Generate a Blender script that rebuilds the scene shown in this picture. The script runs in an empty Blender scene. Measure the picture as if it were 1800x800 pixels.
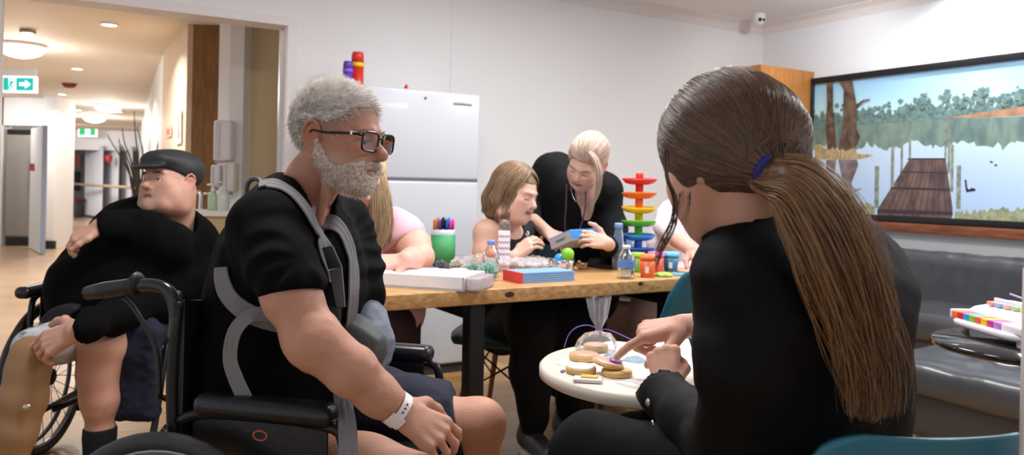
import bpy, math, random
import numpy as np
from math import pi, sin, cos, radians, sqrt
from mathutils import Vector, Matrix
random.seed(7); RNG = np.random.default_rng(11)
SC = bpy.context.scene
COL = SC.collection

# ---------------------------------------------------------------- survey of the place
F = 1350.0; H = 1.11; ROLL = .021; TH = radians(30.65)
CEIL = 2.54
CX, CY = 2.153, 6.674                      # far corner of the room
U = (-cos(TH), -sin(TH)); V = (sin(TH), -cos(TH))   # along back wall (leftwards) / out into the room

def ray(px, py):
    dx = px-900.; dy = py-325.
    return (dx*cos(ROLL)+dy*sin(ROLL))/F, (dx*sin(ROLL)-dy*cos(ROLL))/F
def P(px, py, Y):
    a, b = ray(px, py); return Vector((a*Y, Y, H+b*Y))
def R(a, b, z=0.):
    return Vector((CX+a*U[0]+b*V[0], CY+a*U[1]+b*V[1], z))
def ab(x, y):
    dx = x-CX; dy = y-CY; return dx*U[0]+dy*U[1], dx*V[0]+dy*V[1]
def hitz(px, py, z):
    rx, rz = ray(px, py); t = (z-H)/rz; return Vector((rx*t, t, z))
def hitb(px, py, b=0.):
    rx, rz = ray(px, py); t = (b+CX*V[0]+CY*V[1])/(rx*V[0]+V[1]); a, _ = ab(rx*t, t); return a, H+rz*t
def hita(px, py, a=0.):
    rx, rz = ray(px, py); t = (a+CX*U[0]+CY*U[1])/(rx*U[0]+U[1]); _, b = ab(rx*t, t); return b, H+rz*t

# ---------------------------------------------------------------- materials
def lin(c):
    if isinstance(c, str):
        c = [int(c[i:i+2], 16)/255 for i in (0, 2, 4)]
    return tuple(((v/12.92) if v <= .04045 else ((v+.055)/1.055)**2.4) for v in c)+(1.,)
_M = {}
def mat(name, col, rough=.5, metal=0., bump=0., bscale=60., var=0., vscale=6., col2=None, trans=0., ior=1.45,
        sheen=0., coat=0., emit=0., stretch=None, attr=False, sss=0., spec=None, detail=4., alpha=1.):
    if name in _M: return _M[name]
    m = bpy.data.materials.new(name); m.use_nodes = True; nt = m.node_tree; N = nt.nodes; L = nt.links
    b = N['Principled BSDF']; c = lin(col)
    b.inputs['Base Color'].default_value = c; b.inputs['Roughness'].default_value = rough
    b.inputs['Metallic'].default_value = metal; b.inputs['Transmission Weight'].default_value = trans
    b.inputs['IOR'].default_value = ior; b.inputs['Sheen Weight'].default_value = sheen
    b.inputs['Coat Weight'].default_value = coat; b.inputs['Alpha'].default_value = alpha
    if spec is not None: b.inputs['Specular IOR Level'].default_value = spec
    if emit: b.inputs['Emission Color'].default_value = c; b.inputs['Emission Strength'].default_value = emit
    if sss:
        b.inputs['Subsurface Weight'].default_value = sss; b.inputs['Subsurface Radius'].default_value = (.010, .004, .002)
        b.inputs['Subsurface Scale'].default_value = 1.
    tc = N.new('ShaderNodeTexCoord'); mp = N.new('ShaderNodeMapping'); L.new(tc.outputs['Object'], mp.inputs['Vector'])
    if stretch: mp.inputs['Scale'].default_value = stretch
    src = None
    if attr:
        a = N.new('ShaderNodeAttribute'); a.attribute_name = 'Col'; src = a.outputs['Color']
    if var:
        n = N.new('ShaderNodeTexNoise'); n.inputs['Scale'].default_value = vscale; n.inputs['Detail'].default_value = detail
        L.new(mp.outputs['Vector'], n.inputs['Vector'])
        r = N.new('ShaderNodeValToRGB'); r.color_ramp.elements[0].position = .35; r.color_ramp.elements[1].position = .65
        L.new(n.outputs['Fac'], r.inputs['Fac'])
        mx = N.new('ShaderNodeMix'); mx.data_type = 'RGBA'; mx.blend_type = 'MIX'
        c2 = lin(col2) if col2 else tuple(v*(1-var) for v in c[:3])+(1,)
        L.new(r.outputs['Color'], mx.inputs[0])
        mx.inputs[6].default_value = c; mx.inputs[7].default_value = c2
        if src is not None:
            mx.blend_type = 'MULTIPLY'; L.new(src, mx.inputs[6]); mx.inputs[7].default_value = (1-var, 1-var*1.3, 1-var*1.4, 1)
        src = mx.outputs[2]
    if src is not None: L.new(src, b.inputs['Base Color'])
    if bump:
        n2 = N.new('ShaderNodeTexNoise'); n2.inputs['Scale'].default_value = bscale; n2.inputs['Detail'].default_value = 3
        L.new(mp.outputs['Vector'], n2.inputs['Vector'])
        bp = N.new('ShaderNodeBump'); bp.inputs['Strength'].default_value = min(1., bump); bp.inputs['Distance'].default_value = .004
        L.new(n2.outputs['Fac'], bp.inputs['Height']); L.new(bp.outputs['Normal'], b.inputs['Normal'])
    _M[name] = m; return m

def film(name, tint=(1, 1, 1), base=.10, gloss=.08, bump=.6, bscale=30, blend=.3):
    """thin clear plastic: mostly see-through, glossy on its folds"""
    if name in _M: return _M[name]
    m = bpy.data.materials.new(name); m.use_nodes = True; nt = m.node_tree; N = nt.nodes; L = nt.links
    N.remove(N['Principled BSDF']); out = N['Material Output']
    t = N.new('ShaderNodeBsdfTransparent'); t.inputs['Color'].default_value = tuple(tint)+(1,)
    g = N.new('ShaderNodeBsdfGlossy'); g.inputs['Roughness'].default_value = gloss
    d = N.new('ShaderNodeBsdfDiffuse'); d.inputs['Color'].default_value = (.9*tint[0], .9*tint[1], .9*tint[2], 1)
    lw = N.new('ShaderNodeLayerWeight'); lw.inputs['Blend'].default_value = blend
    tc = N.new('ShaderNodeTexCoord'); n = N.new('ShaderNodeTexNoise'); n.inputs['Scale'].default_value = bscale
    L.new(tc.outputs['Object'], n.inputs['Vector'])
    bp = N.new('ShaderNodeBump'); bp.inputs['Strength'].default_value = bump; bp.inputs['Distance'].default_value = .01
    L.new(n.outputs['Fac'], bp.inputs['Height'])
    for q in (g, d, lw): L.new(bp.outputs['Normal'], q.inputs['Normal'])
    m1 = N.new('ShaderNodeMixShader'); m1.inputs[0].default_value = base; L.new(t.outputs[0], m1.inputs[1]); L.new(d.outputs[0], m1.inputs[2])
    m2 = N.new('ShaderNodeMixShader'); L.new(lw.outputs['Fresnel'], m2.inputs[0]); L.new(m1.outputs[0], m2.inputs[1]); L.new(g.outputs[0], m2.inputs[2])
    L.new(m2.outputs[0], out.inputs['Surface']); _M[name] = m; return m

# ---------------------------------------------------------------- objects
def tag(o, label=None, cat=None, group=None, kind=None):
    if label: o['label'] = label
    if cat: o['category'] = cat
    if group: o['group'] = group
    if kind: o['kind'] = kind
    return o
def thing(name, label, cat, loc=(0, 0, 0), rz=0., group=None):
    o = bpy.data.objects.new(name, None); COL.objects.link(o); o.location = loc; o.rotation_euler = (0, 0, rz)
    o.empty_display_size = .05
    return tag(o, label, cat, group)
def wmat(o):
    m = Matrix.Translation(o.location) @ o.rotation_euler.to_matrix().to_4x4()
    return (wmat(o.parent) @ m) if o.parent else m
def link_mesh(name, me, mats, parent=None, world=True, smooth=None):
    """me in world coordinates when world=True"""
    if not isinstance(mats, (list, tuple)): mats = [mats]
    for m in mats: me.materials.append(m)
    o = bpy.data.objects.new(name, me); COL.objects.link(o)
    if parent is not None:
        o.parent = parent
        if world: me.transform(wmat(parent).inverted())
    if smooth is not None:
        for p in me.polygons: p.use_smooth = smooth
    me.update(); return o
def dup(root, loc, rz=None, label=None, group=None):
    r = root.copy(); COL.objects.link(r); r.location = loc
    if rz is not None: r.rotation_euler = (0, 0, rz)
    if label: r['label'] = label
    if group: r['group'] = group
    for ch in list(root.children):
        c = ch.copy(); COL.objects.link(c); c.parent = r
        for g in ch.children:
            d = g.copy(); COL.objects.link(d); d.parent = c
    return r

def frame_of(d, up=(0, 0, 1)):
    d = Vector(d).normalized(); up = Vector(up)
    s = d.cross(up)
    if s.length < 1e-4: s = d.cross(Vector((1, 0, 0)))
    s.normalize(); return s, s.cross(d).normalized()

class MB:
    def __init__(s, T=None): s.v = []; s.f = []; s.m = []; s.sm = []; s.T = T
    def add(s, vs, fs, mi=0, smooth=False):
        n = len(s.v)
        for p in vs: s.v.append(tuple(s.T @ Vector(p)) if s.T else tuple(p))
        for q in fs: s.f.append([i+n for i in q]); s.m.append(mi); s.sm.append(smooth)
        return s
    def hexa(s, p8, mi=0):   # 4 bottom, 4 top
        return s.add(p8, [(3, 2, 1, 0), (4, 5, 6, 7), (0, 1, 5, 4), (1, 2, 6, 5), (2, 3, 7, 6), (3, 0, 4, 7)], mi)
    def box(s, c, d, mi=0, rz=0., bev=0., R3=None):
        c = Vector(c); x, y, z = d[0]/2, d[1]/2, d[2]/2
        M = R3 if R3 is not None else Matrix.Rotation(rz, 3, 'Z')
        if bev <= 0:
            pts = [(-x, -y, -z), (x, -y, -z), (x, y, -z), (-x, y, -z), (-x, -y, z), (x, -y, z), (x, y, z), (-x, y, z)]
            return s.hexa([c+M @ Vector(p) for p in pts], mi)
        b = min(bev, x*.98, y*.98, z*.98); rings = []
        n = 3
        def ring(r, zz):
            o = []
            for (sx, sy, a0) in ((1, 1, 0), (-1, 1, pi/2), (-1, -1, pi), (1, -1, 1.5*pi)):
                for k in range(n+1):
                    a = a0+k*pi/2/n
                    o.append(c+M @ Vector((sx*(x-b)+r*cos(a), sy*(y-b)+r*sin(a), zz)))
            return o
        for k in range(n+1): a = k*pi/2/n; rings.append(ring(b*sin(a), -z+b-b*cos(a)))
        for k in range(n+1): a = k*pi/2/n; rings.append(ring(b*cos(a), z-b+b*sin(a)))
        return s.rings(rings, True, mi, True)
    def rings(s, rings, caps=True, mi=0, smooth=True, closed=True):
        n = len(rings[0]); vs = [p for r in rings for p in r]; fs = []
        for i in range(len(rings)-1):
            for j in range(n if closed else n-1):
                k = (j+1) % n; fs.append((i*n+j, i*n+k, (i+1)*n+k, (i+1)*n+j))
        if caps: fs.append(tuple(range(n-1, -1, -1))); fs.append(tuple((len(rings)-1)*n+j for j in range(n)))
        return s.add(vs, fs, mi, smooth)
    def lathe(s, c, prof, n=24, mi=0, axis=(0, 0, 1), caps=True, smooth=True):
        c = Vector(c); ax = Vector(axis).normalized(); e1, e2 = frame_of(ax, (0, 0, 1) if abs(ax.z) < .9 else (1, 0, 0))
        rs = [[c+ax*z+(e1*cos(2*pi*k/n)+e2*sin(2*pi*k/n))*max(r, 1e-5) for k in range(n)] for r, z in prof]
        return s.rings(rs, caps, mi, smooth)
    def cyl(s, a, b, r, r2=None, n=12, mi=0):
        a = Vector(a); b = Vector(b); L = (b-a).length
        return s.lathe(a, [(r, 0), (r2 if r2 is not None else r, L)], n, mi, b-a)
    def tube(s, pts, r, n=8, mi=0, closed=False, flat=None):
        """swept tube; r number or list; flat=(w,t,normal) makes a strap"""
        pts = [Vector(p) for p in pts]; m = len(pts); rs = []
        up = None
        for i, p in enumerate(pts):
            t = (pts[(i+1) % m]-pts[i-1]) if (closed or 0 < i < m-1) else (pts[1]-pts[0] if i == 0 else pts[-1]-pts[-2])
            t.normalize()
            if up is None: e1, e2 = frame_of(t, (0, 0, 1) if abs(t.z) < .9 else (1, 0, 0))
            else:
                e1 = (up-t*up.dot(t)).normalized(); e2 = e1.cross(t)
            up = e1; q = r[i] if isinstance(r, (list, tuple)) else r
            rs.append([p+(e1*cos(2*pi*k/n)+e2*sin(2*pi*k/n))*q for k in range(n)])
        if closed: rs.append(rs[0])
        return s.rings(rs, not closed, mi, True)
    def strap(s, pts, w, t, normals, mi=0):
        pts = [Vector(p) for p in pts]; m = len(pts); rs = []
        if not isinstance(normals, list): normals = [normals]*m
        for i, p in enumerate(pts):
            d = (pts[min(i+1, m-1)]-pts[max(i-1, 0)]).normalized(); nn = Vector(normals[i]); nn = (nn-d*nn.dot(d)).normalized()
            e = d.cross(nn); q = w[i] if isinstance(w, (list, tuple)) else w
            pr = [(-.5, -.3), (-.48, .5), (-.3, .5), (-.26, .3), (-.1, .3), (-.06, .5), (.06, .5), (.1, .3), (.26, .3), (.3, .5), (.48, .5), (.5, -.3), (0, -.5)]
            rs.append([p+e*(a*q)+nn*(b*t) for a, b in pr])
        return s.rings(rs, True, mi, False)
    def ball(s, c, r, n=16, mi=0, R3=None):
        if not isinstance(r, (list, tuple)): r = (r, r, r)
        c = Vector(c); M = R3 if R3 is not None else Matrix.Identity(3); m = max(6, n//2); rs = []
        for i in range(m+1):
            a = -pi/2+pi*i/m; q = max(cos(a), 1e-4)
            rs.append([c+M @ Vector((r[0]*q*cos(2*pi*k/n), r[1]*q*sin(2*pi*k/n), r[2]*sin(a))) for k in range(n)])
        return s.rings(rs, True, mi, True)
    def prism(s, poly, off, mi=0, smooth=False):
        """poly list of 3D points, extruded by vector off"""
        n = len(poly); off = Vector(off); poly = [Vector(p) for p in poly]
        vs = poly+[p+off for p in poly]
        fs = [tuple(range(n-1, -1, -1)), tuple(range(n, 2*n))]+[(i, (i+1) % n, n+(i+1) % n, n+i) for i in range(n)]
        return s.add(vs, fs, mi, smooth)
    def build(s, name, mats, parent=None, world=True):
        me = bpy.data.meshes.new(name); me.from_pydata(s.v, [], s.f)
        me.polygons.foreach_set('material_index', s.m); me.polygons.foreach_set('use_smooth', s.sm)
        o = link_mesh(name, me, mats, parent, world)
        return o
def fixn(o):
    import bmesh
    bm = bmesh.new(); bm.from_mesh(o.data); bmesh.ops.recalc_face_normals(bm, faces=bm.faces); bm.to_mesh(o.data); bm.free(); return o

def rbox(a0, a1, b0, b1, z0, z1):
    """eight corners of a box lined up with the room"""
    return [R(a0, b0, z0), R(a1, b0, z0), R(a1, b1, z0), R(a0, b1, z0), R(a0, b0, z1), R(a1, b0, z1), R(a1, b1, z1), R(a0, b1, z1)]
def cr(pts, n=8, closed=False):
    """Catmull-Rom through points"""
    pts = [Vector(p) for p in pts]; m = len(pts); o = []
    rng = range(m if closed else m-1)
    for i in rng:
        g = lambda k: pts[k % m] if closed else pts[min(max(k, 0), m-1)]
        p0, p1, p2, p3 = g(i-1), g(i), g(i+1), g(i+2)
        for j in range(n):
            t = j/n
            o.append(.5*((2*p1)+(p2-p0)*t+(2*p0-5*p1+4*p2-p3)*t*t+(3*p1-p0-3*p2+p3)*t**3))
    if not closed: o.append(pts[-1])
    return o

# ---------------------------------------------------------------- distance-field modelling (bodies, cloth)
def vnoise(x, y, z, seed=0):
    r = np.random.default_rng(seed); T = r.random((32, 32, 32)).astype(np.float32)*2-1
    xi = np.floor(x).astype(int); yi = np.floor(y).astype(int); zi = np.floor(z).astype(int)
    fx = x-xi; fy = y-yi; fz = z-zi
    fx = fx*fx*(3-2*fx); fy = fy*fy*(3-2*fy); fz = fz*fz*(3-2*fz); o = 0
    for i in (0, 1):
        for j in (0, 1):
            for k in (0, 1):
                o = o+T[(xi+i) % 32, (yi+j) % 32, (zi+k) % 32]*(fx if i else 1-fx)*(fy if j else 1-fy)*(fz if k else 1-fz)
    return o
class G:
    def __init__(s, lo, hi, res):
        s.lo = np.array(lo, float); s.res = res; n = np.ceil((np.array(hi)-s.lo)/res).astype(int)+1
        s.n = n; s.D = np.full(n, .5, np.float32)
        s.ax = [(s.lo[i]+np.arange(n[i])*res).astype(np.float32) for i in range(3)]
    def ap(s, fn, lo, hi, k=.01, mode='u'):
        sl = []; m = k+2.5*s.res
        for i in range(3):
            a = max(0, int(math.floor((lo[i]-m-s.lo[i])/s.res))); b = min(s.n[i], int(math.ceil((hi[i]+m-s.lo[i])/s.res))+1)
            if a >= b: return s
            sl.append(slice(a, b))
        sl = tuple(sl); x = s.ax[0][sl[0]][:, None, None]; y = s.ax[1][sl[1]][None, :, None]; z = s.ax[2][sl[2]][None, None, :]
        d = fn(x, y, z); A = s.D[sl]; k = max(k, 1e-6)
        if mode == 'u': h = np.maximum(k-np.abs(A-d), 0)/k; s.D[sl] = np.minimum(A, d)-h*h*k*.25
        elif mode == 's': d = -d; h = np.maximum(k-np.abs(A-d), 0)/k; s.D[sl] = np.maximum(A, d)+h*h*k*.25
        elif mode == 'd': s.D[sl] = A+d
        return s
    def cone(s, a, b, ra, rb, k=.02, mode='u', flat=None):
        a = np.array(a, float); b = np.array(b, float); d = b-a; L2 = max(float(d@d), 1e-9); r = max(ra, rb)
        fa = np.array(flat[0], float)/np.linalg.norm(flat[0]) if flat else None
        def fn(x, y, z):
            px = x-a[0]; py = y-a[1]; pz = z-a[2]
            dd = d; l2 = L2; q = 1.
            if fa is not None:
                w = (px*fa[0]+py*fa[1]+pz*fa[2])*(1/flat[1]-1); px = px+w*fa[0]; py = py+w*fa[1]; pz = pz+w*fa[2]
                dd = d+fa*(d@fa)*(1/flat[1]-1); l2 = max(dd@dd, 1e-9); q = flat[1]
            t = np.clip((px*dd[0]+py*dd[1]+pz*dd[2])/l2, 0, 1)
            e = np.sqrt((px-t*dd[0])**2+(py-t*dd[1])**2+(pz-t*dd[2])**2)-(ra+(rb-ra)*t)
            return e*(q**.5)
        return s.ap(fn, np.minimum(a, b)-r, np.maximum(a, b)+r, k, mode)
    def chain(s, pts, rs, k=.02, mode='u', flat=None):
        for i in range(len(pts)-1): s.cone(pts[i], pts[i+1], rs[i], rs[i+1], k, mode, flat)
        return s
    def ell(s, c, r, M=None, k=.02, mode='u'):
        c = np.array(c, float); M = np.eye(3) if M is None else np.array(M); rm = max(r); q = min(r)
        def fn(x, y, z):
            px = x-c[0]; py = y-c[1]; pz = z-c[2]
            l = [px*M[0, i]+py*M[1, i]+pz*M[2, i] for i in range(3)]
            k0 = np.sqrt((l[0]/r[0])**2+(l[1]/r[1])**2+(l[2]/r[2])**2)
            k1 = np.sqrt((l[0]/r[0]**2)**2+(l[1]/r[1]**2)**2+(l[2]/r[2]**2)**2)+1e-6
            return k0*(k0-1)/k1
        return s.ap(fn, c-rm, c+rm, k, mode)
    def box(s, c, h, M=None, rr=.01, k=.01, mode='u'):
        c = np.array(c, float); M = np.eye(3) if M is None else np.array(M); rm = float(np.linalg.norm(h))
        def fn(x, y, z):
            px = x-c[0]; py = y-c[1]; pz = z-c[2]
            q = [np.abs(px*M[0, i]+py*M[1, i]+pz*M[2, i])-h[i]+rr for i in range(3)]
            return np.sqrt(sum(np.maximum(t, 0)**2 for t in q))+np.minimum(np.maximum(np.maximum(q[0], q[1]), q[2]), 0)-rr
        return s.ap(fn, c-rm, c+rm, k, mode)
    def cut(s, p, n, k=.004):
        """remove everything on the side n points to"""
        p = np.array(p, float); n = np.array(n, float)/np.linalg.norm(n)
        x, y, z = np.ix_(*s.ax); d = (x-p[0])*n[0]+(y-p[1])*n[1]+(z-p[2])*n[2]
        A = s.D; h = np.maximum(k-np.abs(A-d), 0)/k; s.D = (np.maximum(A, d)+h*h*k*.25).astype(np.float32); return s
    def disp(s, fn, band=.06):
        I = np.nonzero(np.abs(s.D) < band)
        x = s.ax[0][I[0]]; y = s.ax[1][I[1]]; z = s.ax[2][I[2]]
        s.D[I] += fn(x, y, z).astype(np.float32); return s
    def folds(s, amp, sc, seed, stretch=(1, 1, 1)):
        return s.disp(lambda x, y, z: amp*(vnoise(x*sc*stretch[0]+50, y*sc*stretch[1]+50, z*sc*stretch[2]+50, seed)
                      + .5*np.abs(vnoise(x*sc*2.1*stretch[0]+50, y*sc*2.1*stretch[1]+50, z*sc*2.1*stretch[2]+50, seed+1))))
    def nets(s):
        D = s.D; nx, ny, nz = D.shape
        for ax in range(3):
            for e in (0, -1):
                q = [slice(None)]*3; q[ax] = e; D[tuple(q)] = np.maximum(D[tuple(q)], s.res*.5)
        I = D < 0
        c = I[:-1, :-1, :-1].astype(np.int8)
        offs = [(i, j, k) for i in (0, 1) for j in (0, 1) for k in (0, 1)]
        c = sum(I[i:nx-1+i, j:ny-1+j, k:nz-1+k].astype(np.int8) for i, j, k in offs)
        act = (c > 0) & (c < 8); ii, jj, kk = np.nonzero(act); n = len(ii)
        idx = np.full(act.shape, -1, np.int32); idx[ii, jj, kk] = np.arange(n)
        val = np.stack([D[ii+i, jj+j, kk+k] for i, j, k in offs], 1); acc = np.zeros((n, 3)); cnt = np.zeros(n)
        for a in range(8):
            for b in range(a+1, 8):
                oa, ob = np.array(offs[a]), np.array(offs[b])
                if np.abs(oa-ob).sum() != 1: continue
                va, vb = val[:, a], val[:, b]; m = (va < 0) != (vb < 0)
                t = np.where(m, va/np.where(m, va-vb, 1), 0)
                acc += np.where(m[:, None], oa+(ob-oa)*t[:, None], 0); cnt += m
        pos = s.lo+(np.stack([ii, jj, kk], 1)+acc/cnt[:, None])*s.res
        Q = []
        for ax in range(3):
            a = [slice(None)]*3; b = [slice(None)]*3; a[ax] = slice(0, -1); b[ax] = slice(1, None)
            A = I[tuple(a)]; B = I[tuple(b)]; e = np.argwhere(A != B)
            o1, o2 = (ax+1) % 3, (ax+2) % 3
            e = e[(e[:, o1] > 0) & (e[:, o2] > 0) & (e[:, o1] < D.shape[o1]-1) & (e[:, o2] < D.shape[o2]-1)]
            ins = I[e[:, 0], e[:, 1], e[:, 2]]
            def cell(d1, d2):
                q = e.copy(); q[:, o1] -= d1; q[:, o2] -= d2; return idx[q[:, 0], q[:, 1], q[:, 2]]
            q = np.stack([cell(1, 1), cell(0, 1), cell(0, 0), cell(1, 0)], 1)
            q[~ins] = q[~ins][:, ::-1]; Q.append(q)
        Q = np.concatenate(Q); Q = Q[(Q >= 0).all(1)]
        return pos, Q
def relax(pos, Q, it=1, lam=.5):
    n = len(pos)
    for _ in range(it):
        acc = np.zeros_like(pos); cnt = np.zeros(n)
        for a in range(4):
            b = (a+1) % 4
            for i in range(3): acc[:, i] += np.bincount(Q[:, a], pos[Q[:, b], i], n)+np.bincount(Q[:, b], pos[Q[:, a], i], n)
            cnt += np.bincount(Q[:, a], minlength=n)+np.bincount(Q[:, b], minlength=n)
        pos = pos*(1-lam)+acc/np.maximum(cnt, 1)[:, None]*lam
    return pos
def np_mesh(name, pos, Q, mats, parent=None, col=None, smooth=True, mi=None):
    me = bpy.data.meshes.new(name); n = len(pos); k = Q.shape[1]; m = len(Q)
    me.vertices.add(n); me.vertices.foreach_set('co', np.asarray(pos, np.float32).ravel())
    me.loops.add(m*k); me.loops.foreach_set('vertex_index', Q.astype(np.int32).ravel())
    me.polygons.add(m); me.polygons.foreach_set('loop_start', np.arange(m, dtype=np.int32)*k)
    me.polygons.foreach_set('loop_total', np.full(m, k, np.int32))
    me.polygons.foreach_set('use_smooth', np.full(m, smooth))
    if mi is not None: me.polygons.foreach_set('material_index', mi.astype(np.int32))
    me.update(calc_edges=True)
    if col is not None:
        a = me.color_attributes.new('Col', 'FLOAT_COLOR', 'POINT')
        c = np.ones((n, 4), np.float32); c[:, :3] = col; a.data.foreach_set('color', c.ravel())
    return link_mesh(name, me, mats, parent)
def sdf_obj(name, grids, mats, parent=None, colf=None, it=1):
    P_, Q_, n = [], [], 0
    for g in (grids if isinstance(grids, list) else [grids]):
        p, q = g.nets(); p = relax(p, q, it); P_.append(p); Q_.append(q+n); n += len(p)
    p = np.concatenate(P_); q = np.concatenate(Q_)
    return np_mesh(name, p, q, mats, parent, colf(p) if colf else None)
_SP = {}
def smat(name, c1, c2, rough=.4):
    """hair material: every strand gets its own shade between two colours"""
    m = mat(name, c1, rough, attr=True, spec=.5); _SP[m.name] = (np.array(lin(c1)[:3]), np.array(lin(c2)[:3])); return m
def strands(name, S, r, mats, parent=None, col=None, tip=.35, root=1.):
    """S (N,K,3) centre lines -> three-sided hairs in one mesh"""
    S = np.asarray(S, np.float64); N_, K, _ = S.shape
    t = np.gradient(S, axis=1); t /= np.linalg.norm(t, axis=2, keepdims=True)+1e-9
    ref = RNG.normal(size=(N_, 1, 3)); e1 = np.cross(t, ref); e1 /= np.linalg.norm(e1, axis=2, keepdims=True)+1e-9; e2 = np.cross(t, e1)
    w = np.linspace(root, tip, K)[None, :, None]*r*(RNG.uniform(.7, 1.3, (N_, 1, 1)))
    R_ = np.stack([S+w*(e1*cos(a)+e2*sin(a)) for a in (0, 2*pi/3, 4*pi/3)], 2)  # N,K,3,3
    pos = R_.reshape(-1, 3); base = (np.arange(N_)*K*3)[:, None, None]; kk = (np.arange(K-1)*3)[None, :, None]; j = np.arange(3)[None, None, :]
    a = base+kk+j; b = base+kk+(j+1) % 3; Q = np.stack([a, b, b+3, a+3], -1).reshape(-1, 4)
    c = None
    if col is None and mats.name in _SP:
        a_, b_ = _SP[mats.name]; col = a_+(b_-a_)*(RNG.random((N_, 1))**1.6)
    if col is not None: c = np.repeat(np.asarray(col), K*3, axis=0)
    return np_mesh(name, pos, Q, mats, parent, c)

class Fr:
    """local frame: x right, y forward, z up"""
    def __init__(s, o, fwd, up=(0, 0, 1), sc=1.):
        s.o = np.array(o, float); f = np.array(fwd, float); f /= np.linalg.norm(f); u = np.array(up, float)
        x = np.cross(f, u); x /= np.linalg.norm(x); u = np.cross(x, f); s.M = np.stack([x, f, u], 1); s.sc = sc
    def p(s, *l): return s.o+s.M@(np.array(l, float)*s.sc)
    def inv(s, P_): return (P_-s.o)@s.M/s.sc

def lift_out(S, g, off=.0015, it=3):
    """push hair points out of a distance-field surface"""
    S = np.array(S, float); sh = S.shape; Q = S.reshape(-1, 3)
    for _ in range(it):
        f = (Q-g.lo)/g.res; k = np.clip(np.round(f).astype(int), 1, np.array(g.n)-2); d = g.D[k[:, 0], k[:, 1], k[:, 2]]
        n = np.stack([g.D[k[:, 0]+1, k[:, 1], k[:, 2]]-g.D[k[:, 0]-1, k[:, 1], k[:, 2]], g.D[k[:, 0], k[:, 1]+1, k[:, 2]]-g.D[k[:, 0], k[:, 1]-1, k[:, 2]], g.D[k[:, 0], k[:, 1], k[:, 2]+1]-g.D[k[:, 0], k[:, 1], k[:, 2]-1]], 1)
        n /= np.linalg.norm(n, axis=1, keepdims=True)+1e-6; d = d+((f-k)*n).sum(1)*g.res
        Q = Q+n*np.maximum(off-d, 0)[:, None]
    return Q.reshape(sh)
# ================================================================ camera, world, light
cam = bpy.data.cameras.new('camera'); camo = bpy.data.objects.new('camera', cam); COL.objects.link(camo)
cam.lens = 27.0; cam.sensor_width = 36.; cam.shift_y = -75/1800.; cam.clip_start = .05; cam.clip_end = 80
camo.matrix_world = Matrix.Translation((0, 0, H)) @ Matrix.Rotation(pi/2, 4, 'X') @ Matrix.Rotation(ROLL, 4, 'Z')
cam.dof.use_dof = True; cam.dof.focus_distance = 1.7; cam.dof.aperture_fstop = 5.0
SC.camera = camo
SC.view_settings.view_transform = 'Standard'; SC.view_settings.look = 'None'; SC.view_settings.gamma = 1.
SC.view_settings.use_curve_mapping = False; SC.view_settings.exposure = 0.12
w = bpy.data.worlds.new('world'); SC.world = w; w.use_nodes = True
w.node_tree.nodes['Background'].inputs[0].default_value = (.88, .93, 1, 1); w.node_tree.nodes['Background'].inputs[1].default_value = .72

def area(name, loc, size, power, col=(1, 1, 1), rot=(0, 0, 0), spread=pi, shape='DISK'):
    l = bpy.data.lights.new(name, 'AREA'); l.shape = shape; l.size = size; l.energy = power; l.color = col; l.spread = spread
    o = bpy.data.objects.new(name, l); COL.objects.link(o); o.location = loc; o.rotation_euler = rot; return o

M_lamp = mat('lamp_glow', 'fff6ea', emit=9.)
M_lampc = mat('lamp_glow_cool', 'ffffff', emit=7.)
M_white = mat('white_plastic', 'e6e6e8', .4)
def downlight(loc, r, label, power, col=(1, .96, .9), spread=pi*.8, group=None):
    t = thing('ceiling_downlight', label, 'light', loc, 0, group)
    mb = MB(); mb.lathe(Vector(loc)-Vector((0, 0, .012)), [(r*1.25, .012), (r*1.25, .004), (r*1.2, 0), (r, 0), (r, .006)], 24); mb.build('trim_ring', M_white, t)
    mb = MB(); mb.lathe(Vector(loc)-Vector((0, 0, .008)), [(r, .006), (r, 0), (r*.6, -.004), (0.001, -.006)], 24); mb.build('lamp', M_lamp, t)
    if power:
        o = area('downlight_lamp', Vector(loc)-Vector((0, 0, .03)), r*2, power, col, (0, 0, 0), spread)
    return t

# ================================================================ shell of the room
M_wall = mat('wall_paint', 'e9e8e8', .7, bump=.06, bscale=180)
M_wallr = mat('wall_paint_cool', 'e6e8ec', .7, bump=.06, bscale=180)
M_trim = mat('trim_paint', 'e6e0de', .45)
M_ceil = mat('ceiling_paint', 'f4f5f8', .8)
M_ceilc = mat('corridor_ceiling', 'd9cdbd', .75)
def struct(name, mb, m, parent=None):
    o = mb.build(name, m, parent); o['kind'] = 'structure'; return o

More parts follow.
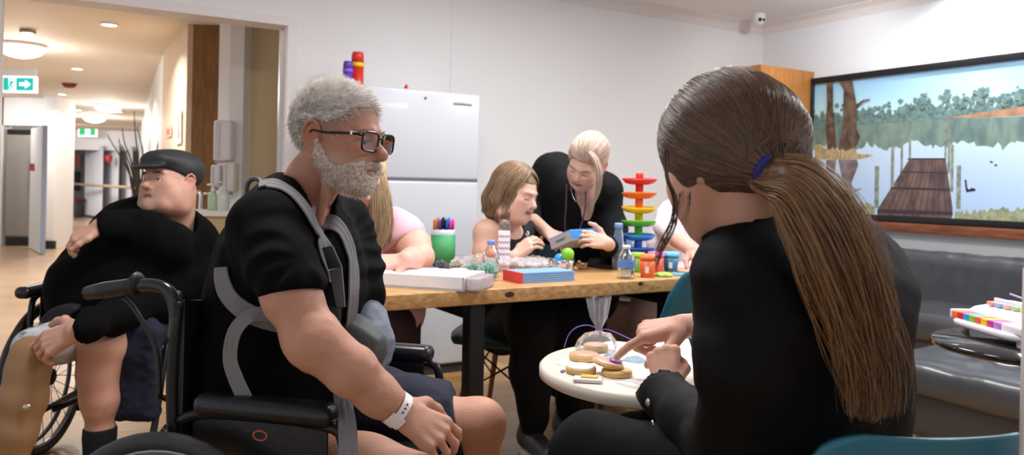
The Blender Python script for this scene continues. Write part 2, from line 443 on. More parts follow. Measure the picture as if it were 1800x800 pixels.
def plank_mat(name, c1, c2, sx, sy, rough):
    m = mat(name, c1, rough); nt = m.node_tree; N = nt.nodes; L = nt.links; b = N['Principled BSDF']
    tc = N.new('ShaderNodeTexCoord'); mp = N.new('ShaderNodeMapping'); L.new(tc.outputs['Object'], mp.inputs['Vector'])
    mp.inputs['Rotation'].default_value = (0, 0, -(pi+TH))
    br = N.new('ShaderNodeTexBrick'); br.inputs['Scale'].default_value = 1.; br.inputs['Brick Width'].default_value = sx; br.inputs['Row Height'].default_value = sy
    br.inputs['Mortar Size'].default_value = .002; br.inputs['Color1'].default_value = lin(c1); br.inputs['Color2'].default_value = lin(c2)
    br.inputs['Mortar'].default_value = tuple(v*.5 for v in lin(c2)[:3])+(1,)
    L.new(mp.outputs['Vector'], br.inputs['Vector'])
    mp2 = N.new('ShaderNodeMapping'); mp2.inputs['Scale'].default_value = (2, 40, 1); L.new(mp.outputs['Vector'], mp2.inputs['Vector'])
    n = N.new('ShaderNodeTexNoise'); n.inputs['Scale'].default_value = 3; n.inputs['Detail'].default_value = 6; L.new(mp2.outputs['Vector'], n.inputs['Vector'])
    mx = N.new('ShaderNodeMix'); mx.data_type = 'RGBA'; mx.blend_type = 'MULTIPLY'; mx.inputs[0].default_value = .55
    L.new(br.outputs['Color'], mx.inputs[6]); L.new(n.outputs['Fac'], mx.inputs[7]); L.new(mx.outputs[2], b.inputs['Base Color'])
    return m
M_floor = plank_mat('oak_floor', 'd6a566', 'b98648', 1.2, .12, .38)
M_floorc = mat('corridor_vinyl', 'c7aa8c', .22, var=.12, vscale=3)
mb = MB(); mb.hexa(rbox(-.1, 8, 0, 8, -.05, 0)); struct('floor', mb, M_floor)
q = [R(1.5, 0), R(9, 0)]
mb = MB(); mb.hexa([Vector((q[1].x, q[1].y, -.05)), Vector((q[0].x, q[0].y, -.05)), Vector((3, 30, -.05)), Vector((-26, 30, -.05)), Vector((q[1].x, q[1].y, -.002)), Vector((q[0].x, q[0].y, -.002)), Vector((3, 30, -.002)), Vector((-26, 30, -.002))])
#((-24, 3.0, -.06), (3, 3.0, -.06), (3, 30, -.06), (-24, 30, -.06), (-24, 3.0, -.052), (3, 3.0, -.052), (3, 30, -.052), (-24, 30, -.052))])
struct('floor_corridor', mb, M_floorc)
aR, zT = hitb(522, 33); zT = round(zT, 3)          # right outer edge and top of the door frame
aL = hitb(-6, 400)[0]+.08
mb = MB(); mb.hexa(rbox(-.12, aR+.01, -.14, 0, 0, CEIL+.05)); mb.hexa(rbox(aR+.01, aL-.01, -.14, 0, zT-.02, CEIL+.05)); mb.hexa(rbox(aL-.01, 8, -.14, 0, 0, CEIL+.05))
struct('wall_back', mb, M_wall)
mb = MB(); mb.hexa(rbox(-.14, 0, 0, 7.5, 0, CEIL+.05)); struct('wall_right', mb, M_wallr)
mb = MB(); mb.hexa(rbox(-.12, 8, -.14, 7.0, CEIL, CEIL+.1)); struct('ceiling', mb, M_ceil)
# door frame (wide opening)
mb = MB(); ai, zi = hitb(505, 46)
mb.hexa(rbox(aR-.0, ai+.0, -.16, .02, 0, zi)); struct('trim_1', mb, M_trim)
mb = MB(); mb.hexa(rbox(aR, aL, -.16, .02, zi, zT)); struct('trim_2', mb, M_trim)
mb = MB(); mb.hexa(rbox(aL-.085, aL, -.16, .02, 0, zi)); struct('trim_3', mb, M_trim)
mb = MB(); mb.hexa(rbox(ai-.002, ai+.02, -.11, -.075, 0, zi))
struct('trim_4', mb, mat('brushed_strip', 'd9dadb', .25, .7))
a7 = hitb(796, 60)[0]
mb = MB(); mb.hexa(rbox(a7-.012, a7+.012, 0, .006, 0, CEIL)); struct('trim_5', mb, M_wall)
# cornices
def cornice(name, f, L0, L1):
    mb = MB(); prof = [(0, -.085), (.008, -.085), (.012, -.07), (.03, -.035), (.06, -.012), (.075, -.008), (.075, 0), (0, 0)]
    rs = [[f(L, d, CEIL+z) for d, z in prof] for L in (L0, L1)]; mb.rings(rs, True, 0, False); return struct(name, fixn_mb(mb), M_trim)
def fixn_mb(mb): return mb
cornice('trim_6', lambda L, d, z: R(L, d, z), 0, 7.5); cornice('trim_7', lambda L, d, z: R(d, L, z), 0, 7)
mb = MB(); mb.hexa(rbox(0, 2.9, 0, .012, 0, .1)); struct('baseboard_back', mb, M_trim)
# pale post at the extreme right of the frame
pp = P(1794, 700, 1.0)
mb = MB(); mb.box((.745, 1.0, .51), (.15, .02, 1.02), bev=.008); struct('trim_8', mb, M_trim)

# ---------------------------------------------------------------- lights of the room
for i, (a, b, pw) in enumerate([(3.0, 1.9, 31), (4.6, 2.6, 27), (2.6, 4.2, 24), (1.3, 2.9, 40)]):
    p = R(a, b, CEIL-.01)
    t = thing('ceiling_panel_light', ['square ceiling light panel above the craft table', 'square ceiling light panel inside the wide doorway', 'square ceiling light panel above the seated visitors', 'square ceiling light panel above the grey sofa'][i], 'light', p, 0, None)
    mb = MB(); mb.box(p+Vector((0, 0, .0)), (.62, .62, .02), rz=-TH); mb.build('frame', M_white, t)
    mb = MB(); mb.box(p-Vector((0, 0, .012)), (.58, .58, .006), rz=-TH); mb.build('diffuser', M_lampc, t)
    area('panel_lamp', p-Vector((0, 0, .03)), .56, pw, (.97, .98, 1), (0, 0, -TH), shape='SQUARE')
p = R(.34, 1.85, CEIL)
downlight(p, .05, 'small ceiling downlight close to the painted lake scene', 0)
l = bpy.data.lights.new('wall_washer', 'SPOT'); l.energy = 60; l.spot_size = radians(140); l.spot_blend = 1.; l.shadow_soft_size = .05; l.color = (.93, .95, 1)
o = bpy.data.objects.new('wall_washer', l); COL.objects.link(o); o.location = R(.34, 1.85, CEIL-.03)
o.rotation_euler = (Vector(R(0, 1.85, 1.9))-o.location).to_track_quat('-Z', 'Y').to_euler()

p = R(.8, 1.25, CEIL); downlight(p, .05, 'small added ceiling downlight over the sofa, out of view, brightening the right wall', 0)
l = bpy.data.lights.new('wall_washer', 'SPOT'); l.energy = 30; l.spot_size = radians(150); l.spot_blend = 1.; l.shadow_soft_size = .06; l.color = (.95, .97, 1)  # added second spot, out of view, that lifts the upper right wall
o = bpy.data.objects.new('wall_washer', l); COL.objects.link(o); o.location = R(.8, 1.25, CEIL-.03); o.rotation_euler = (Vector(R(0, .6, 1.7))-o.location).to_track_quat('-Z', 'Y').to_euler()
# ---------------------------------------------------------------- security camera in the corner
c = P(1334, 39, 6.25)
t = thing('security_camera', 'small white dome camera with a black lens in the ceiling corner', 'camera', c)
mb = MB(); mb.lathe(c+Vector((0, 0, .075)), [(.05, .05), (.055, 0), (.05, -.02), (.04, -.03)], 20); mb.build('mount', M_white, t)
mb = MB(); mb.ball(c+Vector((0, 0, .02)), .052, 20); mb.build('dome', M_white, t)
mb = MB(); mb.ball(c+Vector((-.005, -.044, .012)), .017, 12); mb.ball(c+Vector((.024, -.038, .012)), .014, 12); mb.build('lens', mat('black_gloss', '0c0c0e', .15), t)

# ================================================================ corridor beyond the doorway
CC = 2.3
mb = MB(); mb.hexa([Vector(p) for p in ((-24, 3.0, CC), (-.5, 4.85, CC), (3, 30, CC), (-24, 30, CC), (-24, 3.0, CC+.1), (-.5, 4.85, CC+.1), (3, 30, CC+.1), (-24, 30, CC+.1))])
# keep the corridor ceiling behind the wall plane
mb = MB()
q = [R(aR-1.2, -.16), R(9, -.16)]
mb.hexa([Vector((q[1].x, q[1].y, CC)), Vector((q[0].x, q[0].y, CC)), Vector((3, 30, CC)), Vector((-26, 30, CC)), Vector((q[1].x, q[1].y, CC+.1)), Vector((q[0].x, q[0].y, CC+.1)), Vector((3, 30, CC+.1)), Vector((-26, 30, CC+.1))])
struct('ceiling_corridor', mb, M_ceilc)
M_beige = mat('beige_paint', 'cdb993', .6); M_cw = mat('corridor_white', 'e4e3e4', .5)
M_woodw = mat('brown_wood_panel', '8a6337', .45, var=.35, vscale=9, stretch=(6, 6, .6))
M_blond = mat('blond_panel', 'd8c0a6', .4, var=.1, vscale=5, stretch=(4, 4, .5))
def wallq(name, pts, t, m, z0=0, z1=CC):
    """thick wall through floor points"""
    mb = MB()
    for i in range(len(pts)-1):
        p = Vector(pts[i]); q = Vector(pts[i+1]); d = (q-p).normalized(); n = Vector((-d.y, d.x))*t
        mb.hexa([Vector((*p, z0)), Vector((*q, z0)), Vector((*(q+n), z0)), Vector((*(p+n), z0)), Vector((*p, z1)), Vector((*q, z1)), Vector((*(q+n), z1)), Vector((*(p+n), z1))])
    return struct(name, mb, m)
def xy(px, py, Y): p = P(px, py, Y); return (p.x, p.y)
wallq('wall_beige', [xy(424, 300, 5.35), xy(560, 300, 5.35)], .1, M_beige)
wallq('wall_column', [xy(381, 300, 5.3), xy(400, 300, 5.22), xy(425, 300, 5.22)], .3, M_cw)
wallq('wall_wood', [xy(325, 300, 5.95), xy(384, 300, 5.95)], .12, M_woodw)
wallq('wall_blond', [xy(283, 300, 7.3), xy(325, 300, 5.93)], .1, M_blond)
wallq('wall_corridor_right', [xy(244, 300, 19.5), xy(268, 300, 9), xy(283, 300, 7.4)], .1, M_cw)
wallq('wall_stub', [xy(-60, 300, 11.9), xy(4, 300, 11.9)], .2, M_cw)
wallq('wall_fridge_alcove', [xy(-10, 300, 12.8), xy(80, 300, 12.8)], .1, M_cw)
wallq('wall_bulkhead', [xy(-4, 300, 11.9), xy(76, 300, 11.9)], .2, M_cw, 1.11+(308-222)/F*11.9)
wallq('wall_pier', [xy(74, 300, 11.6), xy(97, 300, 11.6)], .5, M_cw)
wallq('baseboard_pier', [xy(76, 300, 11.55), xy(98, 300, 11.55)], .05, mat('black_skirting', '1c1c1e', .5), 0, .12)
wallq('wall_lintel', [xy(85, 300, 20), xy(260, 300, 20)], .3, M_cw, 1.11+(308-262)/F*20)
wallq('wall_far', [xy(60, 300, 25), xy(260, 300, 25)], .2, mat('far_wall', '8f8d90', .7))
# blond panel notices
def sheet(name, px0, py0, px1, py1, Y, m, label, cat, parent=None, t=.004, Y1=None):
    Y1 = Y if Y1 is None else Y1
    a = P(px0, py0, Y); b = P(px1, py0, Y1); c = P(px1, py1, Y1); d = P(px0, py1, Y)
    b.z = a.z; c.z = d.z
    mb = MB(); nrm = (b-a).cross(d-a).normalized()
    mb.prism([a, b, c, d], -nrm*t if nrm.y > 0 else nrm*t); o = mb.build(name, m, parent)
    if label: tag(o, label, cat)
    return o
def lerpY(px):  # depth of the blond panel
    a = Vector(xy(283, 300, 7.3)); b = Vector(xy(325, 300, 5.93)); rx = ray(px, 300)[0]
    d = b-a; t = (rx*a.y-a.x)/(d.x-rx*d.y); return a.y+d.y*t
t = thing('wall_notice', 'white framed notice on the pale timber panel', 'notice', P(315, 220, lerpY(315)))
sheet('board', 310, 196, 319, 254, lerpY(310)-.03, M_white, None, None, t, Y1=lerpY(319)-.03)
sheet('print', 312.5, 204, 317, 244, lerpY(312.5)-.042, mat('notice_ink', 'b08a80', .6), None, None, t, Y1=lerpY(317)-.042)
t = thing('paper_notice', 'small pink paper notice left of the framed one', 'notice', P(296, 231, lerpY(296)))
sheet('paper', 292, 224, 301, 242, lerpY(292)-.03, mat('pink_paper', 'eab4a4', .7), None, None, t, Y1=lerpY(301)-.03)
sheet('print', 294, 228, 299, 238, lerpY(294)-.036, mat('red_ink', 'c8665c', .7), None, None, t, Y1=lerpY(299)-.036)
# lights of the corridor
M_dome = mat('dome_glow', 'fff6ea', emit=4.)
def dome(px, py, r, label, pw):
    p = hitz(px, py, CC-.03); p.z = CC
    t = thing('dome_ceiling_light', label, 'light', p)
    mb = MB(); mb.lathe(p-Vector((0, 0, .03)), [(r*.96, .03), (r*1.0, .02), (r*1.0, 0)], 32); mb.build('rim', M_white, t)
    mb = MB(); mb.lathe(p-Vector((0, 0, .03)), [(r*.97, 0), (r*.93, -.03), (r*.78, -.06), (r*.5, -.085), (r*.2, -.097), (.001, -.1)], 32); mb.build('glass_bowl', M_dome, t)
    l = bpy.data.lights.new('dome_lamp', 'POINT'); l.energy = pw; l.color = (1, .95, .88); l.shadow_soft_size = r*.8
    o = bpy.data.objects.new('dome_lamp', l); COL.objects.link(o); o.location = p-Vector((0, 0, .26))
dome(37, 83, .2, 'round glowing dome light nearest the doorway', 22)
dome(190, 187, .21, 'round glowing dome light midway down the corridor', 30)
dome(166, 207, .21, 'round glowing dome light at the far end of the corridor', 40)
for (px, py, lab, pw) in [(192, 42, 'corridor downlight nearest the doorway frame', 34), (136, 120, 'corridor downlight left of the red detector', 40), (109, 165, 'corridor downlight above the white pier', 18),
                      (138, 193, 'small corridor downlight left of the middle dome light', 0), (209, 196, 'small corridor downlight right of the middle dome light', 0), (119, 212, 'farthest small corridor downlight by the bulkhead', 0)]:
    downlight(hitz(px, py, CC), .055, lab, pw, (1, .93, .84))
area('far_lounge_fill', (-10.5, 17.5, 2.25), 1.2, 90, (1, .97, .95), (radians(25), 0, 0))  # added fill without a fixture, brightens the far curtains
p = hitz(122, 147, CC)
t = thing('smoke_detector', 'dark red round detector on the corridor ceiling', 'detector', p)
mb = MB(); mb.lathe(p, [(.085, 0), (.085, -.02), (.06, -.05), (.03, -.055)], 20); mb.build('housing', mat('dark_red', '7a2a2a', .5), t)
mb = MB(); mb.lathe(p+Vector((0, 0, .0)), [(.092, 0), (.092, -.008), (.086, -.01)], 20); mb.build('base_ring', mat('dark_red2', '5a2222', .5), t)
p = hitz(49, 52, CC)
t = thing('ceiling_sensor', 'little square sensor on the ceiling above the exit sign', 'sensor', p)
mb = MB(); mb.box(p-Vector((0, 0, .015)), (.09, .09, .03), bev=.008); mb.build('housing', mat('sensor_grey', '9d8f80', .5), t)
mb = MB(); mb.box(p-Vector((0, 0, .032)), (.06, .06, .008)); mb.build('sensor_glow', M_lampc, t)

# exit signs -------------------------------------------------------
M_signw = mat('sign_white', 'f2fbff', .5, emit=.9); M_signg = mat('sign_green', '18b9ae', .5, emit=.55); M_signg2 = mat('sign_green_far', '19b46a', .5, emit=.55)
def exit_sign(px0, px1, py0, py1, Y, label, green, arrow):
    a = P(px0, py1, Y); b = P(px1, py0, Y); w_, h_ = b.x-a.x, b.z-a.z; c = Vector(((a.x+b.x)/2, Y, (a.z+b.z)/2))
    t = thing('exit_sign', label, 'sign', (c.x, Y, a.z))
    mb = MB(); mb.box(c+Vector((0, .03, 0)), (w_, .06, h_), bev=.006); mb.build('light_box', M_signw, t)
    mb = MB(); mb.box((c.x, Y+.03, (b.z+CC)/2), (w_*.96, .05, max(.01, CC-b.z))); mb.build('hanger', M_white, t)
    def quad(x0, x1, z0, z1): return [Vector((a.x+w_*x, Y-.001, a.z+h_*z)) for x, z in ((x0, z0), (x1, z0), (x1, z1), (x0, z1))]
    mb = MB(); n = Vector((0, -.004, 0))
    if arrow:
        mb.prism(quad(.05, .2, .12, .88), n); mb.prism(quad(.44, .95, .12, .88), n)
    else:
        mb.prism(quad(.07, .38, .15, .85), n); mb.prism(quad(.66, .93, .15, .85), n)
    mb.build('green_field', green, t)
    mb = MB(); k = Vector((0, -.007, 0))
    def pl(pts, m2): m2.prism([Vector((a.x+w_*x, Y-.005, a.z+h_*z)) for x, z in pts], k)
    if arrow: pl([(.54, .4), (.72, .4), (.72, .25), (.88, .5), (.72, .75), (.72, .6), (.54, .6)], mb); mb.build('arrow', M_signw, t); mb = MB()
    x0 = .3 if arrow else .5
    run = [(x0+.03, .82), (x0+.055, .82), (x0+.055, .72), (x0+.03, .72)]
    pl(run, mb); pl([(x0-.05, .6), (x0-.02, .68), (x0+.04, .68), (x0+.08, .52), (x0+.06, .5), (x0+.03, .6), (x0, .45), (x0+.05, .35), (x0+.04, .18), (x0+.02, .18), (x0+.02, .32), (x0-.04, .4), (x0-.07, .2), (x0-.09, .22), (x0-.05, .48), (x0-.02, .6), (x0-.04, .55)], mb)
    mb.build('running_figure', green, t)
exit_sign(3, 62, 134, 162, 8.6, 'green and white exit sign with an arrow hanging near the doorway', M_signg, True)
exit_sign(137, 170, 223, 240, 19.5, 'small green exit sign on the far white bulkhead', M_signg2, False)

# stainless fridge in the alcove -----------------------------------
M_ss = mat('stainless', '9a948e', .4, .25, var=.1, vscale=4, stretch=(1, 1, .1))
a0 = P(6, 430, 11.9); x1 = P(60, 430, 11.9).x; zb = 0; zt = P(30, 226, 11.9).z
t = thing('steel_fridge', 'tall stainless steel fridge standing in the corridor alcove', 'fridge', (a0.x+.2, 12.3, 0))
mb = MB(); mb.box(((a0.x+x1)/2, 12.3, (zt+.12)/2), (x1-a0.x, .7, zt-.12), bev=.02); mb.build('cabinet', M_ss, t)
mb = MB(); mb.box(((a0.x+x1)/2-.01, 11.93, (zt+.06)/2), (x1-a0.x-.03, .05, zt-.25), bev=.015); mb.build('door', M_ss, t)
mb = MB(); mb.box(((a0.x+x1)/2, 12.2, .07), (x1-a0.x, .5, .14)); mb.build('plinth', mat('black_plastic', '121214', .45), t)
mb = MB(); mb.box(((a0.x+x1)/2, 11.93, zt-.05), (x1-a0.x-.02, .03, .07)); mb.build('vent_strip', mat('black_plastic', '121214', .45), t)
mb = MB(); mb.cyl((x1-.05, 11.86, .9), (x1-.05, 11.86, 1.4), .012); mb.build('handle', mat('black_plastic', '121214', .45), t)
area('alcove_fill', (a0.x+.25, 11.1, 2.24), .4, 12, (1, .98, .95), (radians(20), 0, 0))  # added fill tilted at the steel fridge to brighten it, no fixture
# open white door next to it
p0 = xy(53, 300, 11.6); p1 = xy(74, 300, 10.7)
t = thing('cupboard_door', 'open white door with a bluish edge beside the steel fridge', 'door', (p1[0], p1[1], 0))
ztd = P(65, 224, 11.2).z
mb = MB(); d = (Vector(p1)-Vector(p0)).normalized(); n = Vector((-d.y, d.x))*.05
mb.hexa([Vector((*q, z)) for z in (.01, ztd) for q in (Vector(p0), Vector(p1), Vector(p1)+n, Vector(p0)+n)]); mb.build('door_leaf', M_cw, t)
mb = MB(); e = Vector(p1); mb.hexa([Vector((*q, z)) for z in (.01, ztd) for q in (e-n*.1, e+d*.03-n*.1, e+d*.03+n*1.1, e+n*1.1)]); mb.build('edge_strip', mat('blue_edge', '93a3c0', .4), t)
mb = MB(); q = Vector(p0)+(Vector(p1)-Vector(p0))*.35; mb.box((q.x-.01, q.y-.04, 1.22), (.06, .02, .11)); mb.build('sticker', mat('red_sticker', 'b4505a', .5), t)

# far lounge: wavy curtains, handrail, stool, board ------------------
M_curt = mat('curtain_cloth', 'dfe0e6', .8, var=.1, vscale=4, stretch=(8, 8, .2))
for i, (x0, x1) in enumerate([(150, 172), (174, 200), (201, 224)]):
    mb = MB(); a = P(x0, 264, 21); b = P(x1, 395, 19.6); n = 40; f0 = []; f1 = []
    for k in range(n+1):
        s = k/n; x = a.x+(b.x-a.x)*s; y = 21-1.2*s+.05*sin(s*50)
        f0.append(Vector((x, y, .06))); f1.append(Vector((x, y, 1.9)))
    bk = [p+Vector((0, .03, 0)) for p in f0]; bk1 = [p+Vector((0, .03, 0)) for p in f1]
    mb.rings([f0, f1, bk1, bk], False, 0, True, closed=False)
    tag(mb.build('curtain', M_curt), ['leftmost pale full length curtain at the corridor end', 'middle pale full length curtain at the corridor end', 'rightmost pale full length curtain at the corridor end'][i], 'curtain')
mb = MB(); q = [P(118, 322, 20.8), P(150, 325, 20.0), P(236, 330, 18.2)]
mb.tube(q, .035); tag(mb.build('handrail', mat('rail_wood', 'b9a58c', .5)), 'pale wooden handrail running before the far curtains', 'handrail')
p = P(128, 377, 20.5); p.z = 0
t = thing('stool', 'dark box stool with a dark red seat at the corridor end', 'stool', p)
mb = MB(); mb.box(p+Vector((0, 0, .22)), (.4, .4, .42), bev=.02); mb.build('base', mat('stool_grey', '4b4648', .6), t)
mb = MB(); mb.box(p+Vector((0, 0, .46)), (.46, .46, .09), bev=.03); mb.build('seat', mat('stool_red', '6c2433', .6), t)
p = P(117, 318, 24.96)
t = thing('notice_board', 'dark notice board on the wall of the far lounge', 'board', p)
mb = MB(); mb.box(p, (.85, .05, .62)); mb.build('panel', mat('board_dark', '26262b', .5), t)
mb = MB()
for dx, dz, w_, h_ in ((-.25, .12, .14, .1), (.0, .15, .18, .1), (.22, .12, .1, .12), (-.1, -.1, .1, .06), (.12, -.1, .2, .08)): mb.box(p+Vector((dx, -.03, dz)), (w_, .01, h_))
mb.build('note', mat('note_pink', '8d5c68', .6), t)
mb = MB(); a = P(130, 272, 24.97); b = P(142, 295, 24.97)
mb.box((a+b)/2, (b.x-a.x, .03, a.z-b.z)); tag(mb.build('red_poster', mat('poster_red', 'd2807c', .6)), 'reddish poster on the wall of the far lounge', 'poster')
p = P(104, 284, 24.5)
t = thing('wall_fan', 'round dark wall fan above the notice board', 'fan', p)
mb = MB(); mb.tube([p+Vector((.2*cos(k*pi/12), 0, .13*sin(k*pi/12))) for k in range(24)], .012, closed=True); mb.build('guard', mat('fan_grey', '4c4c50', .4), t)
mb = MB()
for k in range(3): an = k*2*pi/3; mb.box(p+Vector((.09*cos(an), 0, .06*sin(an))), (.1, .01, .05)); 
mb.build('blades', mat('fan_grey', '4c4c50', .4), t)
p = P(191, 279, 19.6); mb = MB(); mb.lathe(p, [(.001, .12), (.08, .07), (.09, 0), (.06, -.07), (.001, -.12)], 16)
tag(mb.build('red_lantern', mat('lantern_red', 'b8373a', .5)), 'red hanging ornament in front of the far curtains', 'ornament')
p = P(99, 381, 20); p.z = 0
t = thing('side_table', 'small pale side table left of the dark stool', 'table', p)
mb = MB(); mb.lathe(p+Vector((0, 0, .5)), [(.001, 0), (.2, 0), (.2, .04), (.001, .04)], 20); mb.build('top', M_white, t)
mb = MB(); mb.cyl(p, p+Vector((0, 0, .5)), .03); mb.build('leg', mat('leg_green', 'a9b492', .5), t)

# dried branches in a vase at the corridor corner
p = P(241, 350, 8.0); p.z = 0
t = thing('branch_arrangement', 'dried dark branches standing by the corridor corner', 'plant', p)
mb = MB(); mb.lathe(p, [(.001, 0), (.10, 0), (.13, .25), (.09, .6), (.06, .75), (.07, .8), (.001, .8)], 20); mb.build('vase', mat('vase_grey', '6b625c', .5), t)
mb = MB(); rr = random.Random(4)
for k in range(11):
    q = p+Vector((0, 0, .8)); pts = [q]; d = Vector((rr.uniform(-.05, .07), rr.uniform(-.08, .08), .34))
    for j in range(6): d = d+Vector((rr.uniform(-.07, .07), rr.uniform(-.05, .05), rr.uniform(-.06, .05))); q = q+d*.40; pts.append(q)
    mb.tube(cr(pts, 4), [.014*(1-.7*i/24) for i in range(len(cr(pts, 4)))], 5)
mb.build('branches', mat('branch_brown', '3a2f26', .8), t)

# ---------------------------------------------------------------- wash basin bench + dispensers
cz = .895
cA = xy(318, 372, 5.05); cB = xy(409, 372, 5.05)
t = thing('wash_counter', 'beige bench with a white top behind the man in the cap', 'counter', (cA[0], cA[1], 0))
mb = MB(); mb.box(((cA[0]+cB[0])/2, 5.13, cz/2-.02), (cB[0]-cA[0]-.01, .15, cz-.04)); mb.build('cabinet', mat('beige_front', 'cbb287', .5), t)
mb = MB(); mb.box(((cA[0]+cB[0])/2, 5.115, cz-.015), (cB[0]-cA[0]+.03, .19, .04), bev=.01); mb.build('top', mat('counter_top', 'ecebe8', .3), t)
M_chrome = mat('chrome', 'd5d7da', .12, 1.)
q = P(352, 366, 5.12); q.z = cz
t = thing('basin_tap', 'curved chrome tap on the white bench top', 'tap', q)
mb = MB(); mb.tube(cr([q, q+Vector((0, 0, .10)), q+Vector((-.03, -.0, .13)), q+Vector((-.10, -.0, .11)), q+Vector((-.14, -.0, .08))], 5), .013); mb.build('spout', M_chrome, t)
mb = MB(); mb.tube([q+Vector((.01, 0, .11)), q+Vector((.07, 0, .12))], .008); mb.build('lever', M_chrome, t)
def dispenser(px0, px1, py0, py1, Y, label, m1, cat='dispenser', d=.11):
    a = P(px0, py1, Y); b = P(px1, py0, Y); c = Vector(((a.x+b.x)/2, Y+d/2, (a.z+b.z)/2))
    t = thing('paper_dispenser', label, cat, (c.x, Y, a.z))
    mb = MB(); mb.box(c, (b.x-a.x, d, b.z-a.z), bev=.02); mb.build('cover', m1, t)
    mb = MB(); mb.box((a.x+(b.x-a.x)*.27, Y-.003, c.z+.0), ((b.x-a.x)*.25, .012, (b.z-a.z)*.85), bev=.004); mb.build('window', mat('dispenser_window', 'cfcdd6', .25), t)
    mb = MB(); mb.box((c.x-.01, Y+.03, a.z-.006), ((b.x-a.x)*.6, .05, .02)); mb.build('outlet', mat('outlet_grey', 'a5a3a6', .5), t); return t
dispenser(373, 406, 211, 283, 5.10, 'tall white paper towel dispenser on the white column', mat('dispenser_white', 'e2dde0', .35))
dispenser(389, 412, 285, 338, 5.08, 'cream soap dispenser under the paper towel box', mat('dispenser_cream', 'ddd6cf', .35))
dispenser(368, 386, 290, 330, 5.09, 'small glossy white dispenser left of the cream one', mat('dispenser_white', 'e2dde0', .35))
def pump(px, py, Y, label, m, h=.15, r=.032):
    q = P(px, py, Y); q.z = cz
    t = thing('pump_bottle', label, 'bottle', q)
    mb = MB(); mb.lathe(q, [(r*.9, 0), (r, .01), (r, h*.65), (r*.5, h*.8), (r*.4, h*.85)], 16); mb.build('bottle_body', m, t)
    mb = MB(); mb.lathe(q+Vector((0, 0, h*.85)), [(r*.45, 0), (r*.45, .02), (.006, .022), (.006, .05)], 12); mb.tube([q+Vector((0, 0, h*.85+.05)), q+Vector((-.04, 0, h*.85+.045))], .006); mb.build('pump', M_white, t)
pump(374, 366, 5.08, 'clear green pump bottle on the bench top', mat('soap_green', 'b8d3b4', .2))
pump(392, 366, 5.08, 'whitish pump bottle on the bench top beside the column', mat('soap_white', 'dbe0e2', .25), .17, .04)

# ================================================================ fridge of the room
M_fr = mat('fridge_white', 'c9cbd1', .3, coat=.1)
fa, fz = hitb(845, 167, .62); fb = .62; fz = round(fz, 3); fw = .74; gz = hitb(843, 319, fb)[1]
root = thing('white_fridge', 'tall white two door fridge standing against the back wall', 'fridge', R(fa+fw/2, .35, 0))
mr = Matrix(((U[0], V[0], 0), (U[1], V[1], 0), (0, 0, 1)))
def rb(mb, a0, a1, b0, b1, z0, z1, bev=.01, mi=0): return mb.box(R((a0+a1)/2, (b0+b1)/2, (z0+z1)/2), (abs(a1-a0), abs(b1-b0), z1-z0), mi, bev=bev, R3=mr)
mb = MB(); rb(mb, fa, fa+fw, .03, fb-.06, .05, fz-.004); mb.build('cabinet', M_fr, root)
mb = MB(); rb(mb, fa, fa+fw, fb-.055, fb, gz+.006, fz, .014); mb.build('freezer_door', M_fr, root)
mb = MB(); rb(mb, fa, fa+fw, fb-.055, fb, .06, gz-.006, .014); mb.build('fridge_door', M_fr, root)
mb = MB(); rb(mb, fa+.004, fa+fw-.004, fb-.052, fb-.012, gz-.008, gz+.008, .001); mb.build('door_gasket', mat('gasket_grey', '77787c', .5), root)
mb = MB(); rb(mb, fa+.01, fa+fw-.01, .05, fb-.03, 0.0, .055, .002); mb.build('plinth', mat('plinth_dark', '3a3a3e', .5), root)
a1, z1 = hitb(797, 181, fb); a2, z2 = hitb(829, 186, fb)
mb = MB(); rb(mb, a2, a1, fb, fb+.003, z2-.002, z1+.008, .001); mb.build('badge', mat('badge_grey', '9b9ca4', .3, .6), root)
a1, z1 = hitb(748, 172, fb)
mb = MB(); mb.ball(R(a1, fb+.004, z1), .008, 10); mb.build('lock_button', mat('badge_grey', '9b9ca4', .3, .6), root)
# toys on the fridge
def on_fridge(px, b): # a where the pixel column meets the plane b
    return hitb(px, 150, b)[0]
def tube_toy(px, pyt, b, r, base_r, mats_, label):
    a, z = hitb(px, pyt, b); c = R(a, b, fz)
    t = thing('stacking_tube', label, 'toy', c); hh = z-fz
    m1, m2 = mats_
    mb = MB(); mb.lathe(c, [(base_r, 0), (base_r, .02), (r, .05), (r, hh*.62)], 24); mb.build('tube', m1, t)
    mb = MB(); mb.lathe(c+Vector((0, 0, hh*.62)), [(r, 0), (r*1.08, .002), (r*1.08, hh*.1), (r, hh*.1+.002)], 24); mb.build('band', m2, t)
    mb = MB(); mb.lathe(c+Vector((0, 0, hh*.72)), [(r, 0), (r*.98, hh*.2), (r*.9, hh*.24), (r*.86, hh*.28), (r*.72, hh*.28), (r*.7, hh*.1)], 24); mb.build('neck', m1, t)
    return t
M_red = mat('toy_red', 'd63428', .35); M_yel = mat('toy_yellow', 'f2cf1c', .35); M_pur = mat('toy_purple', '6a3fb4', .35)
tube_toy(629, 92, .30, .036, .045, (M_red, M_yel), 'tall red toy tube with a yellow band on the fridge')
tube_toy(612, 108, .33, .028, .035, (M_pur, mat('toy_violet', '8a6ad0', .4)), 'short purple toy tube on the fridge')
a, z = hitb(714, 157, .30); c = R(a, .30, fz)
t = thing('toy_funnel', 'red funnel shaped toy piece lying on the fridge top', 'toy', c)
hh = max(.035, hitb(714, 150, .30)[1]-fz)
mb = MB(); mb.lathe(c, [(.055, 0), (.05, .008), (.02, .014)], 24); mb.build('flange', M_red, t)
mb = MB(); mb.lathe(c+Vector((0, 0, .012)), [(.02, 0), (.012, hh*.6), (.004, hh*.9), (.001, hh*.92)], 16); mb.build('spike', M_red, t)

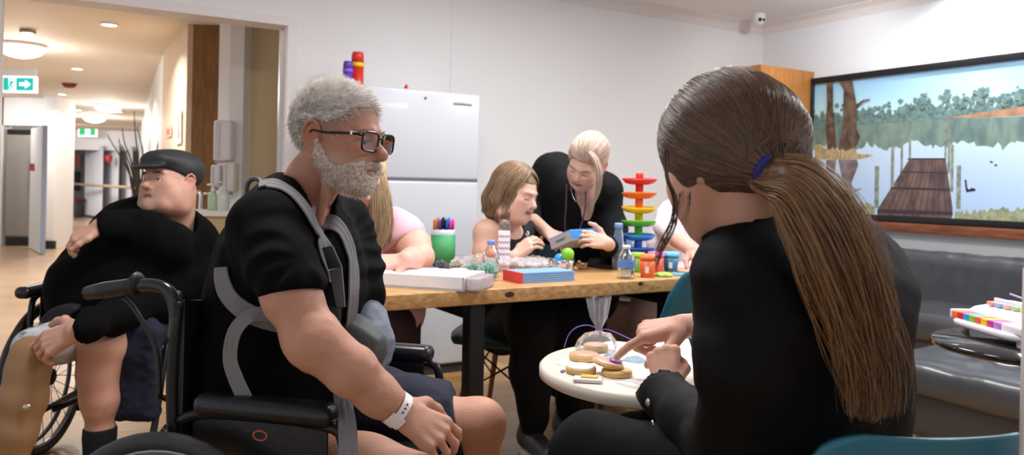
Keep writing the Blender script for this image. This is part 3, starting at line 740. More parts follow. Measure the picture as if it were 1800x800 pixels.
# ================================================================ wooden cabinet in the corner
M_orw = mat('orange_wood', 'c8843f', .4, var=.25, vscale=7, stretch=(5, 5, .45), detail=6)
cb, czt = hita(1432, 124, 0.)
ca, cz2 = hitb(1338, 115, cb)
czt = (czt+cz2)/2
root = thing('corner_cabinet', 'tall orange wood cabinet in the corner left of the painting', 'cabinet', R(ca/2, cb/2, 0))
mb = MB(); rb(mb, .002, ca-.02, .002, cb, .0, czt-.002, .003); mb.build('carcass', M_orw, root)
mb = MB(); rb(mb, ca-.018, ca, .01, cb/2-.002, .08, czt, .003); mb.build('door', M_orw, root)
mb = MB(); rb(mb, ca-.018, ca, cb/2+.002, cb, .08, czt, .003); mb.build('door', M_orw, root)
mb = MB(); mb.cyl(R(ca+.02, cb/2+.05, 1.0), R(ca+.02, cb/2+.05, 1.15), .006); mb.build('handle', M_chrome, root)

# ================================================================ painting of a lake with a jetty
pb0 = hita(1430, 138)[0]; pzt = hita(1432, 139)[1]; pzb = .5*(hita(1500, 385)[1]+hita(1800, 403)[1]); PB1 = 3.05
root = thing('lake_painting', 'long landscape painting of a lake and wooden jetty in a black frame', 'painting', R(.02, (pb0+PB1)/2, pzb))
M_blk = mat('black_frame', '17171a', .35)
fr = .045
mb = MB(); rb(mb, 0, .045, pb0, PB1, pzt-fr, pzt, .003); rb(mb, 0, .045, pb0, PB1, pzb, pzb+fr, .003); rb(mb, 0, .045, pb0, pb0+.03, pzb, pzt, .003); rb(mb, 0, .045, PB1-.03, PB1, pzb, pzt, .003)
mb.build('frame', M_blk, root)
mb = MB(); zz0 = .5*(hita(1560, 405)[1]+hita(1800, 421)[1])
rb(mb, 0, .10, pb0+.06, PB1, zz0, pzb-.004, .004); mb.build('ledge', mat('ledge_wood', '8a4f33', .35, var=.5, vscale=6, stretch=(1, 1, 8)), root)
def grad_mat(name, stops, z0, z1, rough=.6, noise=.0):
    m = mat(name, 'ffffff', rough); nt = m.node_tree; N = nt.nodes; L = nt.links
    g = N.new('ShaderNodeNewGeometry'); s = N.new('ShaderNodeSeparateXYZ'); L.new(g.outputs['Position'], s.inputs[0])
    mr_ = N.new('ShaderNodeMapRange'); mr_.inputs[1].default_value = z0; mr_.inputs[2].default_value = z1; L.new(s.outputs['Z'], mr_.inputs[0])
    r = N.new('ShaderNodeValToRGB'); el = r.color_ramp.elements
    while len(el) > 1: el.remove(el[0])
    el[0].position = stops[0][0]; el[0].color = lin(stops[0][1])
    for p_, c_ in stops[1:]: e = el.new(p_); e.color = lin(c_)
    src = mr_.outputs[0]
    if noise:
        n = N.new('ShaderNodeTexNoise'); n.inputs['Scale'].default_value = 3.; n.inputs['Detail'].default_value = 4
        ma = N.new('ShaderNodeMath'); ma.operation = 'MULTIPLY_ADD'; L.new(n.outputs['Fac'], ma.inputs[0]); ma.inputs[1].default_value = noise; L.new(mr_.outputs[0], ma.inputs[2])
        mb_ = N.new('ShaderNodeMath'); mb_.operation = 'SUBTRACT'; L.new(ma.outputs[0], mb_.inputs[0]); mb_.inputs[1].default_value = noise*.5; src = mb_.outputs[0]
    L.new(src, r.inputs['Fac']); L.new(r.outputs['Color'], N['Principled BSDF'].inputs['Base Color']); return m
zh = .5*(hita(1440, 216)[1]+hita(1700, 213)[1])          # shore line of the picture
mats_p = [grad_mat('paint_sky', [(0, 'c9e6ee'), (.35, 'b4e0ee'), (.7, '9fcdea'), (1, '8fb9df')], zh, pzt, noise=.5),
          mat('paint_trees', '587476', .6, var=.5, vscale=26, col2='7d9590'), mat('paint_trees_light', '74908a', .6, var=.5, vscale=34, col2='54706f'),
          mat('paint_bank', 'b58c70', .6, var=.5, vscale=14, col2='8f6c54'),
          grad_mat('paint_water', [(0, 'a9c4e6'), (.5, 'b9d2ee'), (.85, 'c6dcef'), (1, '9fb7bd')], pzb, zh, noise=.25),
          mat('paint_reflection', '7b9186', .6, var=.45, vscale=14, col2='5b7472', stretch=(1, 1, .4)),
          mat('paint_jetty', '766058', .6, var=.5, vscale=14, col2='4a3c40', stretch=(1, 1, .5)),
          mat('paint_post', '98a090', .6, var=.4, vscale=30, col2='6a7266'),
          mat('paint_trunk', '74604f', .6, var=.6, vscale=18, col2='44362f'),
          mat('paint_reed', 'c6b285', .6, var=.4, vscale=30, col2='93895e', stretch=(3, 3, .6)),
          mat('paint_dark', '23282f', .6), mat('paint_grass', 'a5a888', .6, var=.5, vscale=30, col2='7c8a6a'), mat('paint_trunk_water', '6b5a58', .6, var=.4, vscale=10, col2='8d8a90'),
          mat('paint_shadow_line', '3c3038', .6)]
cv = MB(); lay = [.020]
def pz(pts, mi):
    lay[0] += .00003
    cv.add([R(lay[0], b, z) for b, z in pts], [tuple(range(len(pts)))], mi)
def pp_(pts, mi): pz([hita(x, y, .02) for x, y in pts], mi)
def zp(pts, mi): pp_([(1420+x/2.424, 90+y/2.424) for x, y in pts], mi)    # points read in the enlarged picture
B0, B1 = pb0+.02, PB1-.02
rb(cv, .002, .02, B0, B1, pzb+.02, pzt-.02, 0.001, 4)
pz([(B0, zh-.01), (B1, zh-.01), (B1, pzt-.03), (B0, pzt-.03)], 0)
rr = random.Random(3)
def treeline(b0, b1, base, hmin, hmax, mi, seed, step=.009):
    r2 = random.Random(seed); top = []; b = b0; hcur = (hmin+hmax)/2
    pts = [(b0, base)]
    while b < b1:
        hcur += r2.uniform(-.035, .035); hcur = min(max(hcur, hmin), hmax)
        pts.append((b, base+hcur*r2.uniform(.85, 1.1))); b += step*r2.uniform(.5, 1.2)
    pts += [(b1, base)]; pz(pts, mi)
    for k in range(int((b1-b0)/.022)):
        cb_ = r2.uniform(b0, b1); h_ = base+r2.uniform(hmin*.8, hmax*1.25); rad = r2.uniform(.008, .022)
        pz([(min(max(cb_+rad*cos(t_*pi/4)*r2.uniform(.7, 1.2), b0), b1), h_+rad*sin(t_*pi/4)*r2.uniform(.7, 1.2)) for t_ in range(8)], mi if k % 3 else 2)
lay_save = lay[0]
treeline(B0, B1, zh, .05, .12, 1, 5); treeline(B0, B1, zh, .03, .08, 2, 9)
for cpx, cpy, rad in ((1663, 170, .05), (1730, 163, .07), (1690, 178, .05), (1795, 170, .07), (1625, 178, .055), (1770, 175, .04)):
    bb, z_ = hita(cpx, cpy, .02)
    for k in range(34):
        an = rr.uniform(0, 6.28); q = rr.uniform(.1, 1)*rad; r3 = rad*rr.uniform(.12, .3)
        pz([(bb+q*cos(an)*.9+r3*cos(j*pi/4), z_+q*sin(an)+r3*sin(j*pi/4)*rr.uniform(.6, 1.1)) for j in range(8)], 1 if k % 2 else 2)
pz([(B0, zh-.012), (B1, zh-.03), (B1, zh+.006), (B0, zh+.008)], 2)
b_, _ = hita(1660, 205, .02)
pz([(b_, zh), (b_+.5, zh-.03), (B1, zh-.045), (B1, zh+.09), (b_+.9, zh+.07), (b_+.45, zh+.035)], 3)
pz([(B0, zh-.012), (b_, zh-.012), (b_+.6, zh-.02), (B1, zh-.03), (B1, pzb), (B0, pzb)], 4)
pts = [(B0, zh-.012), (b_, zh-.010), (b_+.6, zh-.024), (B1, zh-.035)]; b = B1; dn = []
while b > B0: dn.append((b, zh-.13-.05*abs(sin(b*9))-rr.uniform(0, .04)-(.03 if b > 2 else 0))); b -= rr.uniform(.01, .03)
pz(pts+dn, 5)
zp([(440, 456), (592, 456), (622, 672), (618, 712), (300, 705), (305, 668)], 6)
zp([(400, 512), (600, 516), (601, 522), (396, 518)], 13); zp([(360, 578), (609, 586), (610, 596), (354, 588)], 13); zp([(302, 672), (622, 684), (622, 700), (300, 690)], 13); zp([(432, 456), (594, 456), (594, 463), (428, 463)], 13)
for k in range(1, 11):
    s = k/11; x0 = 440+152*s; x1_ = 303+318*s; zp([(x0, 460), (x0+1.5, 460), (x1_+3, 700), (x1_-1, 700)], 13)
for x, y0, y1, w_ in ((440, 292, 460, 9), (405, 345, 512, 10), (365, 405, 580, 14), (298, 490, 668, 18), (592, 288, 458, 9), (606, 338, 522, 11), (619, 398, 600, 13), (647, 487, 672, 19)):
    zp([(x-w_/2-1, y1), (x+w_/2-1, y1), (x+w_/2+2, y0+4), (x+w_/2, y0), (x-w_/2+2, y0)], 7)
zp([(84, 128), (112, 128), (112, 240), (122, 330), (128, 432), (88, 436), (80, 330), (86, 240)], 8)
zp([(130, 118), (192, 116), (200, 160), (214, 235), (212, 330), (228, 365), (214, 400), (190, 434), (132, 420), (152, 340), (156, 240), (158, 165)], 8)
zp([(210, 228), (240, 208), (268, 204), (270, 209), (242, 216), (214, 242)], 8)
zp([(84, 464), (126, 462), (118, 540), (116, 616), (84, 600), (78, 540)], 12); zp([(134, 462), (214, 462), (220, 485), (192, 560), (196, 640), (138, 630), (150, 540)], 12)
zp([(198, 590), (232, 584), (236, 588), (205, 600)], 12)
reed = [(34, 462)]+[(34+i*12, 395+rr.uniform(-12, 14)+i*2.0) for i in range(16)]+[(250, 440), (280, 446), (230, 458)]
zp([(34, 400), (34, 462)][::-1]+[(34+i*13, 400+rr.uniform(-14, 12)+i*2.2) for i in range(1, 16)]+[(262, 440), (284, 446), (230, 460)], 9)
pts = [(B0, pzb+.02)]; b = B0
while b < B1: pts.append((b, pzb+.10+rr.uniform(-.02, .025)-.02*sin(b*5))); b += rr.uniform(.006, .02)
bj0, bj1 = hita(1540, 380, .02)[0], hita(1680, 380, .02)[0]
l1 = [p_ for p_ in pts if p_[0] < bj0]+[(bj0, pzb+.02)]; l2 = [(bj1, pzb+.02)]+[p_ for p_ in pts if p_[0] > bj1]+[(B1, pzb+.02)]
pz(l1, 11); pz(l2, 11)
zp([(676, 548), (681, 548), (684, 580), (690, 590), (705, 582), (720, 588), (718, 596), (690, 600), (680, 602), (676, 580), (674, 556), (671, 554)], 10)
zp([(778, 470), (788, 468), (796, 474), (786, 478)], 10); zp([(798, 484), (808, 482), (813, 488), (804, 492)], 10); zp([(52, 500), (62, 496), (66, 503), (56, 508)], 10)
o = cv.build('canvas', mats_p, root)

# ================================================================ leather seating
M_lea = mat('grey_leather', '44464a', .33, bump=.35, bscale=28, coat=.15)
M_lea2 = mat('grey_leather_side', '3a3b3c', .4, bump=.3, bscale=22)
b1c, z1c = hita(1560, 437, .14); b2c, z2c = hita(1800, 450, .14); bz = (z1c+z2c)/2
root = thing('grey_sofa', 'long grey leather sofa against the wall under the painting', 'sofa', R(.5, 2.2, 0))
MR = [[U[0], V[0], 0], [U[1], V[1], 0], [0, 0, 1]]
def sofa_part(name, a0, a1, b0, b1, z0, z1, rr_, parent, wr=.006, seed=1, m=M_lea, res=.018, kfold=(1, 1, 1)):
    c = R((a0+a1)/2, (b0+b1)/2, (z0+z1)/2); pts = [R(a, b) for a in (a0, a1) for b in (b0, b1)]
    lo = (min(p.x for p in pts)-.05, min(p.y for p in pts)-.05, z0-.05); hi = (max(p.x for p in pts)+.05, max(p.y for p in pts)+.05, z1+.05)
    g = G(lo, hi, res); g.box(c, ((a1-a0)/2, (b1-b0)/2, (z1-z0)/2), MR, rr_, .001); g.folds(wr, 9, seed, kfold)
    return sdf_obj(name, g, m, parent, it=2)
sofa_part('backrest', .04, .30, .62, 4.3, .32, bz, .07, root, .012, 3, kfold=(1.6, 1.6, .35))
sofa_part('seat', .06, .92, .62, 4.3, .24, .41, .05, root, .008, 5)
mb = MB(); rb(mb, .08, .88, .66, 4.26, .07, .27, .02); mb.build('base', M_lea2, root)
for a, b in ((.15, .8), (.8, .8), (.15, 4.1), (.8, 4.1), (.8, 2.4)): mb = MB(); mb.cyl(R(a, b, 0), R(a, b, .08), .025); mb.build('foot', M_blk, root)
pA = hitz(1620, 640, .40); aF = ab(pA.x, pA.y)[0]; pB = hitz(1660, 599, .40); bF = ab(pB.x, pB.y)[1]
root = thing('leather_bench', 'nearer grey leather bench seat behind the toy piano table', 'sofa', R(aF-.5, bF+.8, 0))
sofa_part('seat', aF-1.05, aF, bF, bF+1.9, .25, .40, .045, root, .006, 8)
sofa_part('base', aF-1.03, aF-.03, bF+.02, bF+1.88, .08, .30, .03, root, .004, 9, M_lea2)
for a, b in ((aF-.1, bF+.12), (aF-.95, bF+.12), (aF-.1, bF+1.7), (aF-.95, bF+1.7)): mb = MB(); mb.cyl(R(a, b, 0), R(a, b, .09), .03); mb.build('foot', M_blk, root)
q = P(1822, 505, 3.2); qa, qb = ab(q.x, q.y)
sofa_part('backrest', qa-.07, qa+.07, qb-.0, qb+.5, .36, .80, .03, root, .003, 11, mat('black_pad', '151416', .5))
# ================================================================ the craft table
TZ = .74
pf = [hitz(672, 523, TZ), hitz(1190, 487, TZ)]
tb = sum(ab(p.x, p.y)[1] for p in pf)/2            # front edge of the table top
tl = ab(pf[0].x, pf[0].y)[0]; tr = tl-2.0          # left and right ends
TW = .66; TT = .052
M_pine = mat('pine_top', 'c79c68', .42, var=.5, vscale=5, col2='9f7645', detail=8, bump=.04)
def grain(m, ang, sc=(1.2, 14, 14)):
    mp = [n for n in m.node_tree.nodes if n.type == 'MAPPING'][0]; mp.inputs['Rotation'].default_value = (0, 0, ang); mp.inputs['Scale'].default_value = sc
grain(M_pine, -(pi+TH))
M_bmetal = mat('black_metal', '131315', .4, .4)
root = thing('craft_table', 'long table with a thick pine top and black legs covered in craft things', 'table', R((tl+tr)/2, tb-TW/2, 0))
mb = MB(); rb(mb, tr, tl, tb-TW, tb, TZ-TT, TZ, .004); mb.build('tabletop', M_pine, root)
M_knot = mat('pine_knot', '3d2213', .5, var=.3, vscale=80)
for px, py, w_, h_ in ((896, 518, .020, .010), (1126, 499, .012, .008), (1310, 500, .012, .009)):
    a, z = hitb(px, py, tb+.001); c = R(a, tb, z)
    mb = MB(); e = Vector((U[0], U[1], 0)); mb.prism([c+e*(w_*cos(k*pi/8))+Vector((0, 0, h_*sin(k*pi/8))) for k in range(16)], Vector((V[0], V[1], 0))*.0012); mb.build('knot', M_knot, root)
al1 = hitb(832, 600, tb-.05)[0]; al2 = hitb(1172, 560, tb-.05)[0]
for al in (al1, al2):
    for b in (tb-.05, tb-TW+.06):
        mb = MB(); rb(mb, al-.03, al+.03, b-.03, b+.03, 0, TZ-TT, .003); mb.build('leg', M_bmetal, root)
    mb = MB(); rb(mb, al-.025, al+.025, tb-TW+.06, tb-.05, TZ-TT-.06, TZ-TT, .003); mb.build('cross_bar', M_bmetal, root)
mb = MB(); rb(mb, al2, al1, tb-TW/2-.02, tb-TW/2+.02, TZ-TT-.06, TZ-TT, .003); mb.build('long_bar', M_bmetal, root)

def tp(px, py, z=TZ): return hitz(px, py, z)
def ppm(Y): return Y/F
RZT = pi+TH      # things lined up with the table edge
eU = Vector((U[0], U[1], 0)); eV = Vector((V[0], V[1], 0))
M_clear = film('clear_plastic', (1, 1, 1), .06, .06, .2, 20); M_bag = film('clear_bag', (.98, .97, 1), .16, .12, .7, 35, .2)
M_bagp = film('frosted_bag', (1, .95, .97), .38, .15, .7, 35, .2)
def crumple(name, c, r3, seed, m, parent=None, amp=.25, res=None, label=None, cat=None, top_pull=0.):
    res = res or max(min(r3)/9, .003); c = Vector(c)
    g = G([c[i]-r3[i]*1.5-.01 for i in range(3)], [c[i]+r3[i]*1.5+.01 for i in range(3)], res); g.ell(c, r3)
    if top_pull: g.cone(c, c+Vector((0, 0, top_pull)), min(r3)*.5, min(r3)*.12, min(r3)*.6)
    g.folds(min(r3)*amp, 1.3/min(r3), seed); g.cut((c.x, c.y, c.z-r3[2]*.86), (0, 0, -1), .002)
    o = sdf_obj(name, g, m, parent, it=0)
    if label: tag(o, label, cat)
    return o

# white tray at the near left corner -------------------------------
M_tray = mat('tray_white', 'e9e6ea', .35)
c0 = tp(657, 503); c1 = tp(815, 513); L_ = (c1-c0); L_.z = 0; wl = L_.length; e1 = L_.normalized(); e2 = Vector((-e1.y, e1.x, 0))
cc = c0+L_*.5+e2*.115; cc.z = TZ
root = thing('craft_tray', 'shallow white tray lined with crumpled tissue at the near left table corner', 'tray', cc)
Rt = Matrix((e1, e2, (0, 0, 1))).transposed()
mb = MB(); h_ = .048
mb.box(cc+Vector((0, 0, .004)), (wl, .23, .008), R3=Rt)
mb.box(cc-e2*.112+Vector((0, 0, h_/2)), (wl, .006, h_), R3=Rt); mb.box(cc+e2*.112+Vector((0, 0, h_/2)), (wl, .006, h_), R3=Rt)
mb.box(cc-e1*(wl/2-.003)+Vector((0, 0, h_/2)), (.006, .23, h_), R3=Rt); mb.box(cc+e1*(wl/2-.003)+Vector((0, 0, h_/2)), (.006, .23, h_), R3=Rt)
mb.build('tray_body', M_tray, root)
g = G((cc.x-.25, cc.y-.2, TZ), (cc.x+.25, cc.y+.2, TZ+.1), .005)
g.box(cc+Vector((0, 0, .036)), (wl/2-.008, .107, .012), Rt, .005, .001); g.ell(cc+e1*(wl*.38)-e2*.06+Vector((0, 0, .05)), (.05, .045, .02), k=.02); g.folds(.007, 25, 12)
sdf_obj('tissue_lining', g, mat('tissue', 'ece8f1', .7), root, it=1)
root = thing('ribbed_box', 'clear ribbed plastic box standing on the right end of the white tray', 'box', cc+e1*(wl*.5+.03))
q = cc+e1*(wl*.5+.028)-e2*.02
mb = MB(); mb.box(q+Vector((0, 0, .024)), (.05, .17, .044), R3=Rt, bev=.006); mb.build('box_wall', M_bagp, root)
mb = MB()
for k in range(7): mb.box(q+e2*(-.07+k*.022)-Vector((0, 0, 0))+Vector((0, 0, .024)), (.054, .004, .046), R3=Rt)
mb.build('ribs', M_bagp, root)

# green pencil cup --------------------------------------------------
c = tp(778, 469); s = ppm(c.y); rcup = 21.5*s; hcup = 66*s
root = thing('pen_cup', 'green paper covered cup full of coloured felt pens', 'cup', c)
M_gr = mat('green_paper', '3f9a5e', .6, var=.06)
mb = MB(); mb.lathe(c, [(rcup, 0), (rcup, hcup*.86), (rcup-.003, hcup*.86), (rcup-.003, .01)], 32); mb.build('cup_wall', M_gr, root)
mb = MB(); mb.lathe(c+Vector((0, 0, hcup*.86)), [(rcup-.001, 0), (rcup-.001, hcup*.14), (rcup-.004, hcup*.14), (rcup-.004, 0)], 32, caps=False); mb.build('rim', mat('cup_inner', 'b8c3cc', .4), root)
pens = [('d0702e', -17), ('d0702e', -13.5), ('9a8fb0', -9.5), ('6b3b86', -6), ('5b2f66', -3), ('1d1a26', 0), ('17151c', 4), ('2f62c4', 7), ('3b8fe0', 10), ('d03fa0', 13.5), ('ec5aa5', 17), ('2fae62', -1), ('e8c020', 6)]
for i, (cl, dx) in enumerate(pens):
    an = i*2.4; q = c+Vector((dx*s*.92, ((-1)**i)*.012 if i < 11 else .03, .012)); tip = q+Vector((0, 0, hcup+.028+.006*((i*7) % 3))); tip.x += dx*s*.04
    pr = thing('felt_pen', {0: 'outermost left orange felt pen in the green cup', 1: 'second orange felt pen in the green cup', 2: 'pale lilac felt pen in the green cup', 3: 'bright purple felt pen in the green cup', 4: 'dark plum felt pen in the green cup', 5: 'middle blackish felt pen in the green cup', 6: 'second black felt pen right of the middle one in the green cup', 7: 'dark blue felt pen in the green cup', 8: 'light blue felt pen in the green cup', 9: 'magenta felt pen in the green cup', 10: 'outermost right pink felt pen in the green cup', 11: 'green felt pen at the back of the green cup', 12: 'yellow felt pen at the back of the green cup'}[i], 'pen', q, 0, 'felt pens in the green cup')
    mb = MB(); mb.cyl(q, q+(tip-q)*.78, .0055, n=10); mb.build('barrel', mat('pen_grey', 'c9c9d0', .4), pr)
    mb = MB(); L2 = (tip-q)*.25; mb.lathe(q+(tip-q)*.76, [(.0068, 0), (.0066, L2.length*.85), (.004, L2.length)], 10, axis=tip-q); mb.build('cap', mat('pen_'+cl, cl, .35), pr)

# pompoms -------------------------------------------------------------
def pompom(px, py, rpx, label, colr, Y=None, n=1500):
    c = tp(px, py+rpx) if Y is None else P(px, py+rpx, Y); s = ppm(c.y); r = rpx*s; c = c+Vector((0, 0, r))
    c.z = max(c.z, TZ+r*.98)
    m = smat('yarn_'+colr, colr, 'ffffff', .9) if 0 else mat('yarn_'+colr, colr, .9, var=.12, vscale=120)
    d = RNG.normal(size=(n, 3)); d /= np.linalg.norm(d, axis=1, keepdims=True)
    rr_ = r*RNG.uniform(.86, 1.06, (n, 1)); base = np.array(c)
    S = np.stack([base+d*r*.35, base+d*rr_*.8+RNG.normal(size=(n, 3))*r*.03, base+d*rr_+RNG.normal(size=(n, 3))*r*.06], 1)
    o = strands('pompom', S, r*.085, m, None, None, .7); cb2 = MB(); cb2.ball(c, r*.8, 16); tag(o, label, 'pompom', 'wool pompoms on the craft table'); cb2.build('core', m, o); return o
pompom(776, 472, 14, 'dark grey fluffy wool pompom', '9494a0'); pompom(804, 469, 14, 'cream white wool pompom beside the dark grey one', 'f3ebe0')
pompom(858, 478, 16, 'pale mint wool pompom below the small bottle', 'b4e0d2'); pompom(832, 474, 12, 'smaller pale mint pompom left of the bigger mint one', 'c6e6da')
# flower trinket
c = tp(843, 470, TZ); s = ppm(c.y); c = c+Vector((0, 0, 10*s))
root = thing('foam_flower', 'yellow and orange foam flower on top of the mint pompoms', 'decoration', c)
mb = MB()
for k in range(6): an = k*pi/3; mb.ball(c+Vector((9*s*cos(an), 2*s*sin(an), 4*s*sin(an))), (6*s, 5*s, 5*s), 10)
mb.build('petals', mat('petal_yellow', 'f0cf4a', .6), root)
mb = MB()
for k in range(4): an = k*pi/2+.4; mb.ball(c+Vector((4*s*cos(an), -2*s, 10*s+4*s*sin(an))), 3.5*s, 10)
mb.build('centre', mat('petal_orange', 'ec7a3c', .6), root)
crumple('clear_bag', tp(835, 482)+Vector((0, .03, .035)), (.10, .06, .042), 5, M_bag, amp=.4, label='crumpled clear plastic bag around the pompoms', cat='bag')

# bottles ---------------------------------------------------------------
def bottle(px, py, wpx, hpx, label, body, capc, liquid=None, labelc=None, name='water_bottle', neck=.38):
    c = tp(px, py); s = ppm(c.y); r = wpx*s/2; h = hpx*s
    t = thing(name, label, 'bottle', c)
    mb = MB(); mb.lathe(c, [(r*.8, 0), (r*.97, .004), (r, h*.06), (r*.94, h*.2), (r, h*.3), (r, h*.58), (r*.85, h*.7), (r*neck*1.2, h*.83), (r*neck, h*.87), (r*neck, h*.93)], 24); mb.build('bottle_body', body, t)
    mb = MB(); mb.lathe(c+Vector((0, 0, h*.88)), [(r*neck*1.25, 0), (r*neck*1.25, h*.10), (r*neck*1.1, h*.12)], 20); mb.build('cap', capc, t)
    if labelc is not None:
        mb = MB(); mb.lathe(c+Vector((0, 0, h*.32)), [(r*1.01, 0), (r*1.01, h*.22)], 24, caps=False); mb.build('paper_label', labelc, t)
    if liquid is not None:
        mb = MB(); mb.lathe(c+Vector((0, 0, .004)), [(r*.78, 0), (r*.92, h*.06), (r*.92, h*.5)], 20); mb.build('liquid', liquid, t)
    return t
M_pet = film('pet_plastic', (.93, .96, 1), .05, .05, .3, 40); M_petb = film('pet_blue', (.45, .68, .95), .22, .08, .2, 20)
bottle(862, 488, 30, 66, 'small clear bottle with a blue cap and orange inside', M_pet, mat('cap_blue', '7d9be0', .35), None, None)
c = tp(862, 488); s = ppm(c.y); mb = MB(); mb.lathe(c+Vector((0, 0, 36*s)), [(7*s, 0), (9*s, 6*s), (5*s, 18*s)], 16); tag(mb.build('orange_stopper', mat('peach_orange', 'e8956a', .4)), 'peach coloured piece inside the small clear bottle', 'stopper')
bottle(1100, 489, 31, 58, 'clear water bottle with a blue label beside the orange tub', M_pet, mat('cap_white', 'dfe5ee', .35), film('water', (.85, .92, 1), .04, .03, .0), mat('label_blue', '5b86c8', .4))
bottle(1086, 474, 22, 82, 'tall slim blue water bottle left of the rainbow tower', M_petb, mat('cap_blue2', '7fa3d8', .4), None, None, 'tall_bottle', .55)
bottle(1105, 466, 20, 54, 'short blue bottle behind the clear one', M_petb, mat('cap_pink', 'e4707c', .4), None, None, 'blue_bottle', .6)
# chevron box
c = tp(885, 475); s = ppm(c.y); w_ = 21*s; h_ = 90*s
root = thing('gift_box', 'tall white gift box with purple zigzag stripes and a clear top', 'box', c)
RM = Matrix.Rotation(.0, 3, 'Z')
mb = MB(); mb.box(c+Vector((0, 0, h_*.39)), (w_, w_, h_*.78), bev=.0015); mb.build('carton', mat('box_white', 'efecef', .5), root)
mb = MB(); mb.box(c+Vector((0, 0, h_*.89)), (w_*.98, w_*.98, h_*.215)); mb.build('clear_window', M_clear, root)
mb = MB(); mb.box(c+Vector((0, .0, h_*.87)), (w_*.8, w_*.7, h_*.12), bev=.004); mb.ball(c+Vector((.0, 0, h_*.94)), (w_*.3, w_*.3, w_*.2), 10); mb.build('contents', mat('sand_brown', 'b59c94', .8, var=.5, vscale=60), root)
mb = MB(); yf = c.y-w_/2-.0012
for k in range(6):
    z0 = c.z+h_*(.08+k*.115); n = 8; a = []; b = []
    for j in range(n+1): x = c.x-w_/2+w_*j/n; zz = z0+(h_*.02 if j % 2 else -h_*.02); a.append((x, yf, zz)); b.append((x, yf, zz+h_*.022))
    mb.rings([a, b], False, 0, False, closed=False)
mb.build('zigzag_stripes', mat('zig_purple', '94699b', .5), root)
# bag with white and pink stuff, blue pads, balls -----------------------
crumple('craft_bag', tp(925, 478)+Vector((0, .06, .03)), (.16, .10, .032), 15, M_bagp, amp=.35, label='clear crinkled bag of pale pink pieces behind the blue pads', cat='bag')
c0 = tp(917, 499); c1 = tp(1009, 494); L_ = c1-c0; L_.z = 0; wl = L_.length; e1 = L_.normalized(); e2 = Vector((-e1.y, e1.x, 0)); Rp = Matrix((e1, e2, (0, 0, 1))).transposed(); s = ppm(c0.y)
M_pad = mat('pad_blue', '7fa9dc', .5); M_padr = mat('pad_red', 'd8433f', .5)
cc = c0+L_*.5+e2*.065; hh = 19*s/5
for k in range(5):
    q = cc+Vector((0, 0, hh*k+hh/2)); q.z = TZ+hh*(k+.5)
    t = thing('blue_pad', ['bottom', 'second lowest', 'middle', 'second highest', 'topmost'][k]+' blue booklet of the neat stack with red spines', 'booklet', (q.x, q.y, q.z-hh/2), 0, 'blue booklets stacked on the table edge')
    mb = MB(); mb.box(q+e1*.002, (wl, .13, hh*.82), R3=Rp); mb.build('pages', M_pad, t)
    mb = MB(); mb.box(q-e1*(wl/2+.001), (.012, .132, hh*.98), R3=Rp); mb.build('spine', M_padr, t)
c = cc+e2*.14+e1*.05; c.z = TZ
def ball_thing(px, py, rpx, Y, label, cl):
    p = P(px, py, Y); mb = MB(); mb.ball(p, rpx*ppm(Y), 20); o = mb.build('plastic_ball', mat('ball_'+cl, cl, .3, var=.08, vscale=30)); tag(o, label, 'ball')
cb_ = tp(987, 481); sb = ppm(cb_.y)
root = thing('clear_tub', 'clear plastic tub holding the green and blue balls', 'tub', cb_)
mb = MB(); mb.lathe(cb_, [(.001, .002), (19*sb, .002), (23*sb, 25*sb), (22*sb, 25*sb), (18*sb, .005), (.001, .005)], 24); mb.build('tub_body', M_clear, root)
ball_thing(998, 447, 11.5, cb_.y-.01, 'lime green plastic ball', '83cf3a'); ball_thing(984, 456, 10.5, cb_.y+.02, 'blue plastic ball beside the lime green one', '3d94dc')
ball_thing(988, 469, 7, cb_.y, 'pinkish ball at the bottom of the clear tub', 'd99a92')
mb_labels = 'small foam bits scattered before the seated woman'
rr = random.Random(8)
for k, (px, py) in enumerate([(905, 463), (915, 461), (925, 459), (936, 461), (946, 458), (955, 462), (964, 463), (1018, 463), (1024, 468), (940, 468), (930, 466), (1012, 475)]):
    p = tp(px, py); s = ppm(p.y); mb = MB(); q = rr.uniform(3.2, 5)*s
    mb.ball(p+Vector((0, 0, q*.7)), (q, q*.9, q*.75), 8); tag(mb.build('foam_bit', mat(['foam_white', 'foam_pink', 'foam_peach'][k % 3], ['ece4e4', 'e8bdb8', 'dba98c'][k % 3], .7)), 'small pale foam bit on the table near the hand holding a craft piece', 'foam piece', mb_labels)
# little things at the left
def brick(px, py, wpx, cl, label, h=.4, dd=1.):
    p = tp(px, py); s = ppm(p.y); w_ = wpx*s
    t = thing('toy_brick', label, 'toy brick', p); mb = MB(); mb.box(p+Vector((0, 0, w_*h/2)), (w_, w_*dd, w_*h), bev=.001, rz=rr.uniform(-.4, .4)); mb.build('brick_body', mat('brick_'+cl, cl, .35), t)
    mb = MB(); mb.lathe(p+Vector((0, 0, w_*h)), [(w_*.22, 0), (w_*.22, .004), (w_*.2, .005)], 12); mb.build('stud', mat('brick_'+cl, cl, .35), t)
brick(737, 474, 14, 'dc3f3c', 'small red toy brick by the pen cup'); brick(752, 480, 22, '2f86cf', 'blue toy brick left of the dark grey pompom', .5); brick(724, 479, 16, '1f6b4c', 'dark green toy brick on the table')
brick(712, 478, 15, 'e6dcae', 'cream coloured toy brick on the table', .35); brick(697, 474, 13, 'e5cf5a', 'yellow toy brick near the hand of the woman in pink', .3); brick(745, 472, 8, '7e3b8e', 'tiny purple toy brick right of the red one')
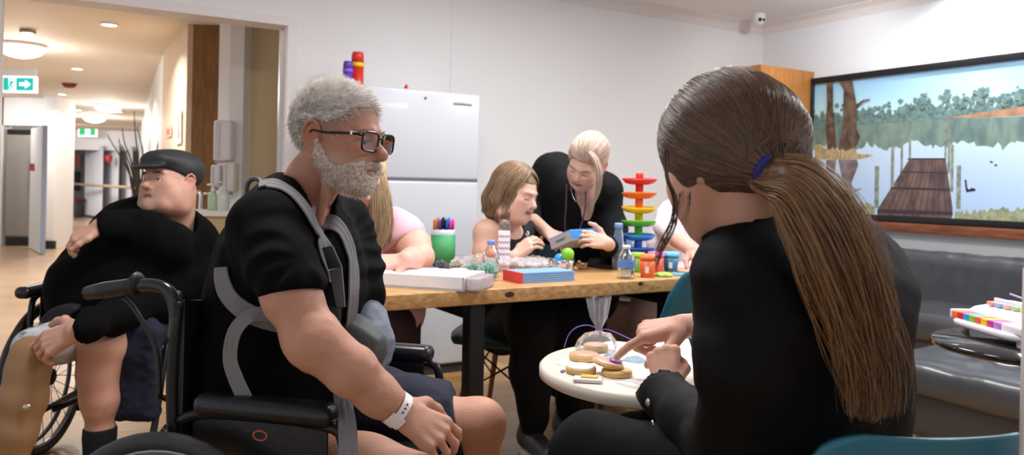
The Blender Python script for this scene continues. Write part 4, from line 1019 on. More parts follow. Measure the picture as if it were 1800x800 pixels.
for k, (px, py, cl, lab) in enumerate([(683, 480, 'e4b3ab', 'left pink foam blob by the tray'), (668, 478, 'ecc9c2', 'pale pink foam blob at the far left by the tray'), (655, 482, 'e8b04c', 'orange yellow foam blob at the far left table end'), (692, 482, 'd99c90', 'right rosy foam blob by the tray')]):
    p = tp(px, py); s = ppm(p.y); mb = MB(); mb.ball(p+Vector((0, 0, 6*s)), (7*s, 6*s, 6*s), 12); tag(mb.build('foam_blob', mat('blob_'+cl, cl, .7)), lab, 'foam piece')

# rainbow tower ---------------------------------------------------------
c = tp(1121, 472); Yt = c.y; s = ppm(Yt)
root = thing('ball_tower', 'rainbow coloured toy ball drop tower with six dish tiers', 'toy', c)
tiers = [('red', 'e23a34', 317), ('orange', 'f0722c', 342), ('yellow', 'f2c41e', 367), ('green', '5cba34', 391), ('blue', '2f7fd6', 415), ('deep_blue', '1d52b8', 439)]
for k, (nm, cl, py) in enumerate(tiers):
    m = mat('tower_'+nm, cl, .3, sss=.0); q = P(1121, py, Yt); q.x = c.x; r = 31*s if k < 4 else 30*s
    mb = MB(); rs = []
    ang = .5 if k % 2 else -.5
    for (rad, dz) in ((.2, -7.5), (.5, -7.5), (.8, -5), (.97, .5), (1.0, 3.2), (.95, 3.6), (.86, .5), (.55, -3), (.15, -3)):
        rs.append([Vector((q.x+r*rad*cos(j*pi/16), q.y+r*rad*sin(j*pi/16)*.9, q.z+dz*s+1.2*s*rad*cos(j*pi/16+ang*3))) for j in range(32)])
    mb.rings(rs, True); mb.build('dish', m, root)
    zn = P(1121, py+25, Yt).z
    mb = MB(); mb.lathe((q.x, q.y, zn+(-2)*s), [(6.5*s, 0), (7*s, 14*s), (7*s, 22*s)], 20); mb.build('post', m, root)
q = P(1121, 312, Yt); mb = MB(); mb.lathe((c.x, c.y, q.z-6*s), [(7*s, 0), (7*s, 12*s), (6*s, 14*s), (3*s, 14.5*s)], 20); mb.build('top_cap', mat('tower_red', 'e23a34', .3), root)
mb = MB(); mb.lathe(c, [(26*s, 0), (26*s, 3*s), (10*s, 7*s), (7*s, 12*s)], 28); mb.build('base', mat('tower_green2', '3fa040', .35), root)

# dough tubs --------------------------------------------------------------
def tub(px, py, wpx, hpx, cb, cl_, label, lh=.22, sticker=True):
    p = tp(px, py); s = ppm(p.y); r = wpx*s/2; h = hpx*s
    t = thing('dough_tub', label, 'tub', p)
    mb = MB(); mb.lathe(p, [(r*.78, 0), (r*.8, .002), (r*.92, h*(1-lh))], 24); mb.build('tub_body', mat('dough_'+cb, cb, .4), t)
    mb = MB(); mb.lathe(p+Vector((0, 0, h*(1-lh))), [(r, 0), (r, h*lh*.5), (r*.96, h*lh*.6), (r*.96, h*lh), (r*.9, h*lh)], 28); mb.build('lid', mat('lid_'+cl_, cl_, .35), t)
    if sticker:
        mb = MB()
        for dz in (0,): mb.rings([[p+Vector((r*.87*cos(a), r*.87*sin(a), h*z)) for a in [-pi/2-.5+.1*j for j in range(6)]] for z in (.2, .55)], False, 0, True, closed=False)
        mb.build('sticker', mat('sticker_white', 'e8e2da', .5), t)
tub(1138, 487, 30, 40, 'e0642c', 'f08a44', 'orange dough tub with an orange lid'); tub(1153, 478, 30, 35, 'd85a4c', 'ee6fb4', 'red dough tub with a pink lid', sticker=False)
tub(1179, 477, 29, 34, '2c6f8e', '6cc0e8', 'dark teal dough tub with a light blue lid'); tub(1121, 478, 24, 34, '6f9a3c', '9ccc4c', 'green dough tub behind the orange one', sticker=False)
p = tp(1166, 486); s = ppm(p.y); crumple('dough_lump', p+Vector((0, 0, .006)), (16*s, 14*s, 5*s), 3, mat('dough_lime', '9bcf55', .6), amp=.4, label='lime green dough lump in front of the tubs', cat='dough')
def flat(name, pts, z, th, m, label, cat, parent=None):
    mb = MB(); mb.prism([Vector((*hitz(x, y, z).xy, z)) for x, y in pts], Vector((0, 0, th))); o = fixn(mb.build(name, m, parent))
    if label: tag(o, label, cat)
    return o
flat('paper_sheet', [(1186, 470), (1240, 476), (1236, 458), (1196, 456)], TZ+.001, .002, mat('paper_white', 'f2eef0', .6), 'white paper sheet under the hand of the person in pale pink', 'paper')
flat('orange_card', [(1190, 477), (1216, 479), (1214, 471), (1192, 470)], TZ+.004, .002, mat('card_peach', 'e9a58c', .6), 'peach coloured card beside the teal tub', 'card')
flat('blue_folder', [(1180, 484), (1215, 486), (1216, 481), (1183, 479)], TZ+.001, .003, mat('folder_blue', '5f93a8', .5), 'thin blue folder at the table edge by the tubs', 'folder')
flat('black_tray', [(1032, 470), (1078, 474), (1082, 452), (1040, 450)], TZ+.001, .018, mat('black_tray', '17181b', .4), 'flat black tray left of the rainbow tower', 'tray')
# toy cash box with white grid behind the tower
p = P(1108, 372, 3.95); mb = MB()

# ================================================================ round white table with biscuits
RZ_ = .68; rc = hitz(1149, 644, RZ_); Rr = 201*ppm(rc.y)
M_rt = mat('round_top', 'e6dccd', .35, var=.05, vscale=3)
root = thing('round_table', 'round cream table with biscuits in front of the woman with the ponytail', 'table', (rc.x, rc.y, 0))
mb = MB(); mb.lathe((rc.x, rc.y, RZ_-.032), [(.001, 0), (Rr-.01, 0), (Rr, .006), (Rr, .026), (Rr-.006, .032), (.001, .032)], 64); mb.build('tabletop', M_rt, root)
mb = MB(); mb.lathe((rc.x, rc.y, 0), [(.19, 0), (.19, .012), (.04, .03), (.03, .06), (.03, RZ_-.05), (.06, RZ_-.032)], 24); mb.build('pedestal', M_bmetal, root)
def rt(px, py, z=RZ_): return hitz(px, py, z)
flat('plastic_wrap', [(976, 640), (1020, 610), (1075, 600), (1140, 606), (1210, 596), (1225, 640), (1170, 690), (1110, 672), (1050, 662)], RZ_, .0015, mat('wrap_white', 'f4f0f2', .3, bump=.5, bscale=25), 'white paper wrap spread under the biscuits', 'wrap')
flat('blue_print', [(1092, 634), (1104, 627), (1122, 626), (1144, 637), (1120, 639)], RZ_+.0018, .0006, mat('print_blue', '8fa6b8', .5, var=.4, vscale=40), 'blue grey printed picture on the paper under the pointing finger', 'picture')
flat('pale_print', [(1058, 628), (1066, 622), (1086, 624), (1080, 630)], RZ_+.0018, .0006, mat('print_blue', '8fa6b8', .5, var=.4, vscale=40), 'small pale blue printed patch just behind the fingertip on the paper', 'print')
flat('dark_print', [(984, 652), (992, 650), (994, 652), (987, 655)], RZ_+.0018, .0006, mat('print_dark', '59606c', .5), 'tiny dark printed mark at the left of the paper wrap', 'print')
M_bis = mat('biscuit', 'd9b578', .75, bump=.2, bscale=120, var=.12, vscale=30)
def biscuit(px, py, rpx, hpx, label, ice, icecol, tilt=(0, 0), dz=.0025):
    p = rt(px, py+hpx, RZ_+dz); s = ppm(p.y); r = rpx*s; h = hpx*s; M = Matrix.Rotation(tilt[0], 3, 'X') @ Matrix.Rotation(tilt[1], 3, 'Y')
    t = thing('biscuit', label, 'biscuit', p)
    ax = M @ Vector((0, 0, 1)); p = p+Vector((0, 0, abs(sin(tilt[0]))*r+abs(sin(tilt[1]))*r))
    mb = MB(); mb.lathe(p, [(.001, 0), (r*.95, 0), (r, h*.2), (r, h*.75), (r*.96, h), (.001, h)], 32, axis=ax); mb.build('biscuit_base', M_bis, t)
    if ice:
        mb = MB(); mb.lathe(p+ax*h, [(r*.9, -.001), (r*.9, .0012), (r*.84, .0022), (.001, .0022)], 32, axis=ax); mb.build('icing', mat('icing_'+icecol, icecol, .35), t)
    return t, p, r, h, ax
biscuit(1027, 622, 27, 9.5, 'round biscuit with peach icing, upper of the three unwrapped ones', 1, 'e0a284')
biscuit(1021, 644, 27, 9.5, 'round biscuit with plain white icing', 1, 'efeae0')
t, p, r, h, ax = biscuit(1084, 650, 27, 9, 'round biscuit partly under the pink iced one', 0, '')
t, p, r, h, ax = biscuit(1068, 642, 28, 6, 'biscuit with pink and purple icing leaning on another biscuit', 1, 'dba596', (.05, .2), .012)
mb = MB(); mb.lathe(p+ax*(h+.0022)+Vector((r*.45, 0, 0))+ax*.001, [(r*.42, -.002), (r*.42, .001), (.001, .0015)], 20, axis=ax); mb.build('purple_swirl', mat('icing_purple', '9b76c2', .35), t)
p = rt(1033, 671, RZ_+.0005); s = ppm(p.y)
root = thing('butter_packet', 'small clear packet with yellow inside in front of the biscuits', 'packet', p)
mb = MB(); mb.box(p+Vector((0, 0, .005)), (50*s, .035, .008), bev=.003, rz=-.15); mb.build('wrapper', mat('packet_white', 'e8e4dc', .25), root)
mb = MB(); mb.box(p+Vector((.004, .004, .0105)), (30*s, .022, .004), bev=.0015, rz=-.15); mb.build('filling', mat('packet_yellow', 'e2b24e', .4), root)
# bagged biscuit with ribbon
t, p, r, h, ax = biscuit(1047, 606, 22, 10, 'biscuit inside the clear gift bag with the purple ribbon', 1, 'e3b898')
s = ppm(p.y); tie = Vector((p.x, p.y, RZ_+62*s)); 
tie = P(1053, 579, p.y)
root = thing('gift_bag', 'clear cellophane bag tied with a thin purple ribbon', 'bag', p)
rs = []; n = 40; rr = random.Random(2)
ph = [rr.uniform(0, 6.28) for _ in range(6)]
for (z, rad, f) in ((RZ_+.003, 34*s, .05), (RZ_+.012, 35*s, .08), (RZ_+.03, 30*s, .15), (p.z+.045, 19*s, .25), (tie.z-.006, 6*s, .3), (tie.z, 4.5*s, .3), (tie.z+.008, 6*s, .3), (tie.z+.03, 12*s, .35), (P(1053, 540, p.y).z, 14*s, .5), (P(1055, 523, p.y).z, 16*s, .5)):
    cx = p.x+(tie.x-p.x)*min(1, (z-RZ_)/(tie.z-RZ_))
    rs.append([Vector((cx+rad*(1+f*sin(5*a+ph[0])*.6+f*sin(9*a+ph[1])*.5)*cos(a), p.y+rad*.8*(1+f*sin(6*a+ph[2])*.6+f*sin(11*a+ph[3])*.5)*sin(a), z+(.006*sin(4*a) if z > tie.z+.04 else 0))) for a in [2*pi*k/n for k in range(n)]])
mb = MB(); mb.rings(rs, False); mb.build('cellophane', M_bag, root)
M_rib = mat('ribbon_purple', '7a5fc0', .4)
mb = MB(); mb.tube(cr([P(x, y, p.y-.01+dy) for x, y, dy in ((1052, 579, 0), (1035, 572, -.01), (1015, 575, -.02), (1000, 588, -.02), (992, 610, -.01))], 5), .0013, 6)
mb.tube(cr([P(x, y, p.y-.01+dy) for x, y, dy in ((1054, 579, 0), (1070, 580, 0), (1088, 587, .01), (1108, 596, .02), (1122, 600, .03))], 5), .0013, 6)
mb.tube([tie+Vector((4.8*s*cos(k*pi/8), 4*s*sin(k*pi/8), .0)) for k in range(16)], .0016, 6, closed=True); mb.build('ribbon', M_rib, root)

# ================================================================ black table with the toy piano
kc = hitz(1822, 606, .68); Rk = (1822-1658)*ppm(kc.y)
root = thing('black_table', 'round glossy black table carrying the toy piano', 'table', (kc.x, kc.y, 0))
mb = MB(); mb.lathe((kc.x, kc.y, .66), [(.001, 0), (Rk-.006, 0), (Rk, .004), (Rk, .016), (Rk-.004, .02), (.001, .02)], 64); mb.build('tabletop', mat('black_glass', '1a1b1f', .08, coat=.5), root)
mb = MB(); mb.lathe((kc.x, kc.y, 0), [(.2, 0), (.2, .012), (.03, .03), (.026, .6), (.08, .655)], 24); mb.build('pedestal', M_bmetal, root)
kA = hitz(1666, 571, .69); kB = hitz(1800, 612, .69)
e1 = (kB-kA).normalized(); e1.z = 0; e2 = Vector((-e1.y, e1.x, 0))       # e1 along the keys (towards camera), e2 to the right
Lk = .335; kz = .695
root = thing('toy_piano', 'white toy piano with eight rainbow keys on the black table', 'toy', kA+e1*Lk/2+e2*.1)
M_pw = mat('piano_white', 'efe6ee', .35); RK = Matrix((e1, e2, (0, 0, 1))).transposed()
def kbox(mb, u0, u1, v0, v1, z0, z1, bev=.004, mi=0): return mb.box(kA+e1*(u0+u1)/2+e2*(v0+v1)/2+Vector((0, 0, (z0+z1)/2+kz-kA.z)), (u1-u0, v1-v0, z1-z0), mi, bev=bev, R3=RK)
mb = MB()
rs = []
for (in_, z) in ((.012, 0), (0, .006), (-.003, .016), (.003, .024)):
    pts = []
    for k in range(40):
        a = 2*pi*k/40; ex = .45
        cxx = (abs(cos(a))**ex)*(1 if cos(a) >= 0 else -1); syy = (abs(sin(a))**ex)*(1 if sin(a) >= 0 else -1)
        pts.append(kA+e1*(Lk/2+(Lk/2+.006-in_)*cxx)+e2*(.125+(.135-in_)*syy)+Vector((0, 0, z+kz-kA.z)))
    rs.append(pts)
mb.rings(rs, True); mb.build('base_shell', M_pw, root)
mb = MB()
pr = [(.058, .020), (.062, .045), (.085, .058), (.2, .078), (.25, .07), (.255, .02)]
a_ = [kA+e1*.004+e2*v+Vector((0, 0, z+kz-kA.z)) for v, z in pr]
mb.prism(a_, e1*(Lk-.008)); fixn(mb.build('top_shell', M_pw, root))
mb = MB(); kbox(mb, .0, .012, .005, .07, .02, .048, .004); mb.build('side_cheek', M_pw, root); mb = MB(); kbox(mb, .245, Lk, .005, .075, .02, .046, .006); mb.build('side_cheek', M_pw, root)
for k, cl in enumerate(['f0742f', 'cf2f33', '3f94dc', '7fc13c', 'ea5a52', 'f2c322', 'cf3a8c', 'bd86d8']):
    mb = MB(); u0 = .014+k*.0286; kbox(mb, u0, u0+.0276, .004, .058, .022, .044, .002); mb.build('key', mat('key_'+cl, cl, .35), root)
for k, cl in enumerate(['ee9a88', '8fb4e0', 'e8b0a0', '9ccf9a', 'f0d070', 'd9a8dc', 'e88a6a', 'c6c8d0']):
    u0 = .03+k*.034; mb = MB(); kbox(mb, u0, u0+.026, .105+.003*k, .19-.003*k, .066+.0, .078, .002); mb.build('chime_bar', mat('bar_'+cl, cl, .3), root)
mb = MB(); kbox(mb, .02, .31, .135, .145, .07, .088, .003); mb.build('bar_rail', M_pw, root)
for u_ in (.04, .3):
    for v_ in (.03, .2): mb = MB(); kbox(mb, u_-.01, u_+.01, v_-.01, v_+.01, -.016, .004, .003); mb.build('foot', M_pw, root)
# mallet stick above the piano
mb = MB(); mb.tube([P(1776, 517, 2.3), P(1806, 528, 2.2)], .003, 8); tag(mb.build('mallet_stick', mat('stick_lilac', 'c3a0d6', .4)), 'thin lilac stick reaching over the toy piano', 'stick')
# charger lying on the bench
p = hitz(1714, 622, .415)
root = thing('phone_charger', 'small white charger plug with its cable lying on the bench seat', 'charger', p)
mb = MB(); mb.box(p+Vector((0, 0, .008)), (.06, .03, .022), bev=.005, rz=-.5); mb.build('plug', M_white, root)
mb = MB(); mb.tube(cr([p+Vector((.03, -.01, .004)), hitz(1742, 630, .412), hitz(1758, 640, .412), hitz(1790, 644, .412), hitz(1830, 640, .412)], 5), .003, 6); mb.build('cable', M_white, root)
# brown drawer unit seen under the craft table
pD = P(1075, 520, 4.3); pE = P(1170, 600, 4.3)
root = thing('brown_cabinet', 'low dark brown cabinet under and behind the craft table', 'cabinet', (.70, 4.6, 0))
mb = MB(); mb.box((.70, 4.62, .29), (.62, .35, .56), bev=.004, rz=-.52+.0); mb.build('carcass', mat('dark_brown_wood', '4a322b', .45, var=.25, vscale=8, stretch=(1, 1, 8)), root)
RB = Matrix.Rotation(-.52, 3, 'Z')
mb = MB(); mb.box(Vector((.70, 4.62, .46))+RB @ Vector((0, -.18, 0)), (.56, .012, .012), R3=RB); mb.build('handle_strip', mat('steel_strip', 'a8a4a4', .3, .6), root)
# ================================================================ shell chairs
def shell_chair(name, label, loc, rz, colr, legs='wood', group=None, sc=1.):
    t = thing(name, label, 'chair', loc, rz, group); T = Matrix.Scale(sc, 4)
    prof = cr([(0, .215, .415), (0, .19, .438), (0, .08, .432), (0, -.06, .418), (0, -.15, .43), (0, -.2, .49), (0, -.225, .6), (0, -.25, .72), (0, -.27, .80), (0, -.276, .825)], 4)
    wd = [.19, .215, .225, .235, .24, .24, .235, .225, .19, .13]; up = [.0, .012, .03, .05, .075, .08, .045, .03, .02, .01]
    m = len(prof); K = 17; g0 = []; g1 = []
    for i, p in enumerate(prof):
        s = i/(m-1)*9; k = min(int(s), 8); f = s-k; w_ = wd[k]*(1-f)+wd[k+1]*f; u_ = up[k]*(1-f)+up[k+1]*f
        d = (prof[min(i+1, m-1)]-prof[max(i-1, 0)]).normalized(); nn = Vector((0, -d.z, d.y)); nn = -nn if nn.z < 0 and i < m*.4 else nn
        nn = Vector((0, -d.z, d.y))*(-1); nn = Vector((0, d.z, -d.y)); 
        row0 = []; row1 = []
        for j in range(K):
            x = -1+2*j/(K-1); e = abs(x)**2.6
            q = p+nn*(u_*e*1.3)+Vector((x*w_, 0, 0))
            row0.append(q+nn*.004); row1.append(q-nn*.004)
        g0.append(row0); g1.append(row1)
    mb = MB(); ringsx = [g0[i]+g1[i][::-1] for i in range(m)]
    mb.rings(ringsx, True, 0, True); fixn(mb.build('shell', colr, t, world=False))
    if legs == 'wood':
        for sx in (-1, 1):
            for sy in (-1, 1):
                mb = MB(); mb.cyl((sx*.12, sy*.11, .41), (sx*.21, sy*.21, 0), .016, .010, 12); mb.build('leg', mat('leg_beech', 'a8794d', .4, var=.15, vscale=20), t, world=False)
        mb = MB(); 
        for sx in (-1, 1): mb.tube([(sx*.13, -.12, .38), (sx*.165, .16, .2)], .004, 6); mb.tube([(sx*.13, .12, .38), (sx*.165, -.16, .2)], .004, 6)
        for sy in (-1, 1): mb.tube([(-.13, sy*.12, .38), (.165, sy*.16, .2)], .004, 6); mb.tube([(.13, sy*.12, .38), (-.165, sy*.16, .2)], .004, 6)
        mb.build('wire_brace', M_bmetal, t, world=False)
        mb = MB(); mb.box((0, 0, .405), (.26, .24, .018), bev=.006); mb.build('bracket', M_bmetal, t, world=False)
    else:
        for sx in (-1, 1):
            for sy in (-1, 1): mb = MB(); mb.cyl((sx*.15, sy*.14, .41), (sx*.2, sy*.2, 0), .011, n=10); mb.build('leg', M_bmetal, t, world=False)
        mb = MB(); mb.box((0, 0, .405), (.28, .26, .018), bev=.006); mb.build('bracket', M_bmetal, t, world=False)
    if sc != 1.: t.scale = (.84, .9, sc)
    return t
M_teal = mat('teal_shell', '1d6a7e', .32, coat=.1); M_dteal = mat('dark_shell', '2e4a52', .4)
shell_chair('shell_chair', 'glossy teal shell chair at the lower right under the woman with the ponytail', (.565, 1.27, 0), radians(5), M_teal, 'metal', None, .95)
shell_chair('shell_chair', 'teal shell chair tucked at the right end of the craft table', (.605, 3.0, 0), radians(38), mat('teal_shell_dark', '17586a', .35), 'metal')
shell_chair('shell_chair', 'dark shell chair with wooden legs under the woman in the black top', (.02, 3.46, 0), radians(158), M_dteal, 'wood')
shell_chair('shell_chair', 'shell chair hidden under the person in pale pink', (1.0, 4.02, 0), radians(150), M_dteal, 'metal')
shell_chair('shell_chair', 'black shell chair under the woman in the pink top', (-.72, 3.34, 0), radians(175), mat('black_shell', '141416', .4), 'metal')

# ================================================================ wheelchairs
M_tyre = mat('tyre_grey', '34353a', .6); M_tyreb = mat('tyre_black', '16161a', .55); M_frame = mat('chair_frame', '1b1b1f', .35, .3)
M_vinyl = mat('black_vinyl', '101012', .38, bump=.2, bscale=50); M_pad_ = mat('arm_pad', '15171a', .3, bump=.1, bscale=60); M_rim = mat('alu_rim', '8e9094', .3, .8)
def wheelchair(label, loc, rz, tyre, W=.56, hx=-.18, arm_z=.68, handles=True, hz=.89, ax=0.):
    t = thing('wheelchair', label, 'wheelchair', loc, rz); hw = W/2
    for sy in (-1, 1):
        y = sy*(hw+.045); c = Vector((hx, y, .305))
        wt = MB(); wt.tube([c+Vector((.288*cos(k*pi/24), 0, .288*sin(k*pi/24))) for k in range(48)], .0175, 10, closed=True); o = wt.build('rear_wheel', tyre, t, world=False)
        r_ = MB(); r_.tube([c+Vector((.268*cos(k*pi/24), 0, .268*sin(k*pi/24))) for k in range(48)], .009, 8, closed=True); r_.build('rim', M_rim, o, world=False)
        r_ = MB(); r_.tube([c+Vector((.255*cos(k*pi/24), sy*.035, .255*sin(k*pi/24))) for k in range(48)], .009, 8, closed=True); r_.build('hand_rim', mat('hand_rim', '5a5b60', .3, .7), o, world=False)
        r_ = MB(); r_.cyl(c-Vector((0, .035, 0)), c+Vector((0, .035, 0)), .02); r_.cyl(c-Vector((0, .028, 0)), c-Vector((0, .02, 0)), .032); r_.cyl(c+Vector((0, .02, 0)), c+Vector((0, .028, 0)), .032); r_.build('hub', M_frame, o, world=False)
        r_ = MB()
        for k in range(28):
            a = k*2*pi/28; s_ = (-1)**k; a2 = a+s_*.25
            r_.tube([c+Vector((.03*cos(a2), s_*.024, .03*sin(a2))), c+Vector((.266*cos(a), 0, .266*sin(a)))], .0015, 4)
        r_.build('spokes', M_frame, o, world=False)
        # side: frame tubes
        ys = sy*hw
        f = MB(); f.tube(cr([(-.20, ys, hz-.03), (-.21, ys, .7), (-.2, ys, .45), (-.2, ys, .12)], 4), .0125)
        f.tube([(-.2, ys, .45), (.24, ys, .45)], .0125); f.tube([(-.2, ys, .2), (.2, ys, .2)], .0125); f.tube(cr([(.2, ys, .2), (.22, ys, .3), (.24, ys, .45), (.26, ys, .5), (.3, ys, .42), (.36, ys, .25), (.42, ys, .12)], 4), .0125)
        f.tube(cr([(-.19, ys, .62), (-.12, ys, arm_z-.02), (.12, ys, arm_z-.02), (.17, ys, .6), (.17, ys, .45)], 4), .0115)
        f.build('side_frame', M_frame, t, world=False)
        a_ = MB(); a_.box((ax, ys, arm_z), (.30, .06, .045), bev=.02); a_.build('armrest', M_pad_, t, world=False)
        g_ = MB(); g_.box((-.02, ys-sy*.012, .56), (.3, .006, .2), bev=.003); g_.build('side_guard', M_vinyl, t, world=False)
        if handles:
            h_ = MB(); pts = cr([(-.21, ys, hz-.11), (-.205, ys, hz-.055), (-.225, ys, hz-.01), (-.27, ys, hz), (-.33, ys, hz-.01)], 5); h_.tube(pts, .0135); oh = h_.build('push_handle', mat('handle_tube', '3b3c40', .2, .7), t, world=False)
            g2 = MB(); g2.tube([(-.30, ys, hz-.002), (-.32, ys, hz-.006), (-.38, ys, hz-.017), (-.42, ys, hz-.025)], [.018, .016, .017, .014], 12); g2.ball((-.30, ys, hz), (.012, .024, .026), 10); g2.build('grip', mat('grip_black', '1a1a1c', .45), oh, world=False)
            b_ = MB(); b_.tube(cr([(-.33, ys, hz-.03), (-.30, ys, hz-.055), (-.25, ys, hz-.13), (-.24, ys, hz-.23)], 5), .005, 6); b_.build('brake_cable', mat('grip_black', '1a1a1c', .45), t, world=False)
        cst = MB(); cc_ = Vector((.3, sy*(hw-.03), .09)); cst.tube([cc_+Vector((.075*cos(k*pi/12), 0, .075*sin(k*pi/12))) for k in range(24)], .015, 8, closed=True); oc = cst.build('caster_wheel', tyre, t, world=False)
        f2 = MB(); f2.cyl(cc_-Vector((0, .02, 0)), cc_+Vector((0, .02, 0)), .05); f2.tube([cc_+Vector((0, .025, 0)), cc_+Vector((-.02, .025, .1)), (.26, ys, .2)], .009, 6); f2.build('fork', M_frame, oc, world=False)
        fp = MB(); fp.box((.46, sy*hw*.5, .1), (.15, .16, .014), bev=.005); fp.build('footplate', M_vinyl, t, world=False)
    s_ = MB(); s_.box((.02, 0, .465), (.44, W-.03, .06), bev=.025); s_.build('seat_cushion', M_vinyl, t, world=False)
    x_ = MB(); x_.tube([(0, -hw, .18), (0, hw, .42)], .012); x_.tube([(0, hw, .18), (0, -hw, .42)], .012); x_.build('cross_brace', M_frame, t, world=False)
    return t
def backrest(t, W, z0, z1, th=.03, x=-.2, sag=.03):
    hw = W/2; rs = []
    for k in range(13):
        y = -hw+W*k/12; sx = x-sag*(1-(2*k/12-1)**2); top = z1-.03*(1-(2*k/12-1)**2)
        rs.append([Vector((sx-th/2, y, z0)), Vector((sx+th/2, y, z0)), Vector((sx+th/2, y, top)), Vector((sx-th/2, y, top))])
    mb = MB(); mb.rings(rs, True, 0, False); fixn(mb.build('backrest', M_vinyl, t, world=False))
w1 = wheelchair('nearer black wheelchair under the bearded man, its grey tyre in front', (-.41, 1.78, 0), -radians(13.5), M_tyre, arm_z=.66)
backrest(w1, .56, .48, .865)
mb = MB(); pc = (wmat(w1).inverted() @ P(457, 766, 1.44)); mb.tube([pc+Vector((.014*cos(k*pi/10), 0, .009*sin(k*pi/10))) for k in range(20)], .0016, 6, closed=True); mb.build('pull_loop', mat('loop_orange', 'b4553a', .5), w1, world=False)
w2 = wheelchair('farther black wheelchair with thin spokes under the man in the cap', (-1.53, 3.06, 0), -pi/2+.05, M_tyreb, W=.54, ax=.09, hx=-.02, arm_z=.675, hz=.80)
backrest(w2, .54, .48, .78)
# ================================================================ people
def rotm(ax, a):
    return np.array(Matrix.Rotation(a, 3, Vector(ax)))
def npv(v): return np.array(v, float)
SK = {'fair': ('c99478', 'b4655a'), 'ruddy': ('b98468', '9c5348'), 'pale': ('d8a68e', 'c0675f')}
def mix(a, b, t): return a*(1-t[:, None])+b*t[:, None]
def smooth(x, a, b): t = np.clip((x-a)/(b-a), 0, 1); return t*t*(3-2*t)
def skin_col(p, base, red):
    b = np.array(lin(base)[:3]); r = np.array(lin(red)[:3]); n = vnoise(p[:, 0]*22+40, p[:, 1]*22+40, p[:, 2]*22+40, 3)*.5+.5
    return mix(b[None], r[None], .22*n)
M_skin = mat('skin', 'c99478', .52, attr=True, sss=.10, bump=.22, bscale=260, spec=.35)

def head_sdf(fr, res=.0024, o=None):
    """fr: frame with the origin between the ears at eye height; x right, y forward, z up"""
    q = dict(jaw=1., cheek=1., fat=0., nose=1., mouth=0., neck=None, nr=.056, lids=1.)
    q.update(o or {}); s = fr.sc; c = fr.p(0, .01, 0)
    lo = c-.165*s; hi = c+.165*s
    if q['neck'] is not None:
        for n_ in q['neck']: lo = np.minimum(lo, npv(n_)-.1); hi = np.maximum(hi, npv(n_)+.1)
    g = G(lo, hi, res)
    def C(a, b, ra, rb, k=.01, mode='u'): g.cone(fr.p(*a), fr.p(*b), ra*s, rb*s, k*s, mode)
    def E_(c_, r, k=.01, mode='u', R_=None): g.ell(fr.p(*c_), [t*s for t in r], fr.M if R_ is None else fr.M@R_, k*s, mode)
    f = q['fat']
    E_((0, -.018, .038), (.075, .097, .084)); E_((0, .028, -.012), (.064+.4*f, .066, .085), .03)
    E_((0, .05, -.05), (.045+.8*f, .042, .05), .03)
    for x in (-1, 1):
        C((x*.058, -.002, -.035), (x*(.030+f), .060, -.088), .020+f, .018+f, .03)
        E_((x*.042, .058, -.018), (.024+f*.6, .024, .022), .02)                     # cheek bone
        E_((x*.040, .05, -.048), (.026+f, .03, .03), .02)
        C((x*.012, .086, .024), (x*.040, .072, .024), .0095, .009, .014)             # brow
    C((0, .074, -.094), (0, .070, -.098), .021*q['jaw']+f*.4, .018, .02)            # chin
    if f: E_((0, .03, -.098), (.05, .05, .028), .03); C((-.05, .0, -.085), (.05, .0, -.085), .04, .04, .03)
    for x in (-1, 1):
        E_((x*.031, .102, .004), (.019, .021, .014), .012, 's')
        E_((x*.031, .0745, .003), (.0165, .0125, .0115), .004)
        if q['lids']: C((x*.018, .0855, .008), (x*.044, .078, .006), .0036, .003, .003)
        if q['lids'] == 1: C((x*.0205, .0900, .0015), (x*.0415, .0845, .0005), .0042, .0042, .001, 's')
        if q['lids'] > 1: C((x*.018, .086, -.002), (x*.044, .079, -.002), .004, .003, .003)
    n = q['nose']
    C((0, .082, .012), (0, .082+.026*n, -.022), .0085, .0115*n, .012); C((0, .082+.026*n, -.024), (0, .082+.020*n, -.030), .0115*n, .009, .006)
    for x in (-1, 1):
        E_((x*.0125*n, .092, -.031), (.0075*n, .011, .0075*n), .006); E_((x*.0065, .103, -.0385), (.0035, .005, .003), .003, 's')
    C((-.010, .086, -.047), (.010, .086, -.047), .012, .012, .012)                 # muzzle
    C((-.021, .079, -.0550), (0, .0925, -.0545), .0042, .0055, .005); C((.021, .079, -.0550), (0, .0925, -.0545), .0042, .0055, .005)
    C((-.017, .080, -.0645), (0, .0905, -.0655), .0045, .0065, .005); C((.017, .080, -.0645), (0, .0905, -.0655), .0045, .0065, .005)
    m = q['mouth']
    C((-.021, .088, -.060), (.021, .088, -.060), .0018+m*.7, .0018+m*.7, .003, 's')
    C((-.014, .098, -.060), (.014, .098, -.060), .0022+m, .0022+m, .003, 's')
    for x in (-1, 1):                                                               # ears
        R_ = rotm((0, 0, 1), x*.30)
        E_((x*.079, -.014, -.002), (.0075, .018, .031), .006, 'u', R_)
        hx = [(.0800, .004, .012), (.0830, -.002, .026), (.0860, -.014, .033), (.0890, -.027, .025), (.0895, -.032, .008), (.0875, -.028, -.010), (.0840, -.020, -.024), (.0800, -.010, -.032)]
        for i in range(7): C((x*hx[i][0], hx[i][1], hx[i][2]), (x*hx[i+1][0], hx[i+1][1], hx[i+1][2]), .0040, .0040, .003)
        E_((x*.079, -.007, -.032), (.006, .009, .009), .005)
        E_((x*.090, -.012, .003), (.0085, .010, .016), .003, 's', R_)
        C((x*.080, .004, -.008), (x*.082, .000, -.012), .0045, .0035, .003)
    if q['neck'] is not None:
        pts = [fr.p(0, -.022, -.045)]+[npv(t) for t in q['neck']]; nr = q['nr']
        g.chain(pts, [nr*s]+[nr*s*(1.0+.06*k) for k in range(len(pts)-1)], .025)
    return g
